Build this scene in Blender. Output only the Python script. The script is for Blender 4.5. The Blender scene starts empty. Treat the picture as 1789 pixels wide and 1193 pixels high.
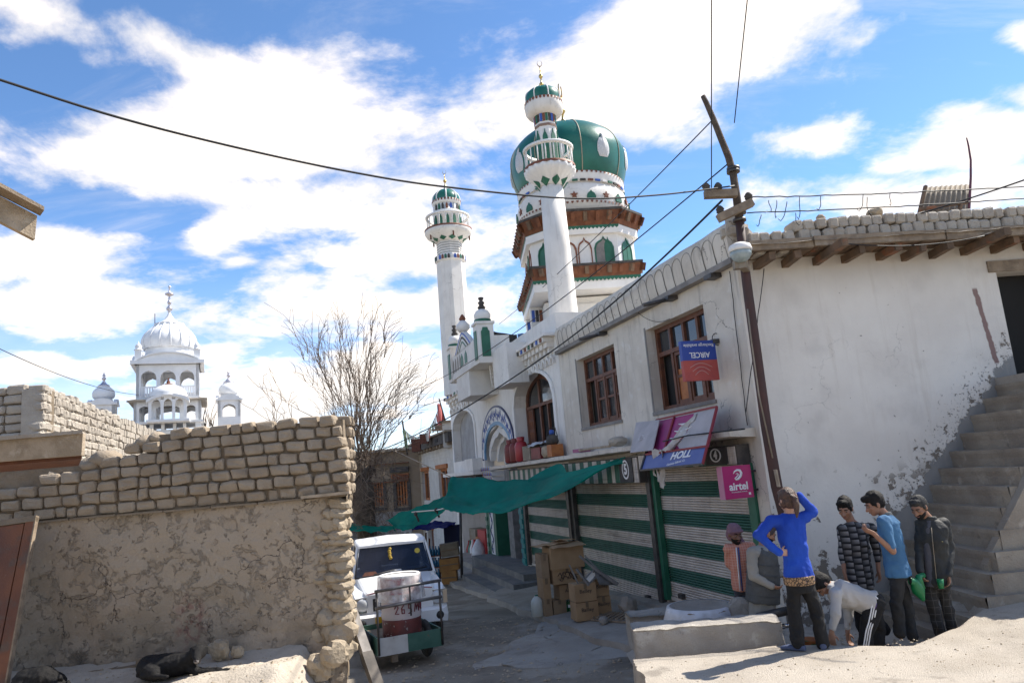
import bpy, bmesh, math, random
import numpy as np
from mathutils import Vector, Matrix, noise
from math import radians as R_, sin, cos, pi
random.seed(7)
S = bpy.context.scene
COL = S.collection
# ------------------------------------------------------------------ camera
FPX, CX, CY = 1275.0, 894.5, 596.5
PT, RO = R_(10.1), R_(4.8)
_R = Vector((1, 0, 0)); _U = Vector((0, -sin(PT), cos(PT))); CW = Vector((0, cos(PT), sin(PT)))
CR = cos(RO) * _R - sin(RO) * _U
CU = sin(RO) * _R + cos(RO) * _U
EYE = Vector((0, 0, 3.0))
cd = bpy.data.cameras.new('camera'); cam = bpy.data.objects.new('camera', cd); COL.objects.link(cam)
cd.sensor_width = 36.0; cd.lens = FPX / 1789 * 36; cd.clip_start = 0.1; cd.clip_end = 30000
M_ = Matrix((CR, CU, -CW)).transposed().to_4x4(); M_.translation = EYE
cam.matrix_world = M_
S.camera = cam
S.view_settings.view_transform = 'Standard'; S.view_settings.look = 'None'
S.view_settings.gamma = 1; S.view_settings.use_curve_mapping = False
S.view_settings.exposure = 0.82
# ------------------------------------------------------------------ sun and sky
SUN_AZ, SUN_EL = R_(66.7), R_(48)
sd = Vector((sin(SUN_AZ) * cos(SUN_EL), cos(SUN_AZ) * cos(SUN_EL), sin(SUN_EL)))
sl = bpy.data.lights.new('sun', 'SUN'); sl.energy = 4.8; sl.angle = R_(0.5); sl.color = (1, .94, .85)
so = bpy.data.objects.new('sun', sl); COL.objects.link(so); so.location = (60, 30, 80)
so.rotation_euler = sd.to_track_quat('Z', 'Y').to_euler()

class NT:                                   # small node-tree helper
    def __init__(s, t): s.t = t; s.n = t.nodes; s.l = t.links
    def new(s, ty, **kw):
        n = s.n.new(ty)
        for k, v in kw.items(): setattr(n, k, v)
        return n
    def put(s, v, sock):
        if hasattr(v, 'is_linked') or hasattr(v, 'links'): s.l.new(v, sock)
        elif isinstance(v, (tuple, list)) and sock.type == 'RGBA' and len(v) == 3: sock.default_value = (*v, 1)
        else: sock.default_value = v
    def math(s, op, a, b=0.0, c=0.0, clamp=False):
        n = s.new('ShaderNodeMath', operation=op, use_clamp=clamp)
        s.put(a, n.inputs[0]); s.put(b, n.inputs[1]); s.put(c, n.inputs[2]); return n.outputs[0]
    def vm(s, op, a, b=(0, 0, 0), out=0):
        n = s.new('ShaderNodeVectorMath', operation=op)
        s.put(a, n.inputs[0]); s.put(b, n.inputs[1]); return n.outputs[out]
    def mix(s, f, a, b, blend='MIX'):
        n = s.new('ShaderNodeMix', data_type='RGBA', blend_type=blend)
        s.put(f, n.inputs[0]); s.put(a, n.inputs[6]); s.put(b, n.inputs[7]); return n.outputs[2]
    def noise(s, vec, scale, detail=4, rough=.55, dist=0, out=0):
        n = s.new('ShaderNodeTexNoise'); s.put(vec, n.inputs['Vector'])
        n.inputs['Scale'].default_value = scale; n.inputs['Detail'].default_value = detail
        n.inputs['Roughness'].default_value = rough; n.inputs['Distortion'].default_value = dist
        return n.outputs[out]
    def ramp(s, f, a, b, va=0.0, vb=1.0, smooth=True):
        n = s.new('ShaderNodeMapRange', interpolation_type='SMOOTHSTEP' if smooth else 'LINEAR', clamp=True)
        s.put(f, n.inputs[0]); s.put(a, n.inputs[1]); s.put(b, n.inputs[2]); s.put(va, n.inputs[3]); s.put(vb, n.inputs[4])
        return n.outputs[0]
    def xyz(s, v):
        n = s.new('ShaderNodeSeparateXYZ'); s.put(v, n.inputs[0]); return n.outputs
    def comb(s, x, y, z):
        n = s.new('ShaderNodeCombineXYZ'); s.put(x, n.inputs[0]); s.put(y, n.inputs[1]); s.put(z, n.inputs[2]); return n.outputs[0]

W = bpy.data.worlds.new('World'); S.world = W; W.use_nodes = True
T = NT(W.node_tree); T.n.clear()
geo = T.new('ShaderNodeTexCoord'); d = geo.outputs['Generated']
sky = T.new('ShaderNodeTexSky', sky_type='NISHITA', sun_disc=False, sun_elevation=SUN_EL, sun_rotation=SUN_AZ,
            altitude=3400, air_density=1.0, dust_density=0.6, ozone_density=1.5)
skyc = T.mix(1.0, sky.outputs[0], (1.16, 1.44, 1.60), 'MULTIPLY')
# clouds: shapes laid on the sphere of directions (fixed in the world), broken up by noise on a cloud deck
zc = T.math('MAXIMUM', T.vm('DOT_PRODUCT', d, tuple(CW), out=1), .05)
gu = T.math('DIVIDE', T.vm('DOT_PRODUCT', d, tuple(CR), out=1), zc)
gv = T.math('DIVIDE', T.vm('DOT_PRODUCT', d, tuple(CU), out=1), zc)
dz = T.math('ADD', T.math('MAXIMUM', T.xyz(d)[2], 0.0), .22)
deck = T.vm('DIVIDE', d, T.comb(dz, dz, dz))
warp = T.noise(d, 2.6, 3, out=1)
wv = T.vm('SUBTRACT', warp, (.5, .5, .5))
wx = T.xyz(wv)
gu2 = T.math('ADD', gu, T.math('MULTIPLY', wx[0], .14)); gv2 = T.math('ADD', gv, T.math('MULTIPLY', wx[1], .10))
BL = [  # px centre, radii, tilt, strength
    (430, 235, 430, 125, 4, 1.0), (200, 262, 230, 75, 0, .95), (620, 205, 165, 80, 8, .85), (395, 395, 110, 60, 40, .75),
    (520, 340, 300, 70, -10, .8), (1190, 75, 360, 130, 14, 1.05), (1060, 190, 190, 62, -8, .9), (1120, 215, 110, 40, 0, .8),
    (1430, 268, 95, 50, 12, .8), (1690, 262, 210, 68, 8, 1.0), (1640, 345, 330, 60, 5, .8), (1560, 300, 90, 40, 0, .7),
    (60, 440, 210, 75, 0, .95), (130, 535, 250, 62, 0, .95), (700, 455, 270, 75, 12, .85), (620, 545, 340, 60, 4, .85), (740, 330, 110, 45, 0, .45),
    (60, 25, 150, 45, -20, .45), (330, 95, 170, 26, -22, .38), (130, 630, 230, 28, 3, .65), (400, 610, 90, 22, 0, .7),
    (560, 690, 420, 90, 5, .85), (1780, 75, 60, 30, 0, .7), (1780, 180, 60, 22, 0, .5), (880, 430, 60, 40, 30, .5),
    (300, 480, 110, 25, 0, .4), (430, 458, 40, 14, 0, .5)]
dens = None
for (px, py, rx, ry, ang, st) in BL:
    u0, v0 = (px - CX) / FPX, -(py - CY) / FPX
    a = R_(ang); ca, sa = cos(a), sin(a)
    du = T.math('SUBTRACT', gu2, u0); dv = T.math('SUBTRACT', gv2, v0)
    qa = T.math('MULTIPLY', T.math('ADD', T.math('MULTIPLY', du, ca), T.math('MULTIPLY', dv, sa)), FPX / rx)
    qb = T.math('MULTIPLY', T.math('SUBTRACT', T.math('MULTIPLY', dv, ca), T.math('MULTIPLY', du, sa)), FPX / ry)
    r2 = T.math('ADD', T.math('MULTIPLY', qa, qa), T.math('MULTIPLY', qb, qb))
    b = T.math('MULTIPLY', T.math('SUBTRACT', 1.0, T.math('SQRT', r2)), st)
    dens = b if dens is None else T.math('SMOOTH_MAX', dens, b, .12)
front = T.ramp(T.vm('DOT_PRODUCT', d, tuple(CW), out=1), .35, .6)
other = T.math('SUBTRACT', T.math('MULTIPLY', T.noise(deck, 1.1, 3), 2.4), 1.3)
dens = T.math('ADD', T.math('MULTIPLY', T.math('MAXIMUM', dens, -1.5), front), T.math('MULTIPLY', other, T.math('SUBTRACT', 1.0, front)))
nz = T.math('SUBTRACT', T.noise(deck, 3.2, 9, .62, .25), .5)
nf = T.math('SUBTRACT', T.noise(deck, 11, 6, .6), .5)
field = T.math('ADD', T.math('ADD', T.math('MULTIPLY', dens, .85), T.math('MULTIPLY', nz, 2.0)), T.math('MULTIPLY', nf, .6))
cover = T.ramp(field, -.13, .46)
cir = T.ramp(T.noise(T.vm('MULTIPLY', deck, (1.0, 2.6, 1.0)), 1.6, 7, .66, .5), .48, .85, 0, .4)
cover = T.math('MAXIMUM', cover, cir)
hz = T.ramp(T.xyz(d)[2], .0, .30, .55, 0.0)
cover = T.math('MAXIMUM', cover, hz, clamp=True)
shade = T.ramp(T.noise(deck, 4.5, 6, .6), .35, .7)
cloudc = T.mix(shade, (7.0, 6.6, 6.2), (9.6, 8.5, 7.5))
cc = T.mix(T.math('MULTIPLY', cover, .97), skyc, cloudc)
bg = T.new('ShaderNodeBackground'); T.l.new(cc, bg.inputs[0]); bg.inputs[1].default_value = 0.097
T.l.new(bg.outputs[0], T.new('ShaderNodeOutputWorld').inputs[0])
W.cycles.sampling_method = 'MANUAL'; W.cycles.sample_map_resolution = 1024
# ------------------------------------------------------------------ helpers
def ray(px, py): return CR * ((px - CX) / FPX) + CU * (-(py - CY) / FPX) + CW
def at_y(px, py, y):                        # point of a pixel's ray on the plane at depth y (used to read sizes off the photograph)
    d_ = ray(px, py); return EYE + d_ * ((y - EYE.y) / d_.y)
def at_z(px, py, z):
    d_ = ray(px, py); return EYE + d_ * ((z - EYE.z) / d_.z)
def at_plane(px, py, P, n):
    d_ = ray(px, py); return EYE + d_ * ((Vector(P) - EYE).dot(n) / d_.dot(n))

class Frame:                                # a local frame: s along, o outwards, z up
    def __init__(s, o, e, n, up=(0, 0, 1)): s.o, s.e, s.n, s.u = Vector(o), Vector(e), Vector(n), Vector(up)
    def __call__(s, a, b, c): return s.o + s.e * a + s.n * b + s.u * c
    def px(s, x, y, off=0.0):
        P = at_plane(x, y, s.o + s.n * off, s.n); q = P - s.o
        return q.dot(s.e), q.dot(s.u)
WORLD = Frame((0, 0, 0), (1, 0, 0), (0, 1, 0))

class MB:
    def __init__(s, fr=WORLD): s.v = []; s.f = []; s.mi = []; s.fr = fr; s.m = 0; s.sm = []; s.smooth = False
    def pts(s, P):
        b = len(s.v); s.v += [s.fr(*p) for p in P]; return b
    def face(s, idx): s.f.append(tuple(idx)); s.mi.append(s.m); s.sm.append(s.smooth)
    def poly(s, P): b = s.pts(P); s.face(range(b, b + len(P)))
    def box(s, a0, a1, b0, b1, c0, c1):
        b = s.pts([(a0, b0, c0), (a1, b0, c0), (a1, b1, c0), (a0, b1, c0), (a0, b0, c1), (a1, b0, c1), (a1, b1, c1), (a0, b1, c1)])
        for q in ((0, 3, 2, 1), (4, 5, 6, 7), (0, 1, 5, 4), (1, 2, 6, 5), (2, 3, 7, 6), (3, 0, 4, 7)): s.face([b + i for i in q])
    def hexa(s, P):                         # eight corners, bottom ring then top ring
        b = s.pts(P)
        for q in ((0, 3, 2, 1), (4, 5, 6, 7), (0, 1, 5, 4), (1, 2, 6, 5), (2, 3, 7, 6), (3, 0, 4, 7)): s.face([b + i for i in q])
    def beam(s, p, q, w, h, up=(0, 0, 1)):  # a squared bar from p to q
        p, q = Vector(p), Vector(q); d_ = (q - p).normalized(); x = d_.cross(Vector(up))
        if x.length < 1e-4: x = d_.cross(Vector((1, 0, 0)))
        x.normalize(); y = x.cross(d_); x = x * (w / 2); y = y * (h / 2)
        s.hexa([tuple(a) for a in (p - x - y, p + x - y, p + x + y, p - x + y, q - x - y, q + x - y, q + x + y, q - x + y)])
    def tube(s, P, r, seg=6, cap=True):
        P = [Vector(p) for p in P]; rs = r if isinstance(r, (list, tuple)) else [r] * len(P)
        rings = []; x = None
        for i, p in enumerate(P):
            d_ = (P[min(i + 1, len(P) - 1)] - P[max(i - 1, 0)]).normalized()
            if x is None:
                x = d_.cross(Vector((0, 0, 1)))
                if x.length < 1e-3: x = d_.cross(Vector((1, 0, 0)))
            else: x = x - d_ * x.dot(d_)
            x.normalize(); y = d_.cross(x)
            rings.append(s.pts([tuple(p + (x * cos(t) + y * sin(t)) * rs[i]) for t in [2 * pi * k / seg for k in range(seg)]]))
        sm = s.smooth; s.smooth = True
        for a, b in zip(rings, rings[1:]):
            for k in range(seg): s.face((a + k, a + (k + 1) % seg, b + (k + 1) % seg, b + k))
        s.smooth = sm
        if cap:
            s.face([rings[0] + k for k in reversed(range(seg))]); s.face([rings[-1] + k for k in range(seg)])
    def lathe(s, prof, c=(0, 0), seg=24, a0=0.0, smooth=True, cap=True, wob=None, axis=None):
        rings = []
        for i, (r, z) in enumerate(prof):
            ax = axis(z) if axis else c
            P = []
            for k in range(seg):
                t = a0 + 2 * pi * k / seg; rr = r * (wob(t, z) if wob else 1)
                P.append((ax[0] + rr * cos(t), ax[1] + rr * sin(t), z))
            rings.append(s.pts(P))
        sm = s.smooth; s.smooth = smooth
        for a, b in zip(rings, rings[1:]):
            for k in range(seg): s.face((a + k, a + (k + 1) % seg, b + (k + 1) % seg, b + k))
        s.smooth = sm
        if cap:
            if prof[0][0] > 1e-4: s.face([rings[0] + k for k in reversed(range(seg))])
            if prof[-1][0] > 1e-4: s.face([rings[-1] + k for k in range(seg)])
    def ball(s, c, rx, ry=None, rz=None, seg=12, rings=8, rot=None):
        ry = ry or rx; rz = rz or rx; c = Vector(c); ids = []
        for i in range(rings + 1):
            th = pi * i / rings; P = []
            for k in range(seg):
                q = Vector((rx * sin(th) * cos(2 * pi * k / seg), ry * sin(th) * sin(2 * pi * k / seg), -rz * cos(th)))
                if rot: q = rot @ q
                P.append(tuple(c + q))
            ids.append(s.pts(P))
        sm = s.smooth; s.smooth = True
        for a, b in zip(ids, ids[1:]):
            for k in range(seg): s.face((a + k, a + (k + 1) % seg, b + (k + 1) % seg, b + k))
        s.smooth = sm
    def prism(s, P, o0, o1):                # polygon in (s, z), extruded along o
        n = len(P); a = s.pts([(x, o0, z) for x, z in P]); b = s.pts([(x, o1, z) for x, z in P])
        s.face([a + i for i in range(n)]); s.face([b + i for i in reversed(range(n))])
        for i in range(n): s.face((a + i, b + i, b + (i + 1) % n, a + (i + 1) % n))
    def ring(s, A, B, o0, o1):              # band between two polylines of (s, z), with depth o0..o1
        n = len(A); i0 = s.pts([(x, o1, z) for x, z in A]); i1 = s.pts([(x, o1, z) for x, z in B])
        j0 = s.pts([(x, o0, z) for x, z in A]); j1 = s.pts([(x, o0, z) for x, z in B])
        for k in range(n - 1):
            s.face((i0 + k, i0 + k + 1, i1 + k + 1, i1 + k)); s.face((j0 + k, i0 + k, i0 + k + 1, j0 + k + 1)[::-1])
            s.face((j1 + k, i1 + k, i1 + k + 1, j1 + k + 1))
        for k in (0, n - 1): s.face((i0 + k, i1 + k, j1 + k, j0 + k))
    def grid(s, fn, nu, nv):
        b = s.pts([fn(i / nu, j / nv) for j in range(nv + 1) for i in range(nu + 1)])
        for j in range(nv):
            for i in range(nu):
                a = b + j * (nu + 1) + i; s.face((a, a + 1, a + nu + 2, a + nu + 1))
    def mesh(s, name, origin=(0, 0, 0)):
        o = Vector(origin); me = bpy.data.meshes.new(name)
        flip = s.fr.e.cross(s.fr.n).dot(s.fr.u) < 0
        me.from_pydata([v - o for v in s.v], [], [f[::-1] for f in s.f] if flip else s.f)
        me.polygons.foreach_set('material_index', s.mi); me.polygons.foreach_set('use_smooth', s.sm); me.update()
        return me

def worldloc(o):
    L = Vector((0, 0, 0))
    while o: L += o.location; o = o.parent
    return L
def tagk(o, label=None, cat=None, group=None, kind=None):
    for k, v in (('label', label), ('category', cat), ('group', group), ('kind', kind)):
        if v: o[k] = v
    return o
def thing(name, loc, label, cat, group=None):
    o = bpy.data.objects.new(name, None); COL.objects.link(o); o.location = loc; o.empty_display_size = .2
    return tagk(o, label, cat, group)
def obj(name, mb, mats, parent=None, origin=None, **tags):
    mats = mats if isinstance(mats, (list, tuple)) else [mats]
    P = worldloc(parent) if parent else Vector((0, 0, 0))
    og = Vector(origin) if origin is not None else (P if parent else Vector((0, 0, 0)))
    if parent is None and origin is None and len(mb.v): og = sum(mb.v, Vector()) / len(mb.v)
    me = mb.mesh(name, og)
    for m in mats: me.materials.append(m)
    o = bpy.data.objects.new(name, me); COL.objects.link(o); o.location = og - P
    if parent: o.parent = parent
    return tagk(o, **tags)
def inst(name, me, loc, parent=None, rot=(0, 0, 0), scale=(1, 1, 1)):    # another piece sharing mesh data
    o = bpy.data.objects.new(name, me); COL.objects.link(o)
    o.location = Vector(loc) - (worldloc(parent) if parent else Vector((0, 0, 0)))
    o.rotation_euler = rot; o.scale = scale
    if parent: o.parent = parent
    return o
def dup(root, loc=None, rotz=None, **tags):
    def cp(o, par):
        c = o.copy(); COL.objects.link(c)
        if par: c.parent = par
        for ch in o.children: cp(ch, c)
        return c
    r = cp(root, None)
    if loc is not None: r.location = loc
    if rotz is not None: r.rotation_euler.z = rotz
    return tagk(r, **tags)

# ---- materials
def mat(name, col, rough=.8, var=None, vscale=3.0, bump=0.0, bscale=30.0, metal=0.0, stains=(), fine=0.0, spec=None, trans=0.0, obj_space=False, detail=5):
    """base colour, a second colour mixed in by large noise, stains = [(colour, scale, lo, hi, amount)], bump"""
    m = bpy.data.materials.new(name); m.use_nodes = True; t = NT(m.node_tree); t.n.clear()
    out = t.new('ShaderNodeOutputMaterial'); b = t.new('ShaderNodeBsdfPrincipled'); t.l.new(b.outputs[0], out.inputs[0])
    g = t.new('ShaderNodeTexCoord').outputs['Object'] if obj_space else t.new('ShaderNodeNewGeometry').outputs['Position']
    c = col
    if var: c = t.mix(t.ramp(t.noise(g, vscale, detail), .35, .65), col, var)
    for (sc, s_, lo, hi, am) in stains:
        c = t.mix(t.math('MULTIPLY', t.ramp(t.noise(g, s_, 7, .62, .2), lo, hi), am), c, sc)
    if fine:
        f_ = t.noise(g, 90, 3); c = t.mix(1.0, c, t.mix(f_, (1 - fine,) * 3, (1 + fine,) * 3), 'MULTIPLY')
    t.put(c, b.inputs['Base Color']); b.inputs['Roughness'].default_value = rough; b.inputs['Metallic'].default_value = metal
    if spec is not None: b.inputs['Specular IOR Level'].default_value = spec
    if trans: b.inputs['Transmission Weight'].default_value = trans
    if bump:
        bn = t.new('ShaderNodeBump'); bn.inputs['Distance'].default_value = 0.02; bn.inputs['Strength'].default_value = bump
        t.put(t.noise(g, bscale, 6, .6), bn.inputs['Height']); t.l.new(bn.outputs[0], b.inputs['Normal'])
    return m
def finish(m):                              # (tree, bsdf, position) to extend a material
    t = NT(m.node_tree); b = [n for n in t.n if n.type == 'BSDF_PRINCIPLED'][0]
    g = [n for n in t.n if n.type in ('NEW_GEOMETRY', 'TEX_COORD')][0]
    return t, b, (g.outputs['Position'] if g.type == 'NEW_GEOMETRY' else g.outputs['Object'])

def wall_holes(mb, s0, s1, z0, z1, holes, depth, thick=True):
    """a wall front at o = 0 from s0..s1, z0..z1 with rectangular openings (a0,a1,c0,c1), reveals going back by depth"""
    ss = sorted({s0, s1, *[h[0] for h in holes], *[h[1] for h in holes]}); zs = sorted({z0, z1, *[h[2] for h in holes], *[h[3] for h in holes]})
    for a, b in zip(ss, ss[1:]):
        for c, e in zip(zs, zs[1:]):
            ms, mz = (a + b) / 2, (c + e) / 2
            if any(h[0] < ms < h[1] and h[2] < mz < h[3] for h in holes): continue
            mb.poly([(a, 0, c), (a, 0, e), (b, 0, e), (b, 0, c)])
    for (a, b, c, e) in holes:
        mb.poly([(a, 0, c), (a, 0, e), (a, -depth, e), (a, -depth, c)]); mb.poly([(b, 0, e), (b, 0, c), (b, -depth, c), (b, -depth, e)])
        mb.poly([(a, 0, e), (b, 0, e), (b, -depth, e), (a, -depth, e)]); mb.poly([(b, 0, c), (a, 0, c), (a, -depth, c), (b, -depth, c)])

def arch_pts(s0, s1, z0, zs, zt, n=14, power=.5, cusp=0):
    """outline of an arch from (s0,z0) up over the top to (s1,z0); zs = spring line, zt = apex"""
    P = [(s0, z0)]; cx, w = (s0 + s1) / 2, (s1 - s0) / 2
    for k in range(n + 1):
        t = -1 + 2 * k / n
        h = (max(0, 1 - abs(t) ** 2)) ** power
        if cusp: h += cusp * max(0, 1 - abs(t) * 5)
        P.append((cx + w * t, zs + (zt - zs) * h / (1 + cusp)))
    P.append((s1, z0)); return P

def text_mesh(txt, size, extrude=.002, bold=0.0, space=1.0):
    cu = bpy.data.curves.new('lettering', 'FONT'); cu.body = txt; cu.size = size; cu.extrude = extrude; cu.offset = bold
    cu.align_x = 'CENTER'; cu.align_y = 'CENTER'; cu.resolution_u = 3; cu.space_character = space
    o = bpy.data.objects.new('lettering', cu); COL.objects.link(o)
    me = bpy.data.meshes.new_from_object(o.evaluated_get(bpy.context.evaluated_depsgraph_get()))
    bpy.data.objects.remove(o); return me
def text(txt, size, pos, xdir, up, m, parent, bold=0.0, stretch=1.0, name='lettering', extrude=.002):
    me = text_mesh(txt, size, extrude, bold); me.name = name; me.materials.clear(); me.materials.append(m)
    x, u_ = Vector(xdir).normalized(), Vector(up).normalized(); n = x.cross(u_)
    o = bpy.data.objects.new(name, me); COL.objects.link(o); o.parent = parent
    mt = Matrix((x * stretch, u_, n)).transposed().to_4x4(); mt.translation = Vector(pos) - worldloc(parent)
    o.matrix_local = mt; return o
def bevel_box_mesh(name, sx, sy, sz, bev, jit=0.0, seed=0, sub=0):
    bm = bmesh.new(); bmesh.ops.create_cube(bm, size=1.0)
    bmesh.ops.scale(bm, vec=(sx, sy, sz), verts=bm.verts)
    if sub: bmesh.ops.subdivide_edges(bm, edges=bm.edges[:], cuts=sub, use_grid_fill=True)
    else: bmesh.ops.bevel(bm, geom=bm.edges[:], offset=bev, segments=1, affect='EDGES')
    rr = random.Random(seed)
    for v in bm.verts: v.co += Vector((rr.uniform(-1, 1), rr.uniform(-1, 1), rr.uniform(-1, 1))) * jit
    me = bpy.data.meshes.new(name); bm.to_mesh(me); bm.free()
    for p_ in me.polygons: p_.use_smooth = True
    return me
def rock_mesh(name, seed, amp=.35, lev=2):
    bm = bmesh.new(); bmesh.ops.create_icosphere(bm, subdivisions=lev, radius=.5)
    for v in bm.verts:
        q = v.co * 1.7 + Vector((seed * 3.1, seed * 1.7, 0)); v.co *= 1 + amp * noise.noise(q) + .12 * noise.noise(q * 3)
        v.co = Vector([round(c * 4.2) / 4.2 * .5 + c * .5 for c in v.co])
    me = bpy.data.meshes.new(name); bm.to_mesh(me); bm.free(); return me
def hashf(*a): return noise.noise(Vector([float(x) * 1.37 + .17 for x in (list(a) + [0, 0, 0])[:3]]))
def fbm(x, y, z=0.0, o=4): return noise.fractal(Vector((x, y, z)), 1.0, 2.0, o)

# facade frame: s runs away down the street from the corner, o towards the street
AZF = R_(17)
KC = Vector((3.56, 10.97, 0))
FF = Frame(KC, (-sin(AZF), cos(AZF), 0), (-cos(AZF), -sin(AZF), 0))
AZG = R_(86)
GG = Frame(KC, (sin(AZG), cos(AZG), 0), (cos(AZG), -sin(AZG), 0))
def street_z(x, y):
    s_ = (x - KC.x) * FF.e.x + (y - KC.y) * FF.e.y
    return .20 - .045 * max(-12, min(s_, 45))
def pave_z(s_, o): return (.44 - .045 * s_) * (1 - o / 1.9) + (.31 - .045 * s_) * (o / 1.9)
# ------------------------------------------------------------------ materials
M = {}
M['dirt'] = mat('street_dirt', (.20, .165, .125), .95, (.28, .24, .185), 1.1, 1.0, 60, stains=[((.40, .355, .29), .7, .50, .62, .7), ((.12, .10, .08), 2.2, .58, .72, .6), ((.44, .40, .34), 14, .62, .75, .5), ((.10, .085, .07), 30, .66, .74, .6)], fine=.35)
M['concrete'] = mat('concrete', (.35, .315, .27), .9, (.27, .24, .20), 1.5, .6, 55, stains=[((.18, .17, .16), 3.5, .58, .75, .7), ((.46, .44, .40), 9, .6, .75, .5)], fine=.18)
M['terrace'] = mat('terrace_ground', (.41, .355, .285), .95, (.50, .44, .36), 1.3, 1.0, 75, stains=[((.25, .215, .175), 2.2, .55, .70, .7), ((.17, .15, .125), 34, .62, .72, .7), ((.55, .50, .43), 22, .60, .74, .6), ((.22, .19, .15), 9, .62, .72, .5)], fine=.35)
M['sand'] = mat('pale_sand', (.42, .365, .295), 1.0, (.50, .44, .36), 2.5, 1.0, 30, stains=[((.30, .25, .20), 11, .58, .74, .6), ((.22, .19, .15), 34, .66, .74, .6)], fine=.25)
M['slate'] = mat('slate_step', (.13, .13, .13), .8, (.19, .185, .175), 2.5, .4, 50, stains=[((.30, .29, .27), 6, .6, .75, .5)])
M['plaster'] = mat('stained_white_plaster', (.67, .61, .52), .92, (.56, .50, .42), 1.1, .35, 14, stains=[((.40, .36, .31), 1.7, .60, .78, .65), ((.72, .70, .66), 4.5, .55, .75, .6), ((.30, .27, .24), 8, .70, .78, .5)], fine=.07)
M['white'] = mat('whitewash', (.79, .755, .70), .85, (.71, .675, .62), 1.6, .15, 25, stains=[((.50, .47, .43), 2.4, .64, .84, .4)], fine=.04)
M['bright'] = mat('bright_white_paint', (.80, .78, .745), .7, (.74, .72, .685), 1.4, .08, 20, stains=[((.60, .58, .55), 3.0, .62, .8, .35)])
M['adobe'] = mat('adobe', (.29, .23, .165), .97, (.37, .30, .22), 2.8, .9, 28, stains=[((.22, .17, .12), 5, .58, .74, .6), ((.43, .36, .28), 9, .60, .74, .6)], fine=.14)
M['mortar'] = mat('mud_mortar', (.20, .155, .105), .98, (.26, .205, .145), 3, 1.0, 24, stains=[((.17, .13, .09), 7, .55, .72, .6)], fine=.15)
M['paleadobe'] = mat('pale_dried_mud', (.38, .33, .27), .97, (.46, .41, .34), 3.0, .9, 30, stains=[((.28, .24, .19), 6, .58, .74, .6)], fine=.14)
M['stone'] = mat('rough_stone', (.33, .265, .185), .95, (.42, .345, .25), 3.5, 1.0, 22, stains=[((.20, .17, .14), 6, .57, .72, .6)], fine=.15)
M['wood'] = mat('weathered_wood', (.30, .23, .16), .85, (.20, .15, .105), 7, .5, 60, stains=[((.42, .35, .27), 5, .58, .74, .6)])
M['plank'] = mat('pale_worn_plank', (.46, .37, .27), .88, (.34, .27, .19), 6, .5, 60, stains=[((.58, .50, .40), 8, .54, .7, .7), ((.25, .18, .12), 13, .64, .74, .6)])
M['beam'] = mat('roof_beam_wood', (.20, .125, .075), .85, (.12, .08, .05), 4, .5, 50, stains=[((.30, .10, .04), 2.2, .55, .66, .7)])
M['frame'] = mat('brown_window_wood', (.155, .055, .026), .55, (.10, .036, .018), 6, .3, 70, stains=[((.23, .10, .055), 10, .6, .76, .5)])
M['carved'] = mat('carved_brown_wood', (.19, .066, .025), .7, (.12, .04, .016), 5, .4, 40)
M['orange'] = mat('orange_wood', (.42, .15, .04), .6, (.32, .10, .03), 6, .2, 50)
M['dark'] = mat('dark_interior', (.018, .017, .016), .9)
M['soot'] = mat('dark_tarred_wood', (.05, .045, .042), .9, (.09, .08, .07), 4, .5, 30)
M['glass'] = mat('window_glass', (.03, .035, .04), .05, spec=.8)
M['curtain'] = mat('pale_curtain', (.55, .56, .56), .9, (.42, .43, .45), 12)
M['green'] = mat('dome_green_paint', (.006, .105, .075), .34, (.012, .14, .10), 1.5, .25, 6, stains=[((.05, .17, .13), 3, .58, .8, .5), ((.012, .06, .045), 7, .62, .76, .5)])
M['panel_green'] = mat('dark_green_paint', (.012, .105, .058), .5, (.02, .13, .075), 4)
M['shutter_green'] = mat('shutter_green', (.022, .105, .065), .55, (.04, .125, .085), 3, stains=[((.12, .13, .10), 6, .60, .76, .5), ((.10, .06, .04), 14, .68, .76, .6)])
M['shutter_white'] = mat('shutter_white', (.62, .555, .48), .6, (.52, .46, .395), 2.5, stains=[((.26, .17, .11), 5, .64, .78, .6), ((.20, .17, .15), 17, .66, .76, .6)])
M['blue'] = mat('blue_paint', (.035, .10, .40), .5)
M['teal'] = mat('teal_paint', (.02, .20, .20), .5)
M['brown'] = mat('brown_paint', (.20, .065, .03), .6)
M['brass'] = mat('brass', (.55, .36, .12), .3, metal=1.0)
M['rope'] = mat('cable_black', (.012, .012, .013), .6)
M['iron'] = mat('dark_iron', (.06, .058, .058), .5, (.10, .09, .085), 8, metal=.5)
M['rust'] = mat('rusty_iron', (.16, .055, .03), .8, (.09, .035, .022), 9)
M['galv'] = mat('old_sheet_metal', (.30, .25, .19), .7, (.21, .17, .12), 3, stains=[((.40, .36, .30), 6, .6, .75, .5)])
M['pole_red'] = mat('pole_red_oxide', (.08, .032, .025), .7, (.055, .028, .023), 3, stains=[((.20, .17, .15), 9, .68, .76, .6)])
M['pole_wood'] = mat('pole_bark', (.115, .085, .062), .9, (.07, .05, .037), 10, .9, 40)
M['line'] = mat('dark_groove_paint', (.22, .21, .19), .9)
M['brick_white'] = mat('whitewashed_brick', (.60, .58, .54), .9, (.52, .50, .46), 2, .4, 20)
M['mudwall'] = mat('brown_mud_render', (.25, .19, .125), .95, (.27, .21, .15), 2.5, .6, 25)
M['grime'] = mat('grimy_cement', (.20, .185, .17), .95, (.27, .25, .23), 3, .7, 30)

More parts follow.
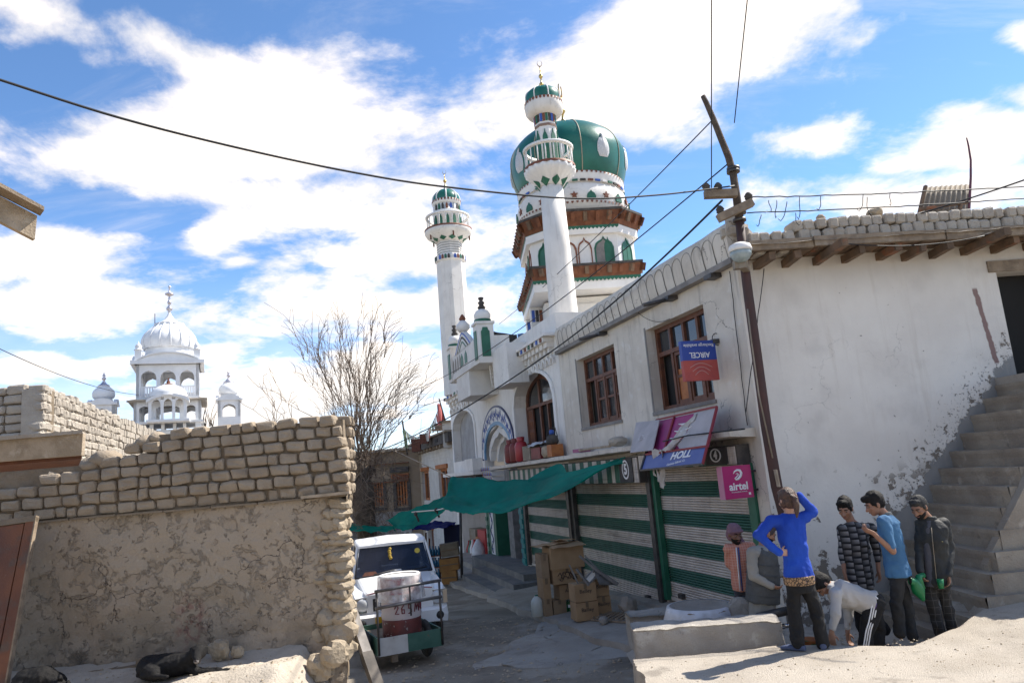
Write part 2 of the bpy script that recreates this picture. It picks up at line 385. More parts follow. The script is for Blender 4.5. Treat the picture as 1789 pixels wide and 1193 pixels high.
# mud render of the near wall: patches of paler top coat over darker mud, cracks, red stain near the foot
m = mat('peeling_mud_render', (.32, .26, .19), .97, (.37, .30, .225), 1.6, .0, fine=.12); M['render'] = m
t, b, g = finish(m)
base = b.inputs['Base Color'].links[0].from_socket
gz = t.xyz(g)[2]
n1 = t.noise(g, 2.4, 9, .66, .4); hi = t.ramp(gz, 1.2, 2.5, -.09, .08)
coat = t.ramp(t.math('ADD', n1, hi), .47, .53)
c = t.mix(t.math('MULTIPLY', coat, .45), base, (.43, .355, .27))
chip = t.ramp(t.noise(g, 9, 8, .6, .3), .585, .63); c = t.mix(t.math('MULTIPLY', chip, .38), c, (.22, .165, .11))
pale = t.ramp(t.noise(g, 16, 6, .6, .6), .64, .70); c = t.mix(t.math('MULTIPLY', pale, .6), c, (.50, .44, .35))
vor = t.new('ShaderNodeTexVoronoi', feature='DISTANCE_TO_EDGE'); vor.inputs['Scale'].default_value = 1.5
t.put(t.vm('ADD', g, t.vm('MULTIPLY', t.noise(g, 4, 5, out=1), (.5, .5, .5))), vor.inputs['Vector'])
crack = t.math('MULTIPLY', t.ramp(vor.outputs['Distance'], .004, .012, 1, 0), t.ramp(t.noise(g, 1.1, 3), .5, .6))
c = t.mix(t.math('MULTIPLY', crack, .8), c, (.07, .05, .035))
rx = t.vm('SUBTRACT', g, (-4.7, 10.4, 1.35)); rr = t.vm('LENGTH', t.vm('MULTIPLY', rx, (2.2, .1, 1.5)), out=1)
red = t.math('MULTIPLY', t.ramp(rr, .15, .75, 1, 0), t.ramp(t.noise(g, 10, 5), .45, .62)); c = t.mix(t.math('MULTIPLY', red, .6), c, (.22, .07, .06))
foot_dark = t.math('MULTIPLY', t.ramp(gz, .9, 1.6, 1, 0), t.ramp(t.noise(g, 3, 5), .40, .62)); c = t.mix(t.math('MULTIPLY', foot_dark, .65), c, (.105, .088, .068))  # render darkens in noisy patches towards the foot
t.put(c, b.inputs['Base Color'])
h = t.math('ADD', t.math('ADD', t.math('MULTIPLY', coat, .6), t.math('MULTIPLY', t.noise(g, 30, 6), .55)), t.math('MULTIPLY', t.math('ADD', crack, chip), -.7))
bn = t.new('ShaderNodeBump'); bn.inputs['Distance'].default_value = .03; bn.inputs['Strength'].default_value = .9
t.put(h, bn.inputs['Height']); t.l.new(bn.outputs[0], b.inputs['Normal'])

# side wall of the shop: white, flaking towards the foot and along the stairs
m = mat('flaking_white_wall', (.77, .725, .65), .92, (.70, .65, .58), .9, .0, fine=.04); M['flaking'] = m
t, b, g = finish(m); base = b.inputs['Base Color'].links[0].from_socket
q_ = t.xyz(g); along = t.math('SUBTRACT', q_[0], KC.x); gz = q_[2]
line_ = t.math('ADD', along, -.42)               # height of the stair edge along the wall
above = t.math('SUBTRACT', gz, line_)
wet = t.ramp(above, .0, 2.2, .15, -.085)
foot = t.ramp(gz, .6, 2.3, .15, -.02)
wear = t.math('MAXIMUM', wet, t.math('MULTIPLY', foot, .9))
spk = t.ramp(t.math('ADD', t.noise(g, 8.5, 9, .68, .3), wear), .665, .70)
pat = t.math('MULTIPLY', t.ramp(t.math('ADD', t.noise(g, 3.1, 8, .62, .3), t.math('MULTIPLY', wear, .8)), .60, .62), t.ramp(gz, 2.75, 2.3)); spk = t.math('MAXIMUM', spk, pat)
spk2 = t.ramp(t.math('ADD', t.noise(g, 26, 6, .65), wear), .70, .74)
blot = t.ramp(t.noise(g, 1.6, 6), .50, .78)
c = t.mix(t.math('MULTIPLY', blot, .5), base, (.52, .48, .43))
c = t.mix(t.math('MULTIPLY', t.math('MAXIMUM', spk, spk2), .9), c, (.15, .12, .09))
gry = t.ramp(t.math('ADD', above, t.math('MULTIPLY', t.math('SUBTRACT', t.noise(g, 5, 7, .6), .5), .7)), .42, .47, 1, 0)
c = t.mix(gry, c, t.mix(t.noise(g, 4, 5), (.30, .29, .27), (.22, .21, .195)))
stx = t.math('ADD', t.math('SUBTRACT', along, 3.80), t.math('MULTIPLY', t.math('SUBTRACT', gz, 4.6), .10))
st = t.math('MULTIPLY', t.ramp(t.math('ABSOLUTE', t.math('ADD', stx, t.math('MULTIPLY', t.math('SUBTRACT', t.noise(g, 9, 4), .5), .06))), .03, .05, 1, 0), t.math('MULTIPLY', t.ramp(gz, 4.0, 4.05), t.ramp(gz, 5.25, 5.2)))
c = t.mix(st, c, (.26, .17, .15))
lintel = t.ramp(gz, 5.15, 5.75, 0, 1); c = t.mix(t.math('MULTIPLY', lintel, .35), c, (.45, .39, .32))  # whole wall darkens evenly from lintel height to its top
t.put(c, b.inputs['Base Color'])
h = t.math('ADD', t.math('MULTIPLY', t.noise(g, 12, 6), .5), t.math('MULTIPLY', t.math('MAXIMUM', t.math('MAXIMUM', spk, spk2), gry), -.6))
bn = t.new('ShaderNodeBump'); bn.inputs['Distance'].default_value = .02; bn.inputs['Strength'].default_value = .7
t.put(h, bn.inputs['Height']); t.l.new(bn.outputs[0], b.inputs['Normal'])

def weather(m, col, am, sc=(5, 5, .4), crack=0.0):
    t, b, g = finish(m); L = b.inputs['Base Color'].links; c = L[0].from_socket if L else tuple(b.inputs['Base Color'].default_value)[:3]
    st = t.ramp(t.noise(t.vm('MULTIPLY', g, sc), 1.6, 6, .65), .52, .74); c = t.mix(t.math('MULTIPLY', st, am), c, col)
    if crack:
        v = t.new('ShaderNodeTexVoronoi', feature='DISTANCE_TO_EDGE'); v.inputs['Scale'].default_value = .9
        t.put(t.vm('ADD', g, t.vm('MULTIPLY', t.noise(g, 3, 6, out=1), (.7, .7, .7))), v.inputs['Vector'])
        c = t.mix(t.math('MULTIPLY', t.math('MULTIPLY', t.ramp(v.outputs['Distance'], .002, .009, 1, 0), t.ramp(t.noise(g, .8, 3), .5, .62)), crack), c, (.10, .085, .07))
    t.put(c, b.inputs['Base Color'])
weather(M['plaster'], (.27, .235, .19), .55, crack=.8); weather(M['flaking'], (.46, .39, .31), .28, (3, 3, .3), .22); weather(M['white'], (.42, .38, .33), .35, crack=.4); weather(M['bright'], (.45, .42, .38), .25)
weather(M['shutter_white'], (.25, .19, .14), .5, (6, 6, .8)); weather(M['shutter_white'], (.16, .11, .08), .6, (.5, .5, 9)); weather(M['shutter_green'], (.10, .11, .085), .4, (6, 6, .8)); weather(M['shutter_green'], (.008, .035, .022), .6, (.5, .5, 9)); weather(M['dirt'], (.42, .37, .30), .35, (.6, 2.2, 1), .6); weather(M['terrace'], (.52, .47, .40), .4, (.7, 3, 1), .55); weather(M['concrete'], (.16, .14, .115), .35, (2, 2, 1), .7)
# ------------------------------------------------------------------ ground
mb = MB(); mb.smooth = True
def st_pt(x, y):
    near = max(0, 1 - abs(y - 14) / 26)
    return (x, y, street_z(x, y) + .045 * near * fbm(x * .7, y * .7) + .02 * near * fbm(x * 2.6, y * 2.6, 3))
xs = [-7 + 16 * i / 90 for i in range(91)]; ys = [4 + 40 * (i / 110) ** 1.25 for i in range(111)]
X_ = [-9000, -3000, -900, -300, -90, -30, -14] + xs + [14, 30, 90, 300, 900, 3000, 9000]; Y_ = [-300, -60, -10, 0] + ys + [60, 120, 300, 900, 3000, 9000, 14000]
b0 = mb.pts([st_pt(x, y) for y in Y_ for x in X_]); nx = len(X_)
for j in range(len(Y_) - 1):
    for i in range(nx - 1):
        a = b0 + j * nx + i; mb.face((a, a + 1, a + nx + 1, a + nx))
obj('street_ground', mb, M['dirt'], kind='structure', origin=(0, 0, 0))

mb = MB(FF); mb.smooth = True                # pavement in front of the shops: top, edge
def pv(u, v):
    s_ = -1.5 + 24 * u; o_ = -.3 + (2.2 + .18 * fbm(s_ * .9, 1)) * v
    return (s_, o_, pave_z(s_, max(0, min(1.9, o_))) + .012 * fbm(s_ * 3, o_ * 3, 5))
mb.grid(pv, 110, 12)
mb.smooth = False
mb.grid(lambda u, v: (lambda p: (p[0], p[1] + .04 * v + .02 * v * fbm(p[0] * 5, 2), p[2] - .32 * v))(pv(u, 1)), 110, 2)
obj('pavement', mb, M['concrete'], kind='structure', origin=KC)
rng = random.Random(3)                       # flat slabs loose on the pavement
PATCH = mat('concrete_patch', (.36, .33, .285), .92, (.30, .27, .23), 1.2, .6, 50, stains=[((.20, .175, .145), 2.5, .55, .7, .6), ((.15, .13, .11), 12, .62, .74, .5)], fine=.25); weather(PATCH, (.18, .155, .13), .4, (2, 2, 1), .8)
mb = MB()
def patch(u, v):
    x = -1.0 + 3.2 * u + 1.6 * v - 1.2 * u * v; y = 11.6 + 5.5 * v + .35 * fbm(u * 4, v * 4)
    x += .35 * fbm(v * 5, u * 5, 7); return (x, y, st_pt(x, y)[2] + .022 - .05 * (min(u, v, 1 - u, 1 - v) < .001))
mb.smooth = True; mb.grid(patch, 40, 50)
obj('road_patch', mb, PATCH, kind='structure', origin=(0, 13, 0))

# terrace (sunlit, on the right) with the sunken place by the shop corner where the men stand
def crest_y(x):
    k = 8.45 if x < 2.9 else (8.45 - .44 * (x - 2.9) if x < 3.85 else 8.03 + .74 * (x - 3.85)); return k + .05 * fbm(x * 2.2, 4)
def terr(x, y):
    z = .90 + max(0, x - 4.6) * .10 + .012 * fbm(x * 1.5, y * 1.5) + .006 * fbm(x * 6, y * 6, 2)
    return z
mb = MB(); mb.smooth = True
NXT, NYT = 110, 46
def tp(u, v):
    x0 = 1.02 + (.04 * fbm(v * 14, 9)); x = x0 + (9.0 - x0) * u ** 1.15
    ytop = min(crest_y(x), 10.9) if x > 1.05 else crest_y(1.05)
    y = 3.0 + (ytop - 3.0) * (1 - (1 - v) ** 1.5)
    z = terr(x, y)
    if v > .999: z -= .02
    return (x, y, z)
mb.grid(tp, NXT, NYT)
mb.smooth = False
mb.grid(lambda u, v: (lambda p: (p[0] - .03 * v + .03 * v * fbm(p[1] * 6, v * 3), p[1], p[2] - .95 * v))(tp(0, u)), 60, 6)
mb.grid(lambda u, v: (lambda p: (p[0], p[1] + .05 * v * (1 + fbm(p[0] * 5, v * 3)), p[2] - .62 * v))(tp(u, 1)), 110, 5)
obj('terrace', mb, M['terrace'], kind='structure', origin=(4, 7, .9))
mb = MB(); mb.smooth = True                  # floor of the sunken place, rising at its right rim to the stairs
def pit(u, v):
    x = 1.3 + 7.7 * u; y = 7.6 + 3.9 * v
    z = .50 + .03 * fbm(x * 2, y * 2)
    k = min(1, max(0, (x - 5.0 - .25 * fbm(y * 2, 3)) / .28)); k2 = k * k * (3 - 2 * k)
    z = z * (1 - k2) + (terr(x, y) + (.0 if y > crest_y(x) - .15 else -.10)) * k2
    if y < crest_y(x) - .15: z = min(z, terr(x, y) - .12)
    k = min(1, max(0, (1.9 - x) / .6)); z = z * (1 - k) + .22 * k
    return (x, y, z)
mb.grid(pit, 120, 60)
obj('sunken_ground', mb, M['terrace'], kind='structure', origin=(4, 9, .5))
# sandy bank on the left
def bank_z(x, y):
    z = .80 + .10 * (y - 9.2) + .05 * fbm(x * 1.3, y * 1.3, 2) + .02 * fbm(x * 5, y * 5, 6)
    z += .16 * math.exp(-((x + 3.45) / .75) ** 2 - ((y - 9.35) / .35) ** 2) + .05 * math.exp(-((x + 4.6) / .8) ** 2 - ((y - 9.05) / .25) ** 2)
    edge = min(1, max(0, (-2.62 + .12 * fbm(y * 3, 1) - x) / .5)); return z * edge + .12 * (1 - edge)
mb = MB(); mb.smooth = True
mb.grid(lambda u, v: (lambda x, y: (x, y, bank_z(x, y)))(-12 + 10 * u, 6.5 + 4.2 * v), 170, 80)
obj('sand_bank', mb, M['sand'], kind='structure', origin=(-5, 9, .8))
# grit and small stones lying loose on the ground
rng = random.Random(77); mb = MB()
def pebble(x, y, z, r):
    q = [(x + r * (1 + rng.uniform(-.4, .4)) * cos(a), y + r * (1 + rng.uniform(-.4, .4)) * sin(a), z) for a in (0, 1.6, 3.1, 4.7)]; b_ = mb.pts(q + [(x + rng.uniform(-.3, .3) * r, y, z + r * rng.uniform(.4, .9))])
    for k in range(4): mb.face((b_ + k, b_ + (k + 1) % 4, b_ + 4))
for i in range(4500):
    r = .008 + .022 * rng.random() ** 3
    if i % 3 == 0: x, y = rng.uniform(1.15, 6.5), rng.uniform(6.0, 8.3); pebble(x, y, terr(x, y) - .003, r * .7)
    elif i % 3 == 1: x, y = rng.uniform(-2.4, 3.0), rng.uniform(10.2, 17); pebble(x, y, st_pt(x, y)[2] + .01, r * 1.4)
    else: x, y = (rng.uniform(-8, -2.8), rng.uniform(8.2, 10.2)) if i % 2 else (rng.uniform(1.6, 4.8), rng.uniform(8.3, 10.4)); pebble(x, y, (bank_z(x, y) if i % 2 else .50), r * 1.1)
obj('gravel', mb, M['stone'], kind='stuff', origin=(0, 9, 0))
# distant hills
mb = MB(); mb.smooth = True
def hills(u, v):
    a = R_(-62 + 90 * u); rr = 5200 + 900 * v
    h = (40 + 330 * (.5 + .5 * fbm(u * 7, 2, 5, 6)) + 120 * fbm(u * 22, 7, 1, 5)) * math.exp(-((math.degrees(a) + 11) / 14) ** 2) + 60
    return (rr * sin(a), rr * cos(a), -40 + h * (v if v < .999 else .98))
mb.grid(hills, 140, 8)
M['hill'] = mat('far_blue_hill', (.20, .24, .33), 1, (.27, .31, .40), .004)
obj('hills', mb, M['hill'], kind='structure', origin=(0, 5200, 0))

# ------------------------------------------------------------------ shop building
SHOP = thing('shop_building', KC, 'two-storey white plastered shop building with three striped shutters and a scalloped parapet', 'building')
W2 = (1.08, 3.22, 3.90, 5.50); W1 = (4.74, 6.98, 3.90, 5.53)
SH = [(.42, 3.55, 2.86), (3.80, 8.05, 2.62), (8.42, 12.75, 2.42)]
mb = MB(FF)
holes = [W1, W2, (.42, 3.55, -.2, 2.86), (3.80, 8.05, -.2, 2.62)]
wall_holes(mb, 0, 8.15, -.6, 5.92, holes, .32)
mb.poly([(8.15, 0, 5.92), (8.15, 0, 6.5), (8.15, -6, 6.5), (8.15, -6, 5.92)])
obj('wall', mb, M['plaster'], SHOP)
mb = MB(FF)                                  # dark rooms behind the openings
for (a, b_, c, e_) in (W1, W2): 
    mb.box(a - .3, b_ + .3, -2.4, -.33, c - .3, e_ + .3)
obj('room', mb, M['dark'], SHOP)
# parapet: rounded coping, scallop lines, ledge
mb = MB(FF); mb.smooth = True
def para(u, v):
    s_ = -.06 + 7.95 * u
    P = [(.10, 5.95), (.13, 6.1), (.15, 6.28), (.145, 6.42), (.10, 6.52), (.0, 6.57), (-.12, 6.54), (-.22, 6.42), (-.24, 5.95)]
    k = v * 8; i = min(7, int(k)); f_ = k - i; o_ = P[i][0] + (P[i + 1][0] - P[i][0]) * f_; z_ = P[i][1] + (P[i + 1][1] - P[i][1]) * f_
    return (s_, o_ + .008 * fbm(s_ * 2, v * 3), z_ + .012 * fbm(s_ * 1.7, 1))
mb.grid(para, 60, 16)
P0 = [(.10, 5.95), (.13, 6.1), (.15, 6.28), (.145, 6.42), (.10, 6.52), (.0, 6.57), (-.12, 6.54), (-.22, 6.42), (-.24, 5.95)]
mb.smooth = False; mb.poly([(-.06, o_, z_) for o_, z_ in P0])
parapet = obj('parapet', mb, M['plaster'], SHOP)
mb = MB(FF)
n_ = 23
for i in range(n_):
    s0 = .02 + i * .335; w = .32; P = []
    for (ds, zz) in [(0, 5.96), (0, 6.1), (.0, 6.25)] + [(w / 2 - w / 2 * cos(pi * k / 8), 6.25 + .17 * sin(pi * k / 8)) for k in range(1, 8)] + [(w, 6.25), (w, 6.1), (w, 5.96)]:
        o_ = np.interp(zz, [5.95, 6.1, 6.28, 6.42], [.10, .13, .15, .145]) + .004
        P.append((s0 + ds, o_ , zz))
    lo = MB(WORLD); lo.tube([tuple(FF(*p)) for p in P], .0055, 4); off_ = len(mb.v); mb.v += lo.v; mb.f += [tuple(off_ + k for k in f) for f in lo.f]; mb.mi += lo.mi; mb.sm += lo.sm
obj('scallop_line', mb, M['line'], parapet)
mb = MB(FF); mb.box(-.1, 8.0, 0.002, .16, 5.86, 5.948); obj('ledge', mb, M['grime'], SHOP)
for (px0, py0, px1, py1) in ((1170, 518, 1137, 551), (1050, 578, 1020, 607), (1243, 470, 1255, 462)):
    s_, z_ = FF.px(px0, py0, .1); lo = MB()
    if px0 < 1200: lo.tube([tuple(FF(s_, .0, 5.83)), tuple(FF(s_ + .05, .62, 5.72))], .035, 8)
    lo.beam(FF(s_, .0, 5.82), FF(s_, .20, 5.82), .22, .07); obj('drain_spout', lo, M['iron'], SHOP)

def shop_window(hole, panes_open, label):
    a, b_, c, e_ = hole; o0, o1 = -.27, -.19
    root = MB(FF)                            # outer frame
    t_ = .085
    root.box(a + .002, a + t_, o0, o1, c + .002, e_ - .002); root.box(b_ - t_, b_ - .002, o0, o1, c + .002, e_ - .002)
    root.box(a + t_, b_ - t_, o0, o1, c + .002, c + t_); root.box(a + t_, b_ - t_, o0, o1, e_ - t_, e_ - .002)
    w = obj('window', root, M['frame'], SHOP, origin=FF((a + b_) / 2, -.23, c))
    zt = e_ - .52
    mm = MB(FF); mm.box(a + t_, b_ - t_, o0 + .005, o1 + .012, zt - .04, zt + .04)
    cols = [a + t_ + (b_ - a - 2 * t_) * k / 4 for k in range(5)]
    for k in (1, 2, 3):
        mm.box(cols[k] - .038, cols[k] + .038, o0 + .003, o1 + .006, c + t_, zt - .04); mm.box(cols[k] - .035, cols[k] + .035, o0 + .003, o1 + .006, zt + .04, e_ - t_)
    obj('mullion', mm, M['frame'], w)
    for k in range(4):
        p = MB(FF); p.box(cols[k] + .03, cols[k + 1] - .03, -.245, -.237, zt + .035, e_ - t_ + .01); obj('pane', p, M['glass'], w)
        if k % 2 == 0:
            p = MB(FF); p.box(cols[k] + .05, cols[k + 1] - .12, -.30, -.295, zt + .03, e_ - t_); obj('curtain', p, M['curtain'], w)
    for k in range(4):
        x0, x1 = cols[k] + .04, cols[k + 1] - .04; z0, z1 = c + t_ + .003, zt - .045
        if k in panes_open:
            lo = MB(Frame(FF(x0 if k > 1 else x1, -.25, 0), (FF.e * (-.45 if k <= 1 else .45) - FF.n * .9).normalized(), FF.n))
            wd = x1 - x0
            lo.box(0, wd, -.02, .02, z0, z0 + .06); lo.box(0, wd, -.02, .02, z1 - .06, z1); lo.box(0, .06, -.02, .02, z0 + .06, z1 - .06); lo.box(wd - .06, wd, -.02, .02, z0 + .06, z1 - .06)
            obj('sash', lo, M['frame'], w)
        else:
            s_ = MB(FF); s_.box(x0, x1, o0 + .01, o1 - .012, z0, z0 + .06); s_.box(x0, x1, o0 + .01, o1 - .012, z1 - .06, z1)
            s_.box(x0, x0 + .055, o0 + .01, o1 - .012, z0 + .06, z1 - .06); s_.box(x1 - .055, x1, o0 + .01, o1 - .012, z0 + .06, z1 - .06)
            zm = z0 + (z1 - z0) * .52; s_.box(x0 + .055, x1 - .055, o0 + .01, o1 - .014, zm - .025, zm + .025)
            sa = obj('sash', s_, M['frame'], w)
            p = MB(FF); p.box(x0 + .04, x1 - .04, -.245, -.238, z0 + .04, z1 - .04)
            obj('pane', p, M['glass'], w)
            if k == 2 and label == 'orange':
                p = MB(FF); p.box(x0 + .05, x1 - .05, -.237, -.225, z0 + .05, z0 + .62); obj('orange_panel', p, M['orange'], w)
            elif k in (1, 2):
                p = MB(FF); p.box(x0 + .05, x1 - .14, -.30, -.295, z0 + .05, z1 - .05); obj('curtain', p, M['curtain'], w)
    p = MB(FF); p.box(a - .04, b_ + .05, .0, .03, c - .07, c - .005); obj('sill', p, M['grime'], w)
    return w
shop_window(W2, (3,), 'orange'); shop_window(W1, (3,), 'plain')
# grey unpainted surrounds round the windows
for (a, b_, c, e_) in (W1, W2):
    mb = MB(FF); mb.box(b_ + .002, b_ + .06, .0, .010, c - .03, e_ + .05); obj('window_surround', mb, M['grime'], SHOP)


# ledge slab over the shutters
mb = MB(FF); mb.smooth = False
mb.grid(lambda u, v: (.10 + 14.4 * u, [0, .46, .46, 0][min(3, int(v * 3 + .5))] + .015 * fbm(u * 40, 2) * (1 if 0 < v < 1 else 0), [3.36, 3.34, 3.25, 3.22][min(3, int(v * 3 + .5))] - .0085 * 14 * u + .012 * fbm(u * 30, 5)), 70, 3)
mb.poly([(.10, 0, 3.36), (.10, .46, 3.34), (.10, .46, 3.25), (.10, 0, 3.22)])
obj('slab_ledge', mb, M['plaster'], SHOP)
# sign boards of slats over each shutter
for k, (a, b_, zt) in enumerate(SH):
    root = MB(FF); zt2 = 3.13 - .009 * a * .9
    root.box(a - .12, b_ + .12, .02, .24, zt - .03, zt2); boxo = obj('shutter_box', root, M['soot'], SHOP, origin=FF((a + b_) / 2, .1, zt))
    wd = .085; n = int((b_ - a + .2) / wd)
    sg = MB(FF); sw = MB(FF)
    for i in range(n):
        s0 = a - .1 + i * wd; grp = (i // 3) % 2
        if s0 < a + .95 and k < 2 and s0 > a + .15: grp = 1
        (sg if grp else sw).box(s0 + .008, s0 + wd - .008, .242, .262, zt - .02, zt2 - .02)
    obj('green_slat', sg, M['shutter_green'], boxo, kind='stuff'); obj('white_slat', sw, M['shutter_white'], boxo, kind='stuff')
    if k < 2:
        nb = MB(FF); s0 = a + .10; nb.box(s0, s0 + .62, .263, .285, zt - .01, zt2 - .015); board = obj('number_board', nb, M['soot'], boxo, origin=FF(s0, .27, zt))
        cz = (zt + zt2) / 2; rg = MB(FF); hh = (zt2 - zt) * .40
        A = [(s0 + .31 + .155 * cos(2 * pi * i / 28), cz + hh * sin(2 * pi * i / 28)) for i in range(29)]; B = [(s0 + .31 + .128 * cos(2 * pi * i / 28), cz + hh * .82 * sin(2 * pi * i / 28)) for i in range(29)]
        rg.ring(A, B, .285, .292); obj('number_ring', rg, M['bright'], boxo)
        text('4' if k == 0 else '5', hh * 1.5, FF(s0 + .31, .289, cz), -FF.e, (0, 0, 1), M['bright'], boxo, bold=.012, name='number')
# rolling shutters with real ribs
def shutter(a, b_, zb, zt, parent):
    gm_ = M['panel_green'] if a < 3 else M['iron']; root = MB(FF); root.box(a - .16, a + .03, -.05, .05, zb - .06, zt)
    r = obj('rolling_shutter', root, gm_, parent, origin=FF((a + b_) / 2, 0, zb)); root = MB(FF); root.box(b_ - .03, b_ + .16, -.05, .05, zb - .06, zt); obj('guide_rail', root, gm_, r)
    nb = 9; bh = (zt - zb) / nb
    for i in range(nb):
        z0 = zb + bh * i; mm = MB(FF); nr = 6; zz = []; oo = []
        for k in range(nr):
            for f_, o_ in ((0, -.09), (.18, -.062), (.5, -.055), (.82, -.062)): zz.append(z0 + bh * (k + f_) / nr); oo.append(o_)
        zz.append(z0 + bh); oo.append(-.09)
        L_ = len(zz); ns = 8
        v0 = mm.pts([(a + (b_ - a) * j / ns, oo[i_] + .006 * fbm(j * .7, zz[i_] * 2, a), zz[i_]) for i_ in range(L_) for j in range(ns + 1)])
        mm.smooth = False
        for i_ in range(L_ - 1):
            for j in range(ns): q = v0 + i_ * (ns + 1) + j; mm.face((q, q + 1, q + ns + 2, q + ns + 1))
        obj('green_band' if i % 2 else 'white_band', mm, M['shutter_green'] if i % 2 else M['shutter_white'], r)
    mm = MB(FF); mm.box(a, b_, -.10, -.03, zb - .07, zb - .002); obj('bottom_bar', mm, M['shutter_white'], r)
    for q in (.15, .85):
        mm = MB(FF); mm.box(a + (b_ - a) * q - .07, a + (b_ - a) * q + .07, -.06, .02, zb + .02, zb + .10); obj('lock', mm, M['iron'], r)
shutter(.45, 3.52, pave_z(1.8, 0) + .12, 2.84, SHOP); shutter(3.84, 8.02, pave_z(6, 0) + .10, 2.60, SHOP)
for s_, w_ in ((3.675, .12), (8.22, .12)):
    mb = MB(FF); mb.box(s_ - w_ / 2, s_ + w_ / 2, .0, .10, -.3, 2.9); obj('shop_post', mb, M['iron'], SHOP)
mb = MB(FF)
mb.grid(lambda u, v: (-.0 + 12.8 * u, [.0, .22, .24][min(2, int(v * 2 + .5))], [pave_z(12.8 * u, 0) + .09, pave_z(12.8 * u, 0) + .06, pave_z(12.8 * u, 0) - .1][min(2, int(v * 2 + .5))] + .01 * fbm(u * 30, v)), 50, 2)
obj('shop_threshold', mb, M['concrete'], SHOP)

# side wall with the roof
mb = MB(GG)
DOOR = (4.15, 5.05, 3.78, 5.46)
wall_holes(mb, 0, 9.5, -.2, 5.912, [DOOR], .35)
obj('side_wall', mb, M['flaking'], SHOP)
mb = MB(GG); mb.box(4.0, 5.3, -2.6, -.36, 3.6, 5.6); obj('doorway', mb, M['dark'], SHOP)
mb = MB(GG); mb.box(4.02, 5.2, -.20, .03, 5.462, 5.64); obj('door_lintel', mb, M['wood'], SHOP)
mb = MB(GG); mb.box(0, 9.5, -9, -.30, 5.78, 5.82); mb.box(-.15, 9.5, -8.6, -8.3, -.3, 5.78); mb.box(9.2, 9.5, -8.3, -.02, -.3, 5.78); obj('roof_deck', mb, M['mortar'], SHOP)
rng = random.Random(11)
for i in range(14):                          # projecting beams under the eave
    e0 = .28 + i * .485 + rng.uniform(-.05, .05); ln = .50 if i not in (2, 7, 10) else .95; dz = rng.uniform(-.02, .02)
    mb = MB(); sk = rng.uniform(-.03, .10)
    mb.beam(GG(e0, -.3, 5.80 + dz), GG(e0 + sk, ln, 5.83 + dz), .105 + rng.uniform(-.02, .02), .115); obj('roof_beam', mb, M['beam'], SHOP)
mb = MB(GG)
for i in range(26):
    o_ = .02 + (i % 2) * .28; e0 = -.05 + (i // 2) * .56; mb.box(e0, e0 + .54, o_ - .02, o_ + .24, 5.915 + rng.uniform(0, .006), 5.94)
obj('roof_board', mb, M['beam'], SHOP)
for i, (x0, x1) in enumerate(((.02, 1.0), (1.0, 3.05), (3.06, 5.2), (5.2, 7.6))):
    mb = MB(); mb.beam(GG(x0, .53 + .02 * (i % 2), 5.985 - .012 * i + .02 * (i == 1)), GG(x1 - .01, .52, 5.985 - .012 * i), .07, .15); obj('fascia_board', mb, M['wood'], SHOP)
mb = MB(GG); mb.smooth = True
mb.grid(lambda u, v: (-.1 + 8 * u, -.4 + 1.0 * v + .03 * fbm(u * 20, v), 6.05 + .02 * fbm(u * 25, v * 3) - (.06 if v in (0, 1) else 0)), 60, 6)
obj('mud_bed', mb, M['paleadobe'], SHOP)
BR = [bevel_box_mesh('brick', .36, .17, .165, .035, .010, i) for i in range(5)]
BRp = [bevel_box_mesh('brick', .36, .172, .166, .026, .010, 20 + i) for i in range(6)]
for me in BRp:
    for p_ in me.polygons: p_.use_smooth = False
for me in BR: me.materials.append(M['adobe'])
for me in BRp: me.materials.append(M['paleadobe'])
eu = math.atan2(GG.e.y, GG.e.x)
for row in range(2):
    e0 = -.02 + row * .09
    while e0 < 6.9:
        z_ = 6.14 + row * .165 + rng.uniform(-.01, .01) - (.155 if e0 < .75 else 0)
        if not (row == 1 and 5.0 < e0 < 5.1): inst('brick', rng.choice(BRp), GG(e0 + .09, .26 + rng.uniform(-.02, .02), z_), SHOP, (rng.uniform(-.04, .04), rng.uniform(-.04, .04), eu + pi / 2 + rng.uniform(-.06, .06)), (rng.uniform(.9, 1.05), rng.uniform(.92, 1.0), rng.uniform(.9, 1.05)))
        e0 += .178
# broken corner: bricks stepping up beside the pole
for k, (e0, o_, z_) in enumerate([(.06, .05, 6.38), (.16, .12, 6.30), (.05, .0, 6.55), (-.06, .02, 6.36), (.20, -.1, 6.47)]):
    inst('brick', BRp[k], GG(e0, o_, z_), SHOP, (.1, .05, k), (.7, .9, .9))

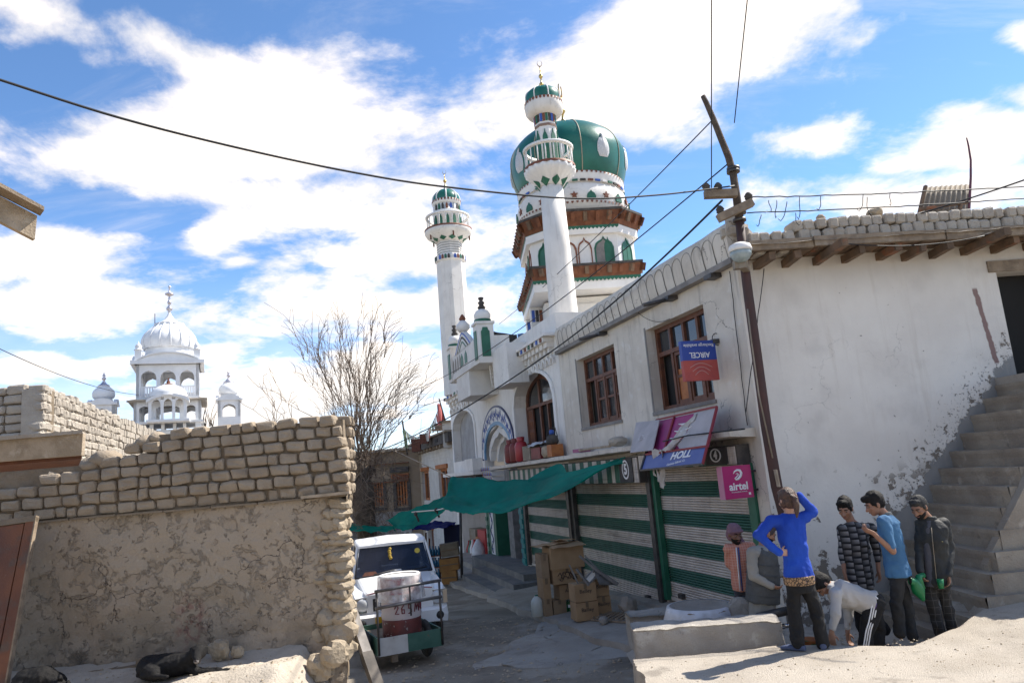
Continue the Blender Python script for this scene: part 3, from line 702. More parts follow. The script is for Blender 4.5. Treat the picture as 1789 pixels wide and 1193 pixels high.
# staircase up the side wall
STEPM = mat('worn_step_concrete', (.33, .285, .225), .92, (.25, .21, .165), 2, .8, 40, stains=[((.44, .39, .32), 5, .56, .7, .6), ((.15, .125, .10), 7, .6, .72, .6)], fine=.2)
STAIR = thing('staircase', GG(2.5, .8, .6), 'steep bare concrete staircase climbing to the doorway along the flaking white wall', 'staircase')
PTS = [(3.77, 3.69), (3.54, 3.50), (3.30, 3.27), (3.08, 3.01), (2.86, 2.76), (2.645, 2.53), (2.46, 2.30), (2.30, 2.05), (2.13, 1.80), (1.95, 1.56), (1.78, 1.33), (1.60, 1.10), (1.42, .87), (1.25, .65)]
for i, (e0, z_) in enumerate(PTS):
    zb = PTS[i + 1][1] if i + 1 < len(PTS) else .2
    mb = MB(GG); wdt = 1.62 if i < 8 else 1.75 + .1 * (i - 8)
    mb.grid(lambda u, v: (e0 + .014 * fbm(u * 5, i * 2.3) - (.018 if v > .3 and v < .55 else 0) + (.9 * (v - .5) * 2 if v > .5 else 0), .003 + wdt * u, z_ - (.0 if v >= .45 else (zb - .03 - z_) * -1 * (1 - v / .45)) + .008 * fbm(u * 4, i * 1.7, v)), 14, 8)
    mb.poly([(e0, wdt, zb - .03), (e0 + .9, wdt, zb - .03), (e0 + .9, wdt, z_), (e0, wdt, z_)])
    obj('step', mb, STEPM, STAIR)
mb = MB(GG)                                   # smooth cement cheek on the open side
P = [(1.86, .2), (1.90, 1.40), (1.97, 1.53), (2.58, 2.30), (2.72, 2.50), (3.3, 3.22), (3.95, 3.86), (5.4, 3.86), (5.4, .2)]
mb.prism(P, 1.622, 1.74); obj('side_wall', mb, STEPM, STAIR)
mb = MB(GG); mb.box(3.78, 5.4, .003, 1.62, 3.55, 3.80); obj('landing', mb, M['concrete'], STAIR)
# ------------------------------------------------------------------ mosque
def merge(mb, lo):
    k = len(mb.v); mb.v += lo.v; mb.f += [tuple(k + i for i in f) for f in lo.f]; mb.mi += lo.mi; mb.sm += lo.sm
def tube_in(mb, fr, P, r, seg=4):
    lo = MB(); lo.tube([tuple(fr(*p)) for p in P], r, seg); merge(mb, lo)
MOS = thing('mosque', FF(14, -1, 0), 'whitewashed mosque with a green ribbed dome, two minarets and a painted arched portal', 'mosque')
ST0, STE = 8.16, 22.45
AR = (8.80, 12.46, 3.66, 6.05); PO = (12.75, 16.85, -.6, 4.95); LW = (18.0, 22.0, 3.62, 5.85); NI = (17.35, 21.6, -.95, 2.75); S6 = (8.42, 12.2, -.6, 2.42)
mb = MB(FF)
wall_holes(mb, ST0, STE, -1.6, 7.02, [AR, PO, LW, NI, S6], .36)
mb.poly([(ST0, 0, 7.02), (STE, 0, 7.02), (STE, -.3, 7.02), (ST0, -.3, 7.02)]); mb.poly([(ST0, -.3, 7.02), (STE, -.3, 7.02), (STE, -.3, 6.4), (ST0, -.3, 6.4)])
mb.poly([(ST0, -.3, 6.42), (STE, -.3, 6.42), (STE, -9, 6.42), (ST0, -9, 6.42)])
mb.poly([(STE, 0, -1.6), (STE, 0, 7.02), (STE, -9, 7.02), (STE, -9, -1.6)]); mb.poly([(ST0, 0, 6.4), (ST0, 0, 7.02), (ST0, -9, 7.02), (ST0, -9, 6.4)])
obj('wall', mb, M['white'], MOS)
def arch_fill(h, zs, zt, cusp, o0, o1, n=20, power=.5):
    mb = MB(FF); P = arch_pts(h[0], h[1], zs, zs, zt, n, power, cusp)[1:-1]
    Q = [(x, h[3] + .001) for x, z in P]; mb.ring(P, Q, o0, o1); return mb
obj('arch_spandrel', arch_fill(AR, 4.95, 5.93, .22, -.34, -.003), M['white'], MOS)
obj('arch_spandrel', arch_fill(LW, 4.95, 5.78, .22, -.34, -.003), M['white'], MOS)
for h, zs, zt in ((AR, 4.95, 5.93), (LW, 4.95, 5.78)):                # raised rim round each arch
    mb = MB(FF); A = arch_pts(h[0], h[1], h[2], zs, zt, 20, .5, .22); B = arch_pts(h[0] - .16, h[1] + .16, h[2], zs, zt + .22, 20, .5, .34)
    mb.ring(A, B, .003, .05); obj('arch_rim', mb, M['bright'], MOS)
# arched window: wood frame, fan light, leaf open
mb = MB(FF); A = arch_pts(9.58, 12.42, 3.82, 4.9, 5.78, 16); B = arch_pts(9.72, 12.28, 3.82, 4.9, 5.64, 16)
mb.ring(A, B, -.42, -.34); mb.box(9.6, 12.4, -.42, -.335, 4.84, 4.93); mb.box(9.58, 12.42, -.42, -.30, 3.74, 3.83)
wn = obj('window', mb, M['frame'], MOS, origin=FF(11.3, -.4, 3.8))
for a, b_ in ((11.0, 11.12), (10.34, 10.42)):
    mb = MB(FF); mb.box(a, b_, -.415, -.345, 3.83, 4.84 if a < 11 else 5.62); obj('mullion', mb, M['frame'], wn)
mb = MB(FF); mb.box(11.8, 12.28, -.41, -.36, 3.84, 4.83); lf = obj('shutter_leaf', mb, M['frame'], wn)
mb = MB(FF)
for z0 in (3.92, 4.24, 4.56): mb.box(11.88, 12.20, -.359, -.35, z0, z0 + .22)
obj('leaf_panel', mb, M['carved'], lf, kind='stuff')
mb = MB(FF); A = arch_pts(9.68, 12.35, 4.93, 4.93, 5.68, 14); mb.prism(A, -.40, -.395); obj('pane', mb, M['glass'], wn)
mb = MB(FF); mb.box(10.4, 10.62, -.52, -.5, 3.9, 4.8); mb2 = MB(FF); mb2.box(11.0, 11.25, -.52, -.5, 3.9, 4.84); 
M['cloth_blue'] = mat('navy_cloth', (.015, .02, .06), .9); obj('curtain', mb, M['cloth_blue'], wn)
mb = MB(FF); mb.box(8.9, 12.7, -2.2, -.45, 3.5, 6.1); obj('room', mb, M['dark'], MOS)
# left window: closed with a sheet of old metal
mb = MB(FF); mb.box(18.0, 22.0, -.34, -.30, 3.6, 5.8); obj('sheet_panel', mb, mat('dusty_board', (.36, .35, .34), .8, (.28, .27, .26), 2, stains=[((.45, .44, .43), 5, .55, .7, .6)]), MOS)
mb = MB(FF); mb.box(18.25, 18.9, -.298, -.25, 3.65, 4.75); obj('wood_leaf', mb, M['soot'], MOS)
# portal
mb = arch_fill(PO, 3.72, 4.62, .10, -.9, -.003, 24, .62); obj('portal_spandrel', mb, M['white'], MOS)
mb = MB(FF); A = arch_pts(12.72, 16.9, 3.55, 3.85, 5.22, 24, .55); B = arch_pts(12.98, 16.62, 3.55, 3.8, 4.72, 24, .6); mb.ring(A, B, .003, .045)
band = obj('portal_band', mb, M['bright'], MOS)
mb = MB(FF); A = arch_pts(12.68, 16.94, 3.50, 3.85, 5.28, 24, .55); B = arch_pts(12.72, 16.9, 3.50, 3.85, 5.22, 24, .55); mb.ring(A, B, .003, .055); obj('band_edge', mb, mat('dark_blue_line', (.03, .04, .12), .5), band)
mb = MB(FF); A = arch_pts(12.96, 16.64, 3.50, 3.8, 4.74, 24, .6); B = arch_pts(13.10, 16.50, 3.50, 3.78, 4.62, 24, .6); mb.ring(A, B, .003, .058); obj('blue_edge', mb, mat('pale_blue_trim', (.12, .26, .42), .5), band)
# vine ornament on the band: a winding stem with leaves
P = arch_pts(12.85, 16.76, 3.6, 3.82, 4.97, 60, .57); stem = MB(FF); leaf = MB(FF)
Q = []
for i, (x, z) in enumerate(P[1:-1]):
    Q.append((x, .052, z + .07 * sin(i * .75)))
tube_in(stem, FF, Q, .014, 4)
for i in range(2, len(Q) - 2, 2):
    x, o_, z = Q[i]; s_ = 1 if i % 4 else -1
    leaf.poly([(x, .056, z), (x + .05, .056, z + .10 * s_), (x, .056, z + .20 * s_), (x - .05, .056, z + .10 * s_)])
    leaf.poly([(x, .057, z), (x + .11, .057, z + .03 * s_), (x + .16, .057, z + .12 * s_), (x + .06, .057, z + .08 * s_)])
obj('vine_stem', stem, M['blue'], band); obj('vine_leaf', leaf, mat('leaf_blue', (.06, .09, .28), .5), band, kind='stuff')
# stepped trefoil lobes within the arch
for k in range(3):
    mb = MB(FF); w = .28 + .16 * k; zt = 4.55 - .30 * k; 
    A = arch_pts(13.15 + .25 * k, 16.45 - .25 * k, 3.0, 3.66 - .1 * k, 4.60 - .17 * k, 21, .6, .12)[1:-1]
    B = [(x + .16 * (1 if x < 14.8 else -1) * (1 if abs(x - 14.8) > .2 else 0), z - .16 - .06 * abs(sin((x - 13.2) * 5.2))) for x, z in A]
    mb.ring(A, B, -.28 - .2 * k, -.08 - .2 * k); obj('arch_lobe', mb, M['white'], MOS)
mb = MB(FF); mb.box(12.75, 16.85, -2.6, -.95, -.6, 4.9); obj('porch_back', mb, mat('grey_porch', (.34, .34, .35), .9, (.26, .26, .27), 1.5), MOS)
# pilaster left of the door, capital with zigzag, green vine panel
mb = MB(FF); mb.box(15.75, 16.84, -.5, .04, .05, 2.72); pil = obj('pilaster', mb, M['panel_green'], MOS)
mb = MB(FF); mb.box(16.06, 16.52, .042, .055, .22, 2.7); vp = obj('vine_panel', mb, M['bright'], pil)
mb = MB(FF); tube_in(mb, FF, [(16.29 + .13 * sin(i * .62), .064, .28 + i * .06) for i in range(40)], .018, 4); obj('vine_stem', mb, mat('vine_navy', (.02, .03, .14), .5), vp)
mb = MB(FF)
for i in range(2, 38, 4):
    x = 16.29 + .13 * sin(i * .62); z = .28 + i * .06; sg = -1 if sin(i * .62) > 0 else 1
    mb.poly([(x, .066, z), (x + .10 * sg, .066, z + .05), (x + .16 * sg, .066, z + .02), (x + .08 * sg, .066, z - .03)])
obj('vine_leaf', mb, mat('leaf_navy', (.05, .09, .30), .5), vp, kind='stuff')
mb = MB(FF)
for z0, w, c in ((2.74, .60, 0), (2.92, .66, 0), (3.10, .72, 0)): mb.box(16.3 - w, 16.3 + w, -.5, .02 + (w - .55) * .6, z0, z0 + .16)
cap = obj('capital', mb, M['bright'], pil)
for r_, (z0, cnt) in enumerate(((2.76, 7), (2.94, 8), (3.12, 9))):
    for i in range(cnt):
        w = .60 + r_ * .06; x0 = 16.3 - w + 2 * w * i / cnt; x1 = 16.3 - w + 2 * w * (i + 1) / cnt; o_ = .024 + (w - .55) * .6
        mb = MB(FF); mb.prism([(x0 + .02, z0), (x1 - .02, z0), ((x0 + x1) / 2, z0 + .13)], o_, o_ + .012)
        obj('zigzag_tooth', mb, M['blue'] if (i + r_) % 2 else M['brown'], cap)
for i in range(6):                             # coloured flutes under the capital
    mb = MB(FF); mb.box(15.78 + i * .175, 15.92 + i * .175, .04, .06, 2.30, 2.71); obj('flute', mb, (M['blue'], M['brown'], M['bright'])[i % 3], pil)
mb = MB(FF); mb.box(14.35, 14.95, -.42, -.18, -.02, 3.1); obj('grey_post', mb, mat('grey_timber', (.27, .255, .24), .85, (.19, .18, .17), 5, .5, 40), MOS)
mb = MB(FF); mb.box(13.0, 14.3, -.85, -.8, .0, 2.9); dr = obj('door', mb, mat('grey_wood_door', (.17, .155, .145), .85, (.12, .11, .10), 3, .4, 30), MOS)
mb = MB(FF); mb.box(13.6, 13.72, -.8, -.74, 1.35, 1.55); obj('handle', mb, M['iron'], dr)
for i in range(16):                            # toothed green jamb with a blue edge
    mb = MB(FF); mb.box(12.42, 12.74, .002, .06 + (.03 if i % 2 else 0), .12 + i * .145, .12 + i * .145 + .135); obj('jamb_block', mb, M['teal'], MOS)
mb = MB(FF); mb.box(12.745, 12.86, -.3, .03, .1, 2.45); obj('jamb_edge', mb, M['blue'], MOS)
for i in range(17):
    mb = MB(FF); mb.box(16.86, 17.10, .002, .05 + (.025 if i % 2 else 0), .0 + i * .15, .0 + i * .15 + .14); obj('jamb_block', mb, M['panel_green'], MOS)
# niche with goods left of the portal
mb = MB(FF)
mb.poly([(17.35, -1.6, -.95), (21.6, -1.6, -.95), (21.6, -1.6, 2.75), (17.35, -1.6, 2.75)])
mb.poly([(17.35, -.36, -.95), (17.35, -1.6, -.95), (17.35, -1.6, 2.75), (17.35, -.36, 2.75)]); mb.poly([(21.6, -.36, -.95), (21.6, -1.6, -.95), (21.6, -1.6, 2.75), (21.6, -.36, 2.75)])
mb.poly([(17.35, -.36, 2.75), (21.6, -.36, 2.75), (21.6, -1.6, 2.75), (17.35, -1.6, 2.75)]); mb.poly([(17.35, -.0, -.45), (21.6, -.0, -.45), (21.6, -1.6, -.45), (17.35, -1.6, -.45)])
obj('niche', mb, M['white'], MOS)
mb = MB(FF); mb.box(17.0, 22.9, .003, .42, 3.02, 3.16); obj('door_ledge', mb, M['white'], MOS)
mb = MB(FF); mb.box(17.3, 18.6, .003, .36, 3.17, 3.62); obj('block_on_ledge', mb, M['white'], MOS)
mb = MB(FF); mb.box(17.1, 22.6, .004, .30, 2.62, 3.0); obj('shutter_box', mb, M['soot'], MOS)
rs = shutter(8.45, 12.18, .30, 2.40, MOS)
# steps up to the portal
for i, (s0, s1, o1, zt, mt) in enumerate([(10.6, 16.9, .72, .20, 'slate'), (10.2, 15.1, 1.14, .03, 'slate'), (9.5, 14.8, 1.56, -.14, 'slate'), (16.92, 21.3, .70, -.12, 'concrete'), (15.12, 20.9, 1.16, -.32, 'concrete'), (14.82, 21.6, 1.62, -.52, 'concrete')]):
    mb = MB(FF)
    mb.grid(lambda u, v: (s0 + (s1 - s0) * u, -.35 + (o1 + .35) * min(1, v / .7), zt - max(0, v - .7) / .3 * 1.1 + .008 * fbm(u * 9, v * 2, i)), 16, 10)
    mb.poly([(s0, -.35, zt), (s0, o1, zt), (s0, o1, zt - 1.1), (s0, -.35, zt - 1.1)])
    obj('step', mb, M[mt], MOS)
# corbelled cornice with painted beads
def corbels(s0, s1, n, parent):
    for i in range(n):
        s_ = s0 + (s1 - s0) * (i + .5) / n; w = (s1 - s0) / n
        mb = MB(FF); mb.box(s_ - w * .46, s_ + w * .46, .003, .30, 6.30, 6.42); mb.box(s_ - w * .36, s_ + w * .36, .003, .20, 6.16, 6.30); mb.box(s_ - w * .2, s_ + w * .2, .003, .12, 6.02, 6.16)
        c = obj('corbel', mb, M['white'], parent)
        mb = MB(FF); mb.box(s_ - w * .17, s_ + w * .17, .302, .33, 6.31, 6.41)
        obj('bead', mb, (M['brown'], M['blue'], M['soot'], M['panel_green'])[i % 4], c)
        mb = MB(FF); mb.ring(arch_pts(s_ - w * .42, s_ + w * .42, 5.72, 5.82, 5.98, 6, .6, .3), arch_pts(s_ - w * .26, s_ + w * .26, 5.72, 5.8, 5.90, 6, .6, .3), .003, .07); obj('lobe', mb, M['white'], c)
corbels(8.4, 12.6, 12, MOS); corbels(17.4, 22.3, 7, MOS)
mb = MB(FF); mb.box(8.2, 12.7, .003, .34, 6.425, 6.50); obj('cornice', mb, M['white'], MOS)
# balcony over the portal
mb = MB(FF); mb.box(12.45, 17.05, .003, 1.02, 6.46, 6.60); mb.box(12.45, 17.05, .88, 1.0, 6.60, 7.30); mb.box(12.45, 12.57, .003, .86, 6.60, 7.30); mb.box(16.93, 17.05, .003, .86, 6.60, 7.30)
bal = obj('balcony', mb, M['white'], MOS, origin=FF(14.7, .5, 6.5))
for s_ in (12.62, 16.85):
    mb = MB(FF); mb.box(s_ - .26, s_ + .26, .52, 1.06, 6.42, 7.66); po = obj('balcony_post', mb, M['white'], bal)
    mb = MB(FF); mb.box(s_ - .31, s_ + .31, .48, 1.10, 7.662, 7.74); obj('post_cap', mb, M['white'], po)
    mb = MB(FF); mb.box(s_ - .17, s_ + .17, 1.062, 1.085, 6.55, 7.46); obj('green_panel', mb, M['panel_green'], po)
    for sg in (-1, 1):
        if s_ < 14: 
            mb = MB(FF); P = [(.66, 6.62), (.94, 6.62), (.94, 7.42), (.90, 7.46), (.88, 7.55), (.72, 7.55), (.70, 7.46), (.66, 7.42)]
            v0 = len(mb.v); a = mb.pts([(s_ - .262, o_, z) for o_, z in P]); b_ = mb.pts([(s_ - .285, o_, z) for o_, z in P]); n = len(P)
            mb.face([b_ + k for k in range(n)])
            for k in range(n): mb.face((a + k, a + (k + 1) % n, b_ + (k + 1) % n, b_ + k))
            if sg == 1: obj('green_panel', mb, M['panel_green'], po)
    mb = MB(); C_ = FF(s_, .79, 0); z0 = 7.742
    mb.lathe([(.16, z0), (.20, z0 + .04), (.26, z0 + .16), (.27, z0 + .26), (.20, z0 + .38), (.09, z0 + .44)], (C_.x, C_.y), 16)
    dm = obj('post_dome', mb, M['bright'], po)
    mb = MB(); mb.lathe([(.10, z0 + .44), (.13, z0 + .50), (.07, z0 + .58), (.11, z0 + .66), (.05, z0 + .72), (.09, z0 + .80), (.08, z0 + .83)], (C_.x, C_.y), 10); obj('dome_knob', mb, M['soot'], po)
    mb = MB(); mb.lathe([(.27, z0 + .02), (.275, z0 + .09), (.262, z0 + .10), (.24, z0 + .02)], (C_.x, C_.y), 16, cap=False); obj('dome_collar', mb, M['panel_green'], po)
# pediment of the balcony: curved gable with coloured stripes and a small dome
mb = MB(FF); A = [(13.5 + 2.6 * t, 7.30 + .62 * (1 - abs(2 * t - 1) ** 1.4)) for t in [k / 14 for k in range(15)]]; B = [(x, 7.25) for x, z in A]; mb.ring(A, B, .86, 1.0); ped = obj('pediment', mb, M['white'], bal)
for k, mt in enumerate(('blue', 'bright', 'soot', 'bright', 'panel_green')):
    f0 = 1 - .13 * k; f1 = f0 - .10
    mb = MB(FF); A = [(14.8 + 1.2 * f0 * (2 * t - 1), 7.30 + .58 * f0 * (1 - abs(2 * t - 1) ** 1.4)) for t in [k_ / 14 for k_ in range(15)]]; B = [(14.8 + 1.2 * f1 * (2 * t - 1), 7.30 + .58 * f1 * (1 - abs(2 * t - 1) ** 1.4)) for t in [k_ / 14 for k_ in range(15)]]
    mb.ring(A, B, 1.0, 1.012); obj('stripe', mb, M[mt], ped)
C_ = FF(14.8, .93, 0); z0 = 7.9
mb = MB(); mb.lathe([(.14, z0), (.24, z0 + .12), (.24, z0 + .24), (.1, z0 + .40)], (C_.x, C_.y), 14); obj('gable_dome', mb, M['bright'], bal)
mb = MB(); mb.lathe([(.08, z0 + .40), (.13, z0 + .46), (.05, z0 + .60), (0, z0 + .64)], (C_.x, C_.y), 8); obj('gable_knob', mb, M['brown'], bal)
for k in range(2):
    mb = MB(FF); s_ = 14.2 + .62 * k; mb.prism(arch_pts(s_, s_ + .36, 6.75, 6.95, 7.18, 8, .6, .3), 1.002, 1.015); obj('green_arch', mb, M['panel_green'], bal)
for k in range(4):
    mb = MB(FF); s_ = 15.2 + .38 * k; mb.prism(arch_pts(s_, s_ + .2, 6.7, 7.0, 7.2, 8, .6, .2), 1.002, 1.012); obj('grey_arch', mb, M['concrete'], bal)
mb = MB(FF); mb.box(14.2, 16.2, .003, .98, 5.62, 6.455); obj('balcony_bracket', mb, M['white'], bal)
mb = MB(FF); mb.box(10.75, 12.42, .003, .62, 5.55, 6.74); obj('balcony_side_box', mb, M['white'], bal)
for i in range(5):
    mb = MB(FF); s_ = 13.2 + i * .19; mb.box(s_, s_ + .14, .003, .5 - .06 * i, 6.30 - .12 * i, 6.455); obj('bracket_step', mb, M['white'], bal)

# ---- things that turn round an axis: (pixel row, half width in pixels) read off the photograph at the axis' depth
def axis_prof(ax, Y, rows):
    """ax: ((x0,y0),(x1,y1)) two pixels of the axis; rows: [(row, half width)] -> centre, [(radius, z)], px->z"""
    (x0, y0), (x1, y1) = ax
    def P(py): return at_y(x0 + (x1 - x0) * (py - y0) / (y1 - y0), py, Y)
    C_ = P(y1); pr = []
    for py, hw in rows:
        q = P(py); k = (q - EYE).dot(CW) / FPX; pr.append((hw * k, q.z))
    return (C_.x, C_.y), pr, P
def up(pr): return sorted(pr, key=lambda t: t[1])
def scallops(parent, c, r, z, n, w, h, m, name, out=.03):
    mb = MB()
    for i in range(n):
        t = 2 * pi * i / n; x = Vector((cos(t), sin(t), 0)); y = Vector((-sin(t), cos(t), 0)); o = Vector((c[0], c[1], z)) + x * r
        mb.poly([tuple(o - y * w), tuple(o + y * w), tuple(o + y * w * .7 + Vector((0, 0, -h * .7)) + x * .005), tuple(o + Vector((0, 0, -h)) + x * .008), tuple(o - y * w * .7 + Vector((0, 0, -h * .7)) + x * .005)])
    return obj(name, mb, m, parent, kind='stuff')
def crescent(parent, c, z0, s, ang):
    mb = MB(); N = 16; A = []; B = []
    for i in range(N + 1):
        t = R_(-235 + 290 * i / N); A.append((s * cos(t), s * 1.35 * sin(t))); th = s * (.20 * sin(pi * i / N) + .03); B.append(((s - th) * cos(t), (s - th) * 1.35 * sin(t)))
    fr = Frame((c[0], c[1], z0 + s * 1.35), (cos(ang), sin(ang), 0), (-sin(ang), cos(ang), 0)); m_ = MB(fr); m_.ring(A, B, -s * .08, s * .08)
    return obj('crescent', m_, M['brass'], parent)
def finial(parent, c, z0, z1, r):
    h = z1 - z0; mb = MB()
    mb.lathe([(r, z0), (r * 1.0, z0 + .02 * h), (r * .35, z0 + .07 * h), (r * .8, z0 + .14 * h), (r * .85, z0 + .2 * h), (r * .3, z0 + .29 * h), (r * .22, z0 + .4 * h), (r * .3, z0 + .43 * h), (r * .75, z0 + .52 * h), (r * .7, z0 + .58 * h), (r * .25, z0 + .65 * h), (r * .2, z0 + .8 * h), (r * .12, z0 + h)], c, 12)
    f_ = obj('finial', mb, M['brass'], parent); return f_
def ribs(parent, c, prof, n, m, w=.05, a0=0.0, lift=1.012):
    for i in range(n):
        t = a0 + 2 * pi * i / n; mb = MB()
        mb.tube([(c[0] + r * lift * cos(t), c[1] + r * lift * sin(t), z) for r, z in prof], w, 5); obj('dome_rib', mb, m, parent)
def subdiv(prof, n=4):
    """smooth a profile (Catmull-Rom)"""
    out = []
    for i in range(len(prof) - 1):
        p0, p1, p2, p3 = prof[max(i - 1, 0)], prof[i], prof[i + 1], prof[min(i + 2, len(prof) - 1)]
        for k in range(n):
            t = k / n; out.append(tuple(.5 * (2 * b + (c - a) * t + (2 * a - 5 * b + 4 * c - d) * t * t + (3 * b - a - 3 * c + d) * t ** 3) for a, b, c, d in zip(p0, p1, p2, p3)))
    return out + [prof[-1]]
def arch_niches(parent, c, r, z0, z1, n, w, m, a0, out, name='niche_panel'):
    for i in range(n):
        t = a0 + 2 * pi * i / n; fr = Frame((c[0] + r * cos(t), c[1] + r * sin(t), 0), (-sin(t), cos(t), 0), (cos(t), sin(t), 0))
        mb = MB(fr); mb.prism(arch_pts(-w, w, z0, z0 + (z1 - z0) * .62, z1, 8, .55, .35), -.02, out); obj(name, mb, m[i % len(m)], parent)
def rail_ring(parent, c, r, z0, z1, n):
    mb = MB(); pr = [(r - .05, z1 - .07), (r + .05, z1 - .07), (r + .06, z1), (r - .05, z1), (r - .05, z1 - .07)]; mb.lathe(pr, c, 28, cap=False); rr_ = obj('gallery_rail', mb, M['bright'], parent)
    for i in range(n):
        t = 2 * pi * i / n; mb = MB(); mb.tube([(c[0] + r * cos(t), c[1] + r * sin(t), z0), (c[0] + r * cos(t), c[1] + r * sin(t), z1 - .06)], .02, 5); obj('baluster', mb, M['bright'], rr_)
# near minaret
Y1 = 20.6; ax1 = ((945, 100), (985, 549))
c1, pr, P1 = axis_prof(ax1, Y1, [(600, 26.5), (549, 25), (440, 22.6), (326, 19.8)])
mb = MB(); mb.lathe(up(pr), c1, 16, smooth=True); MN = obj('minaret', mb, M['white'], MOS, origin=(c1[0], c1[1], pr[0][1]))
_, pr, _ = axis_prof(ax1, Y1, [(328, 20.8), (322, 25), (312, 36), (306, 43.5), (299, 44.5), (297, 42), (296, 10)])
mb = MB(); mb.lathe(up(pr), c1, 80, wob=lambda t, z: 1 + .03 * cos(t * 20)); gal = obj('gallery', mb, M['bright'], MN)
_, pr, _ = axis_prof(ax1, Y1, [(299, 45), (295, 45.2), (294.6, 42), (300, 42)]); mb = MB(); mb.lathe(pr, c1, 36, cap=False); obj('gallery_edge', mb, M['brown'], gal)
for i in range(8):
    t = 2 * pi * i / 8 + .3; k = (P1(326) - EYE).dot(CW) / FPX; z = P1(326).z
    mb = MB(); r0, r1 = 21 * k, 33 * k; a, b_ = t - .36, t + .36
    mb.poly([(c1[0] + r0 * cos(t), c1[1] + r0 * sin(t), z - .1), (c1[0] + r0 * 1.18 * cos(b_), c1[1] + r0 * 1.18 * sin(b_), z + .07), (c1[0] + r1 * cos(t), c1[1] + r1 * sin(t), z + .155), (c1[0] + r0 * 1.18 * cos(a), c1[1] + r0 * 1.18 * sin(a), z + .07)])
    obj('green_tooth', mb, M['panel_green'], gal)
k1 = (P1(270) - EYE).dot(CW) / FPX
_, pr, _ = axis_prof(ax1, Y1, [(296, 19.5), (250, 19.5), (225, 19), (205, 19)]); mb = MB(); mb.lathe(up(pr), c1, 8, a0=.2, smooth=False); us = obj('upper_shaft', mb, M['bright'], MN)
arch_niches(us, c1, 18.2 * k1, P1(295).z, P1(232).z, 8, 5.2 * k1, [M['panel_green']], .2 + pi / 8, .035)
_, pr, _ = axis_prof(ax1, Y1, [(227, 20.2), (223, 20.2)]); mb = MB(); mb.lathe(up(pr), c1, 8, a0=.2, smooth=False); obj('shaft_band', mb, mat('taupe_band', (.25, .16, .12), .7), us)
arch_niches(us, c1, 18.0 * k1, P1(219).z, P1(196).z, 24, 2.0 * k1, [M['blue'], M['brown'], M['panel_green'], M['soot']], .1, .03, 'coloured_pane')
rail_ring(gal, c1, 41 * k1, P1(297).z, P1(262).z, 18)
_, pr, _ = axis_prof(ax1, Y1, [(206, 20), (203, 29), (198, 32.5), (190, 33.5), (183, 33), (181, 31)]); mb = MB(); mb.lathe(up(pr), c1, 32); cr_ = obj('dome_collar', mb, M['white'], us)
_, pr, _ = axis_prof(ax1, Y1, [(184, 31), (180, 31.2), (172, 31), (165, 28), (159, 20), (155.5, 10), (154, 3)]); dpr = subdiv(up(pr)); mb = MB(); mb.lathe(dpr, c1, 32); dm = obj('minaret_dome', mb, M['green'], MN)
ribs(dm, c1, dpr, 8, M['bright'], .020, .25)
scallops(cr_, c1, 34.0 * k1, P1(182).z, 32, .045, .10, M['brown'], 'collar_scallop')
finial(dm, c1, P1(155).z, P1(116).z, 5 * k1); crescent(dm, c1, P1(117).z, 4.6 * k1, .2)
# far minaret
Y2 = 31.4; ax2 = ((780, 300), (797, 600))
c2, pr, P2 = axis_prof(ax2, Y2, [(690, 27), (600, 26), (456, 24.6), (452, 24.6)])
mb = MB(); mb.lathe(up(pr), c2, 8, a0=.12, smooth=False); MF = obj('minaret', mb, M['white'], MOS, origin=(c2[0], c2[1], pr[0][1]))
k2 = (P2(430) - EYE).dot(CW) / FPX
_, pr, _ = axis_prof(ax2, Y2, [(455, 22), (424, 22)]); mb = MB(); mb.lathe(up(pr), c2, 8, a0=.12, smooth=False); nk = obj('grooved_neck', mb, M['white'], MF)
for i in range(6):
    py = 428 + i * 4.2; _, pr, _ = axis_prof(ax2, Y2, [(py, 22.4), (py + .9, 22.4)]); mb = MB(); mb.lathe(up(pr), c2, 8, a0=.12, smooth=False); obj('groove', mb, M['line'], nk)
_, pr, _ = axis_prof(ax2, Y2, [(459, 25.2), (458, 26.4), (450, 26.4), (449, 25)]); mb = MB(); mb.lathe(up(pr), c2, 24); bd = obj('tile_band', mb, M['bright'], MF)
arch_niches(bd, c2, 26.3 * k2, P2(457.5).z, P2(449.5).z, 30, 2.0 * k2, [M['brown'], M['panel_green'], M['soot'], M['bright'], M['blue']], .1, .02, 'coloured_tile')
_, pr, _ = axis_prof(ax2, Y2, [(425, 22.5), (421, 27), (414, 38), (409, 41), (405, 41), (404, 39), (403, 8)]); mb = MB(); mb.lathe(up(pr), c2, 36); gal2 = obj('gallery', mb, M['white'], MF)
_, pr, _ = axis_prof(ax2, Y2, [(405.5, 41.4), (403, 41.6), (402.6, 39), (405.5, 39)]); mb = MB(); mb.lathe(pr, c2, 36, cap=False); obj('gallery_edge', mb, M['brown'], gal2)
for i in range(10):
    t = 2 * pi * i / 10; z = P2(423).z; r0, r1 = 23 * k2, 32 * k2; a, b_ = t - .26, t + .26
    mb = MB(); mb.poly([(c2[0] + r0 * cos(t), c2[1] + r0 * sin(t), z - .05), (c2[0] + r0 * 1.15 * cos(b_), c2[1] + r0 * 1.15 * sin(b_), z + .04), (c2[0] + r1 * cos(t), c2[1] + r1 * sin(t), z + .11), (c2[0] + r0 * 1.15 * cos(a), c2[1] + r0 * 1.15 * sin(a), z + .04)]); obj('green_tooth', mb, M['panel_green'], gal2)
    if i % 2 == 0: mb = MB(); mb.tube([(c2[0] + 36 * k2 * cos(t), c2[1] + 36 * k2 * sin(t), P2(413).z - .25), (c2[0] + 36 * k2 * cos(t), c2[1] + 36 * k2 * sin(t), P2(413).z + .1)], .035, 5); obj('drop_knob', mb, M['rust'], gal2)
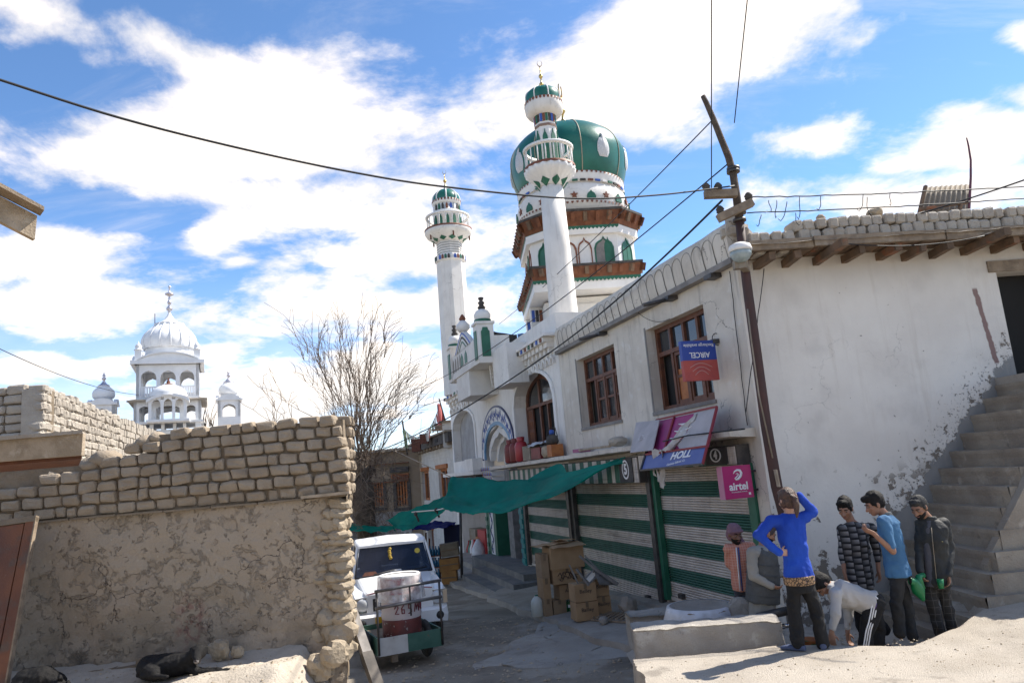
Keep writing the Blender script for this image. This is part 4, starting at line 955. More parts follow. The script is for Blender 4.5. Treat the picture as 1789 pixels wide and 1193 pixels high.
_, pr, _ = axis_prof(ax2, Y2, [(404, 23), (378, 23), (376, 26), (373, 26), (372, 22), (360, 22)]); mb = MB(); mb.lathe(up(pr), c2, 16, a0=.1); us = obj('lantern', mb, M['bright'], MF)
arch_niches(us, c2, 22.7 * k2, P2(403).z, P2(380).z, 12, 2.7 * k2, [M['panel_green']], .1, .05)
arch_niches(us, c2, 21.8 * k2, P2(371).z, P2(361).z, 20, 1.9 * k2, [M['soot'], M['panel_green'], M['soot'], M['brown'], M['blue'], M['bright']], .1, .05, 'coloured_pane')
rail_ring(gal2, c2, 36.5 * k2, P2(404).z, P2(380).z, 20)
_, pr, _ = axis_prof(ax2, Y2, [(361, 22), (358, 25), (354, 25.5), (353, 24)]); mb = MB(); mb.lathe(up(pr), c2, 28); cr_ = obj('dome_collar', mb, M['bright'], us)
scallops(cr_, c2, 25.8 * k2, P2(353.6).z, 28, .05, .11, M['brown'], 'collar_scallop')
_, pr, _ = axis_prof(ax2, Y2, [(354, 23), (349, 23.2), (343, 21.5), (337, 16.5), (333, 10), (331, 2.5)]); dpr = subdiv(up(pr)); mb = MB(); mb.lathe(dpr, c2, 28); dm = obj('minaret_dome', mb, M['green'], MF)
ribs(dm, c2, dpr, 8, M['bright'], .035, .1); finial(dm, c2, P2(331).z, P2(304).z, 4.2 * k2); crescent(dm, c2, P2(305).z, 3.2 * k2, .2)

# domed tower
PT0 = at_y(956.3, 465, 22); TW = Frame((PT0.x, PT0.y, 0), GG.e, -GG.n); TW = Frame((PT0.x, PT0.y, 0), GG.e, FF.e)   # e across, d away down the street
ct = TW(1.92, 2.45, 0); tc = (ct.x, ct.y)
def zt_(py): x = 985 + .095 * (py - 212); return at_y(x, py, tc[1]).z
kt = lambda py: ((at_y(985, py, tc[1]) - EYE).dot(CW)) / FPX
def oct_pts(hx, hy, ch):
    return [(-hx + ch, -hy), (hx - ch, -hy), (hx, -hy + ch), (hx, hy - ch), (hx - ch, hy), (-hx + ch, hy), (-hx, hy - ch), (-hx, -hy + ch)]
CT = Frame((tc[0], tc[1], 0), GG.e, -GG.n)
def oct_prism(P, z0, z1, P2_=None):
    mb = MB(CT); n = len(P); P2_ = P2_ or P; a = mb.pts([(x, y, z0) for x, y in P]); b_ = mb.pts([(x, y, z1) for x, y in P2_])
    mb.face([a + i for i in reversed(range(n))]); mb.face([b_ + i for i in range(n)])
    for i in range(n): mb.face((a + i, a + (i + 1) % n, b_ + (i + 1) % n, b_ + i))
    return mb
zU = 11.05; zL = 9.2
HX, HY, CH = 1.72, 1.95, .70
mb = oct_prism(oct_pts(HX, HY, CH), zL - .2, zU - .52); TOW = obj('dome_tower', mb, M['bright'], MOS, origin=(tc[0], tc[1], zL))
LX, LY = 2.0, 2.45
def cornice(P, z, h, spread, m_green=True, parent=TOW):
    """carved wooden eave: soffit board, two tiers of brackets, cap, green scalloped edge under it"""
    def off(P, d):
        out = []
        for x, y in P:
            L_ = math.hypot(x, y); out.append((x + d * x / L_ * 1.2, y + d * y / L_ * 1.2))
        return out
    mb = oct_prism(off(P, .0), z - h, z - h * .45, off(P, spread * .6)); co = obj('wood_cornice', mb, M['carved'], parent, origin=(tc[0], tc[1], z))
    mb = oct_prism(off(P, spread * .62), z - h * .45, z - .08, off(P, spread * .9)); obj('cornice_tier', mb, M['carved'], co)
    mb = oct_prism(off(P, spread), z - .08, z); obj('cornice_cap', mb, M['soot'], co)
    n = len(P); Q = off(P, spread * .45); Q2 = off(P, spread * .95)
    for i in range(n):
        a, b_ = Vector(Q[i]), Vector(Q[(i + 1) % n]); a2, b2 = Vector(Q2[i]), Vector(Q2[(i + 1) % n]); L_ = (b_ - a).length; k = max(2, int(L_ / .34))
        for j in range(k + 1):
            p, p2 = a.lerp(b_, j / k), a2.lerp(b2, j / k)
            mb = MB(CT); mb.beam((p.x, p.y, z - h * .72), (p2.x, p2.y, z - h * .22), .12, .16); obj('bracket', mb, M['beam'] if j % 2 else M['carved'], co)
        # green edge
        e0, e1 = Vector(off(P, -.02)[i]), Vector(off(P, -.02)[(i + 1) % n]); mb = MB(CT); kk = max(4, int((e1 - e0).length / .12))
        for j in range(kk):
            p, q = e0.lerp(e1, j / kk), e0.lerp(e1, (j + 1) / kk); mid = (p + q) / 2
            nrm = Vector((mid.x, mid.y)).normalized() * .03; p, q, mid = p + nrm, q + nrm, mid + nrm
            mb.poly([(p.x, p.y, z - h + .05), (q.x, q.y, z - h + .05), (q.x, q.y, z - h - .05), (mid.x, mid.y, z - h - .11), (p.x, p.y, z - h - .05)])
        obj('green_edge', mb, M['panel_green'], co, kind='stuff')
    return co
UP = oct_pts(1.86, 2.08, .78); LP_ = [(-1.86, -2.35), (1.55, -2.35), (1.55, 2.2), (-1.86, 2.2)]
cornice(UP, zU, .52, .21); 
mb = oct_prism(oct_pts(1.86, 2.08, .76), zU - .78, zU - .525); obj('eave_soffit', mb, M['bright'], TOW)
cornice(LP_, zL, .46, .13)
mb = oct_prism([(x * .99, y * .99) for x, y in LP_], zL - .80, zL - .465); obj('slab_soffit', mb, M['bright'], TOW)
for x, y in ((-1.6, 1.9), (-1.6, -2.1), (1.4, -2.1), (1.4, 1.9), (-1.6, 0)):
    if (x, y) == (-1.6, -2.1): continue
    mb = MB(CT); mb.box(x - .2, x + .2, y - .2, y + .2, 6.42, zL - .80); pl_ = obj('pillar', mb, M['white'], TOW)
    for j, mt in enumerate(('blue', 'soot', 'brown')):
        mb = MB(CT); mb.box(x - .17 + j * .13, x - .07 + j * .13, y - .22, y - .202, zL - 1.3, zL - .9); obj('colour_panel', mb, M[mt], pl_)
mb = MB(CT); mb.box(-1.2, 1.9, -1.6, 2.4, 6.43, zL - 1.1); obj('tower_base', mb, M['white'], TOW)
mb = oct_prism(oct_pts(1.4, 1.5, .5), 6.43, zL - .86); obj('tower_core', mb, M['white'], TOW)
# openings and drawn arches on the octagon
OP = oct_pts(HX, HY, CH)
for i in (0, 1, 2, 6, 7):
    a, b_ = Vector(OP[i]), Vector(OP[(i + 1) % 8]); L_ = (b_ - a).length; dirv = (b_ - a).normalized(); nv = Vector((dirv.y, -dirv.x))
    fr = Frame(CT(a.x, a.y, 0), CT.e * dirv.x + CT.n * dirv.y, CT.e * nv.x + CT.n * nv.y)
    cells = {0: [(.12, .95, 1), (1.0, 1.70, 0), (1.76, 2.2, 1)], 1: [(.22, .78, 0)], 2: [(.6, 1.2, 0), (1.4, 2.2, 1)], 6: [(.2, .8, 0)], 7: [(.3, .8, 0)]}.get(i, [])
    if i == 0: cells = [(.02 * L_, .34 * L_, 1), (.36 * L_, .58 * L_, 1), (.62 * L_, .93 * L_, 0)]
    if i == 6: cells = [(.12 * L_, .40 * L_, 1), (.50 * L_, .72 * L_, 0), (.76 * L_, .98 * L_, 1)]
    for (x0, x1, kind) in cells:
        A = arch_pts(x0, x1, zL + .02, zL + .62, zL + 1.0, 12, .5, .45); xm = (x0 + x1) / 2
        B = [(xm + (x - xm) * .86, z - (.05 if z > zL + .3 else 0)) for x, z in A]
        mb = MB(fr); mb.ring(A, B, .002, .035)
        if kind: obj('drawn_arch', mb, M['brown'], TOW)
        else:
            op = obj('opening_frame', mb, M['panel_green'], TOW); mb = MB(fr); mb.prism(B, -.01, .012); obj('opening', mb, M['panel_green'] if i else M['grime'], op)
            mb = MB(fr); C2 = [(xm + .22 * (x1 - x0) + (x - xm) * .42, z - .02) for x, z in A]; mb.prism(C2, .013, .02); obj('reveal', mb, M['panel_green'], op)
# drum and dome
def rowz(rows): return up([(hw * kt(py), zt_(py)) for py, hw in rows])
mb = MB(); mb.lathe(rowz([(402, 88), (394, 94), (388, 97), (374, 97.5), (366, 95), (358, 92), (352, 88), (350, 84)]), tc, 48, wob=lambda t, z: 1 + .006 * (1 if int(t / (2 * pi) * 48) % 2 else -1)); dr = obj('drum', mb, M['white'], TOW)
mb = MB(); mb.lathe(rowz([(352, 90), (346, 91), (340, 92.5), (336, 93), (334, 90)]), tc, 48); cl = obj('dome_collar', mb, M['bright'], TOW)
kk = kt(345)
scallops(cl, tc, 93.5 * kk, zt_(335.5), 70, .05, .08, M['brown'], 'collar_scallop'); scallops(dr, tc, 97.5 * kk, zt_(386), 76, .045, .08, M['brown'], 'drum_scallop')
for i in range(44):
    t = 2 * pi * i / 44; fr = Frame((tc[0] + 90.5 * kk * cos(t), tc[1] + 90.5 * kk * sin(t), 0), (-sin(t), cos(t), 0), (cos(t), sin(t), 0)); mb = MB(fr); mb.box(-.09, .09, .0, .045, zt_(352), zt_(349)); obj('colour_tile', mb, (M['brown'], M['blue'], M['bright'], M['panel_green'], M['soot'])[i % 5], cl)
for i in range(22):
    t = 2 * pi * i / 22 + .1; fr = Frame((tc[0] + 97.3 * kk * cos(t), tc[1] + 97.3 * kk * sin(t), 0), (-sin(t), cos(t), 0), (cos(t), sin(t), 0)); mb = MB(fr); z0 = zt_(384)
    if i % 2: mb.prism(arch_pts(-.15, .15, z0, z0 + .10, z0 + .30, 8, .6, .4), -.02, .03); obj('green_leaf', mb, M['panel_green'], dr)
    else:
        P = [((.13 if k % 2 else .055) * cos(pi / 2 + pi + k * pi / 5), z0 + .16 + (.13 if k % 2 else .055) * sin(pi / 2 + pi + k * pi / 5)) for k in range(10)]
        mb.prism(P, -.02, .03); obj('star', mb, M['brown'], dr)
dpr = subdiv(rowz([(340, 89), (330, 94), (315, 98.5), (298, 100.5), (280, 99), (263, 91), (248, 76), (236, 56), (228, 32), (225, 10)]), 4)
mb = MB(); mb.lathe(dpr, tc, 64); DOME = obj('dome', mb, M['green'], TOW, origin=(tc[0], tc[1], dpr[0][1]))
ribs(DOME, tc, dpr[:-2], 8, mat('cream_rib', (.36, .31, .22), .6), .017, -1.419, 1.004)
LEAF = mat('silver_leaf_ornament', (.62, .62, .62), .45, (.5, .5, .5), 30, .5, 60)
for i in range(8):                              # raised bulb-shaped leaves round the dome
    t0 = -1.419 + pi / 8 + 2 * pi * i / 8; mb = MB(); P = [(-.02, .30), (.16, .27), (.225, .15), (.24, 0), (.2, -.16), (.13, -.25), (0, -.27)]
    zc = zt_(300); out = []
    def on_dome(dx, dz, lift):
        z = zc + dz; r = np.interp(z, [p[1] for p in dpr], [p[0] for p in dpr]) + lift; a = t0 + dx / r; return (tc[0] + r * cos(a), tc[1] + r * sin(a), z)
    prof = [(.0, .62), (.03, .50), (.05, .44), (.04, .40), (.15, .33), (.225, .17), (.25, .0), (.24, -.14), (.18, -.27), (.16, -.30)]
    ring_ = [(w, z) for w, z in prof] + [(-w, z) for w, z in reversed(prof)]
    b0 = mb.pts([on_dome(w, z, .015) for w, z in ring_]); n = len(ring_); b1 = mb.pts([on_dome(w * .6, z * .8, .06) for w, z in ring_])
    mb.smooth = True
    for k in range(n): mb.face((b0 + k, b0 + (k + 1) % n, b1 + (k + 1) % n, b1 + k))
    mb.face([b1 + k for k in range(n)]); obj('dome_ornament', mb, LEAF, DOME)
mb = MB(); mb.lathe([(.5, zt_(226)), (.5, zt_(226) + .10), (.3, zt_(226) + .14)], tc, 16); obj('dome_cap', mb, M['panel_green'], DOME)
finial(DOME, tc, zt_(224), zt_(170), .16); crescent(DOME, tc, zt_(171), .20, 1.2)
# ------------------------------------------------------------------ near mud wall
YW = 10.40
MW = thing('mud_wall', (-5, YW, .85), 'near mud wall with a course of big rounded adobe bricks over peeling render, black dogs at its foot', 'wall')
XR = -2.46
mb = MB(); mb.smooth = True
def rend(u, v):
    x = -9.6 + (XR - .12 + 9.6) * u; z = .4 + 2.46 * v
    fade = min(1, max(0, (XR - .30 - x) / .35)); ed = .10 * fbm(z * 3.1, 2) 
    y = YW - .035 * fbm(x * .9, z * .9, 1) - .018 * fbm(x * 3.5, z * 3.5, 4) - .008 * fbm(x * 11, z * 11, 6) + .10 * (1 - fade) * (1 - fade) + .02
    y -= .07 * max(0, 1 - (z - .4) / .8) * (1 + fbm(x * 2, z * 2, 8))
    return (x, y, z)
mb.grid(rend, 260, 100); obj('mud_render', mb, M['render'], MW)
mb = MB(); mb.box(-9.6, XR - .24, YW + .08, YW + .46, .3, 2.87); mb.box(-9.6, XR - .05, YW + .055, YW + .40, 2.87, 3.60); mb.box(-5.15, XR - .05, YW + .055, YW + .40, 3.60, 3.94); obj('wall_core', mb, M['mortar'], MW)
mb = MB(); mb.smooth = True
mb.grid(lambda u, v: (-9.6 + (XR + 9.55) * u, YW + .045 + .016 * fbm(u * 50, v * 9) + .006 * fbm(u * 160, v * 30, 3), 2.86 + ((3.58 if u < .64 else 3.93) - 2.86) * v), 220, 24); obj('joint_mortar', mb, M['mortar'], MW)
mb = MB(); mb.smooth = True
mb.grid(lambda u, v: (XR - (.20 if v < .70 else .05) + .05 * fbm(v * 20, u * 4), YW + (.10 if v < .7 else .04) + .36 * u, .4 + 3.42 * v), 8, 60); obj('end_mortar', mb, M['mortar'], MW)
mb = MB(); mb.beam((-3.1, YW - .03, 2.895), (-2.42, YW - .05, 2.91), .14, .04); obj('bond_timber', mb, M['plank'], MW)
mb = MB()
for i in range(9): 
    x = -9 + i * .66; mb.beam((x, YW + .0, 2.862 + .008 * hashf(i)), (x + .64, YW - .005, 2.865 + .01 * hashf(i + 4)), .07, .026)
obj('flat_stone_course', mb, M['mortar'], MW, kind='stuff')
BW = []
for i in range(6):
    me = bevel_box_mesh('brick', .325, .20, .182, .045, .011, 40 + i); me.materials.append(M['adobe']); BW.append(me)
# finer adobe blocks for the close wall: subdivided and worn
def worn_brick(seed):
    bm = bmesh.new(); bmesh.ops.create_cube(bm, size=1); bmesh.ops.scale(bm, vec=(.275, .20, .152), verts=bm.verts)
    bmesh.ops.bevel(bm, geom=bm.edges[:], offset=.042, segments=2, affect='EDGES', profile=.55)
    for v in bm.verts: v.co += Vector((noise.noise(v.co * 9 + Vector((seed, 0, 0))), noise.noise(v.co * 9 + Vector((0, seed, 3))), noise.noise(v.co * 9 + Vector((5, 1, seed))))) * .03
    me = bpy.data.meshes.new('brick'); bm.to_mesh(me); bm.free(); me.materials.append(M['adobe'])
    return me
BW = [worn_brick(i * 1.7) for i in range(7)]
rng = random.Random(5)
for row in range(7):
    xa = {6: -5.05, 5: -5.5, 4: -6.0, 3: -6.7}.get(row, -9.5); x = xa + rng.uniform(0, .1) - .12 * (row % 2)
    while x < XR - .12:
        w = rng.choice([1, 1, 1, 1, .92, .85, .5]); w *= rng.uniform(.94, 1.04)
        if row == 6 and rng.random() < .25: w *= 1.25
        if x + .275 * w > XR + .02: w = max(.4, (XR + .02 - x) / .275)
        z = 2.965 + row * .161 + rng.uniform(-.008, .008) + .010 * (x + 5) * .3
        hgt = rng.uniform(.93, 1.02) * (1.0 if row < 6 else .95)
        inst('brick', rng.choice(BW), (x + .1375 * w, YW + .062 + rng.uniform(-.022, .022) + (.02 if row < 1 else 0), z), MW, (rng.uniform(-.07, .07), rng.uniform(-.055, .055), rng.uniform(-.06, .06)), (w * 1.0, 1, hgt))
        x += .275 * w + rng.uniform(.008, .034)
    for yb in (YW + .26, YW + .40):             # headers showing on the end of the wall
        inst('brick', rng.choice(BW), (XR - .08 + rng.uniform(-.02, .015), yb, 2.965 + row * .161), MW, (rng.uniform(-.05, .05), rng.uniform(-.05, .05), pi / 2 + rng.uniform(-.06, .06)), (.42, 1, rng.uniform(.9, 1)))
# slumped mud between the steps of the top, rubble stones at the end of the wall
for (x, z, s) in ((-5.35, 3.86, .3), (-5.95, 3.68, .34), (-6.15, 3.62, .3), (-6.7, 3.48, .3), (-5.2, 3.92, .24)):
    me = rock_mesh('mud_lump', x, .25); me.materials.append(M['adobe']); 
    for p_ in me.polygons: p_.use_smooth = True
    inst('mud_lump', me, (x, YW + .14, z - .02), MW, (0, 0, x), (s * 1.3, s, s * .8))
RK = []
for i in range(8):
    me = rock_mesh('stone', i * 1.3 + .4, .4); me.materials.append(M['stone']); RK.append(me)
rng = random.Random(9)
z = .72
while z < 2.84:
    h = rng.uniform(.09, .20) * (1.5 if z < 1.1 else 1)
    x = XR - .50 + rng.uniform(-.14, .14)
    while x < XR + .0:
        w = rng.uniform(.11, .30) * (1.2 if z < 1.1 else 1); x1_ = min(x + w / 2, XR - .17)
        inst('stone', rng.choice(RK), (x1_, YW + .19 - .10 * max(0, (x1_ - XR + .5) / .5) + rng.uniform(-.04, .03) - (.06 if z < 1.2 else 0), z + h / 2), MW, (rng.uniform(-.2, .2), rng.uniform(-.2, .2), rng.uniform(-.4, .4)), (w * 1.3, .30, h * 1.35)); x += w * .9
    inst('stone', rng.choice(RK), (XR - .19, YW + .33, z + h / 2), MW, (rng.uniform(-.3, .3), 0, rng.uniform(0, 6)), (.24, .34, h * 1.3))
    z += h * .92
for (px, py, s, lab) in ((585, 1142, .40, 'big grey boulder at the foot of the mud wall corner'), (383, 1135, .30, 'squarish pale stone on the sand behind the dog with the grey muzzle'), (415, 1138, .17, 'small rounded stone right of the squarish stone by the wall'), (560, 1165, .40, 'flat slanting stone at the right end of the sand bank'), (1308, 1072, .75, 'long grey boulder lying behind the concrete kerb')):
    yy_ = 10.1 if px < 1000 else 9.9; P = at_y(px, py, yy_); me = rock_mesh('boulder', px * .01, .3, 3); me.materials.append(M['stone'] if px < 1000 else M['concrete'])
    o = inst('boulder', me, P, None, (0, .2, px), (s, s * .7, s * .9) if px < 1000 else (.85, .5, .45)); tagk(o, lab, 'rock')
for i, (px, py) in enumerate(((300, 1146), (150, 1178), (215, 1170))):
    mb = MB(); P = at_y(px, py, 10.2); mb.beam(P - Vector((.45, 0, .03)), P + Vector((.4, .02, .02)), .12, .09)
    obj('foot_beam', mb, M['mortar'], MW)

# ------------------------------------------------------------------ rear mud-brick wall going away on the left
CR_ = at_y(80, 668, 12.4); RW = thing('brick_wall', (CR_.x, CR_.y, 3), 'pale mud-brick wall of small bricks receding behind the near wall at the left edge', 'wall')
RF = Frame((CR_.x, CR_.y, 0), (-sin(R_(17)), cos(R_(17)), 0), (cos(R_(17)), sin(R_(17)), 0)); ZT = CR_.z
mb = MB(RF); mb.box(.02, 16, -.36, -.03, 2.5, ZT - .10); obj('wall_core', mb, M['paleadobe'], RW)
mb = MB(); mb.box(CR_.x - 5, CR_.x - .1, CR_.y + .04, CR_.y + .4, 2.5, ZT - .10); obj('wall_core', mb, M['mortar'], RW)
BS = []
for i in range(5):
    me = bevel_box_mesh('brick', .30, .16, .15, .026, .012, 70 + i); me.materials.append(M['paleadobe']); BS.append(me)
    for p_ in me.polygons: p_.use_smooth = False
rng = random.Random(15); er = math.atan2(RF.e.y, RF.e.x); nb = 0
far = MB()
for row in range(8):
    s_ = .05 + .1 * (row % 2) + rng.uniform(0, .05)
    while s_ < 15.5:
        w = rng.uniform(.55, .8); zz = ZT - .09 - row * .163 + rng.uniform(-.01, .01) - (rng.uniform(.0, .07) if row == 0 else 0)
        if s_ < 5.6:
            inst('brick', rng.choice(BS), RF(s_ + .15 * w, -.07 + rng.uniform(-.02, .02), zz), RW, (rng.uniform(-.06, .06), rng.uniform(-.06, .06), er + rng.uniform(-.05, .05)), (w, 1, rng.uniform(.88, 1)))
        else: 
            lo = MB(RF); lo.box(s_, s_ + .29 * w, -.15, .01 + rng.uniform(-.015, .015), zz - .07, zz + .07); merge(far, lo)
        s_ += .30 * w + rng.uniform(.012, .03)
obj('far_bricks', far, M['paleadobe'], RW, kind='stuff')
for row in range(7):
    x = CR_.x - .02
    while x > CR_.x - 2.0:
        w = rng.uniform(.9, 1.25); inst('brick', rng.choice(BS), (x - .15 * w, CR_.y + .05 + rng.uniform(-.02, .02), ZT - .09 - row * .163 + rng.uniform(-.01, .01)), RW, (rng.uniform(-.06, .06), rng.uniform(-.06, .06), rng.uniform(-.06, .06)), (w, 1, rng.uniform(.88, 1))); x -= .30 * w + .03

# ------------------------------------------------------------------ shed roof edges and door at the left border
P = at_y(143, 757, 7.2); Q = at_y(143, 795, 7.2)
SHD = thing('shed_roof', (-5.5, 7.4, P.z), 'worn pale plank edging a dusty shed roof at the lower left border', 'shed roof')
mb = MB(); x1 = P.x; mb.hexa([(-8, 7.2, Q.z + .02), (x1, 7.2, Q.z), (x1, 7.25, Q.z), (-8, 7.25, Q.z + .02), (-8, 7.2, P.z + .02), (x1 + .01, 7.2, P.z), (x1 + .01, 7.25, P.z), (-8, 7.25, P.z + .02)]); obj('edge_plank', mb, M['plank'], SHD)
mb = MB(); mb.smooth = True; mb.grid(lambda u, v: (-8 + (x1 + 8.03 - .95 * v) * u, 7.16 + 1.5 * v, P.z + .025 + .10 * v + .015 * fbm(u * 14, v * 5)), 40, 10); mb.smooth = False
mb.poly([(-8, 7.16, P.z - .003), (x1 + .03, 7.16, P.z - .003), (x1 + .03, 7.16, P.z + .03), (-8, 7.16, P.z + .03)]); obj('dusty_top', mb, M['paleadobe'], SHD)
mb = MB(); mb.hexa([(-8, 7.26, Q.z - .03), (x1 - .03, 7.26, Q.z - .03), (x1 - .75, 8.4, Q.z - .03), (-8, 8.4, Q.z - .03), (-8, 7.26, Q.z + .02), (x1 - .03, 7.26, Q.z + .02), (x1 - .75, 8.4, Q.z + .02), (-8, 8.4, Q.z + .02)]); obj('underside', mb, M['frame'], SHD)
mb = MB(); mb.box(-7.6, -7.4, 7.3, 7.5, .6, Q.z + .03); obj('prop_post', mb, M['wood'], SHD)
a, b_, c, d_ = at_y(-90, 300, 4.6), at_y(61, 380, 5.0), at_y(57, 421, 5.0), at_y(-90, 345, 4.6)
EV = thing('eave_board', b_, 'worn pale eave board end poking in at the upper left edge', 'board')
nrm = (b_ - a).cross(c - b_).normalized() * .05
mb = MB(); mb.hexa([tuple(q) for q in (d_, c, c - nrm, d_ - nrm, a, b_, b_ - nrm, a - nrm)]); obj('face_board', mb, M['plank'], EV)
mb = MB(); u_ = Vector((0, 0, .02)); o_ = nrm * -.6
mb.hexa([tuple(q) for q in (a + u_ * .1 - nrm * 4, b_ + u_ * .1 - nrm * 4, b_ - o_ * -.8 + u_ * .1 + Vector((.03, 0, 0)), a - o_ * -.8 + u_ * .1, a + u_ * 1.5 - nrm * 4, b_ + u_ * 1.5 - nrm * 4, b_ + nrm * .5 + u_ * 1.5 + Vector((.03, 0, 0)), a + nrm * .5 + u_ * 1.5)]); obj('top_board', mb, M['wood'], EV)
DR = mat('rust_red_door', (.125, .045, .022), .55, (.21, .075, .028), 1.3, .25, 40, stains=[((.10, .07, .05), 4, .52, .7, .8), ((.30, .24, .2), 18, .68, .76, .5)])
c0 = [at_y(4, 913, 10.05), at_y(67, 904, 10.05), at_y(12, 1215, 9.45), at_y(-70, 1215, 9.45)]
DO = thing('leaning_door', c0[3], 'rusty red-brown plank door leaning on the mud wall at the left edge', 'door')
n_ = (c0[1] - c0[0]).cross(c0[2] - c0[1]).normalized() * -.04
def quad_board(f0, f1, z0, z1, n0, n1, m, name):
    mb = MB(); L = lambda f, g: (c0[0].lerp(c0[1], f)).lerp(c0[3].lerp(c0[2], f), g)
    mb.hexa([tuple(q) for q in (L(f0, z1) + n_ * n0, L(f1, z1) + n_ * n0, L(f1, z1) + n_ * n1, L(f0, z1) + n_ * n1, L(f0, z0) + n_ * n0, L(f1, z0) + n_ * n0, L(f1, z0) + n_ * n1, L(f0, z0) + n_ * n1)]); obj(name, mb, m, DO)
quad_board(-.9, .68, .03, 1, 0, 1, DR, 'plank'); quad_board(.72, .96, .0, 1, 0, 1.2, DR, 'plank'); quad_board(-.9, 1.0, -.01, .025, -.4, 1.4, M['mortar'], 'top_rail'); quad_board(.962, 1.0, .0, 1, -.3, 1.3, M['wood'], 'edge_strip')

# house beside the camera that carries the eave board: unseen block, added to keep sky light off the street and facade
mb = MB(); mb.box(-9.5, -4.6, -9, 4.9, .1, 5.6); obj('unseen_house_wall', mb, M['mudwall'], EV)
mb = MB(); mb.box(-9.8, -4.2, -9.2, 4.5, 5.6, 5.75); obj('unseen_house_roof', mb, M['mortar'], EV)
# ------------------------------------------------------------------ white-washed brick house beyond the mosque
HF_ = Frame(FF(22.55, -.25, 0), FF.e, FF.n)
HOU = thing('brick_house', HF_(5, -1, -1), 'whitewashed brick house with tall narrow orange-framed windows under a dark tarred roof edge', 'house')
def hp(px, py, off=0): return HF_.px(px, py, off)
wins = []
for (x0, y0, x1, y1) in ((718.5, 838, 731.5, 879), (741, 835, 752.5, 877), (769, 833, 785, 868)):
    s0, za = hp(x1, y1); s1, zb = hp(x0, y1); _, zt_1 = hp(x1, y0); wins.append((s0, s1, 1.86, 3.45))
D2 = (hp(757, 915)[0], hp(747, 915)[0], -1.2, .35)
mb = MB(HF_); wall_holes(mb, 0, 12.6, -2.2, 4.45, wins + [D2], .3); mb.poly([(12.6, 0, -2.2), (12.6, 0, 4.45), (12.6, -6, 4.45), (12.6, -6, -2.2)]); obj('wall', mb, M['brick_white'], HOU)
for r in range(34):                              # brick courses standing a little proud, one strip per course
    z = -1.4 + r * .172; mb = MB(HF_); segs = []; s_ = 0.0; blocked = [(w[0], w[1]) for w in wins + [D2] if w[2] - .17 < z < w[3] + .03]
    xs_ = [0] + sorted(sum([[a, b_] for a, b_ in blocked], [])) + [12.6]
    for a, b_ in zip(xs_[::2], xs_[1::2]):
        s_ = a + .01 + (.2 if r % 2 else 0) * (a == 0)
        while s_ < b_ - .05:
            e_ = min(s_ + .40, b_ - .01); mb.box(s_, e_, .0, .018 + .006 * hashf(r, s_), z + .006, z + .158); s_ += .415
    obj('brick_course', mb, M['brick_white'], HOU, kind='stuff')
for (a, b_, c, e_) in wins:
    mb = MB(HF_); mb.box(a, a + .13, -.22, -.12, c, e_); mb.box(b_ - .13, b_, -.22, -.12, c, e_); mb.box(a + .13, b_ - .13, -.22, -.12, c, c + .12); mb.box(a + .13, b_ - .13, -.22, -.12, e_ - .12, e_)
    w_ = obj('window', mb, M['orange'], HOU, origin=HF_((a + b_) / 2, 0, c))
    mb = MB(HF_); mb.box(a + .13, b_ - .13, -.25, -.2, c + .12, e_ - .12); obj('pane', mb, M['glass'], w_)
    mb = MB(HF_); mm = (a + b_) / 2; mb.box(mm - .05, mm + .05, -.19, -.13, c + .12, e_ - .12); obj('mullion', mb, M['orange'], w_)
    mb = MB(HF_); mb.box(a - .22, b_ + .22, .003, .12, e_ + .003, e_ + .20); obj('lintel', mb, M['orange'], w_)
mb = MB(HF_); mb.box(D2[0], D2[1], -.28, -.2, D2[2], D2[3]); obj('door', mb, M['frame'], HOU)
mb = MB(HF_); mb.box(D2[0] - .2, D2[1] + .2, .003, .10, D2[3] + .003, D2[3] + .22); obj('lintel', mb, M['orange'], HOU)
mb = MB(HF_); mb.box(-.2, 12.9, -.4, .45, 4.55, 4.98); ro_ = obj('roof_edge', mb, M['soot'], HOU)
mb = MB(HF_); mb.box(-.2, 13.0, -8, .58, 4.985, 5.06); obj('roof_slab', mb, M['galv'], HOU)
for i in range(14):
    mb = MB(HF_); mb.box(.2 + i * .9, .42 + i * .9, -.2, .40, 4.42, 4.545); obj('joist', mb, M['wood'], HOU)
for i in range(3):
    mb = MB(HF_); mb.box(2.2 + i * 2.6, 2.75 + i * 2.6, .452, .47, 4.68, 4.85); obj('roof_vent', mb, M['dark'], ro_)
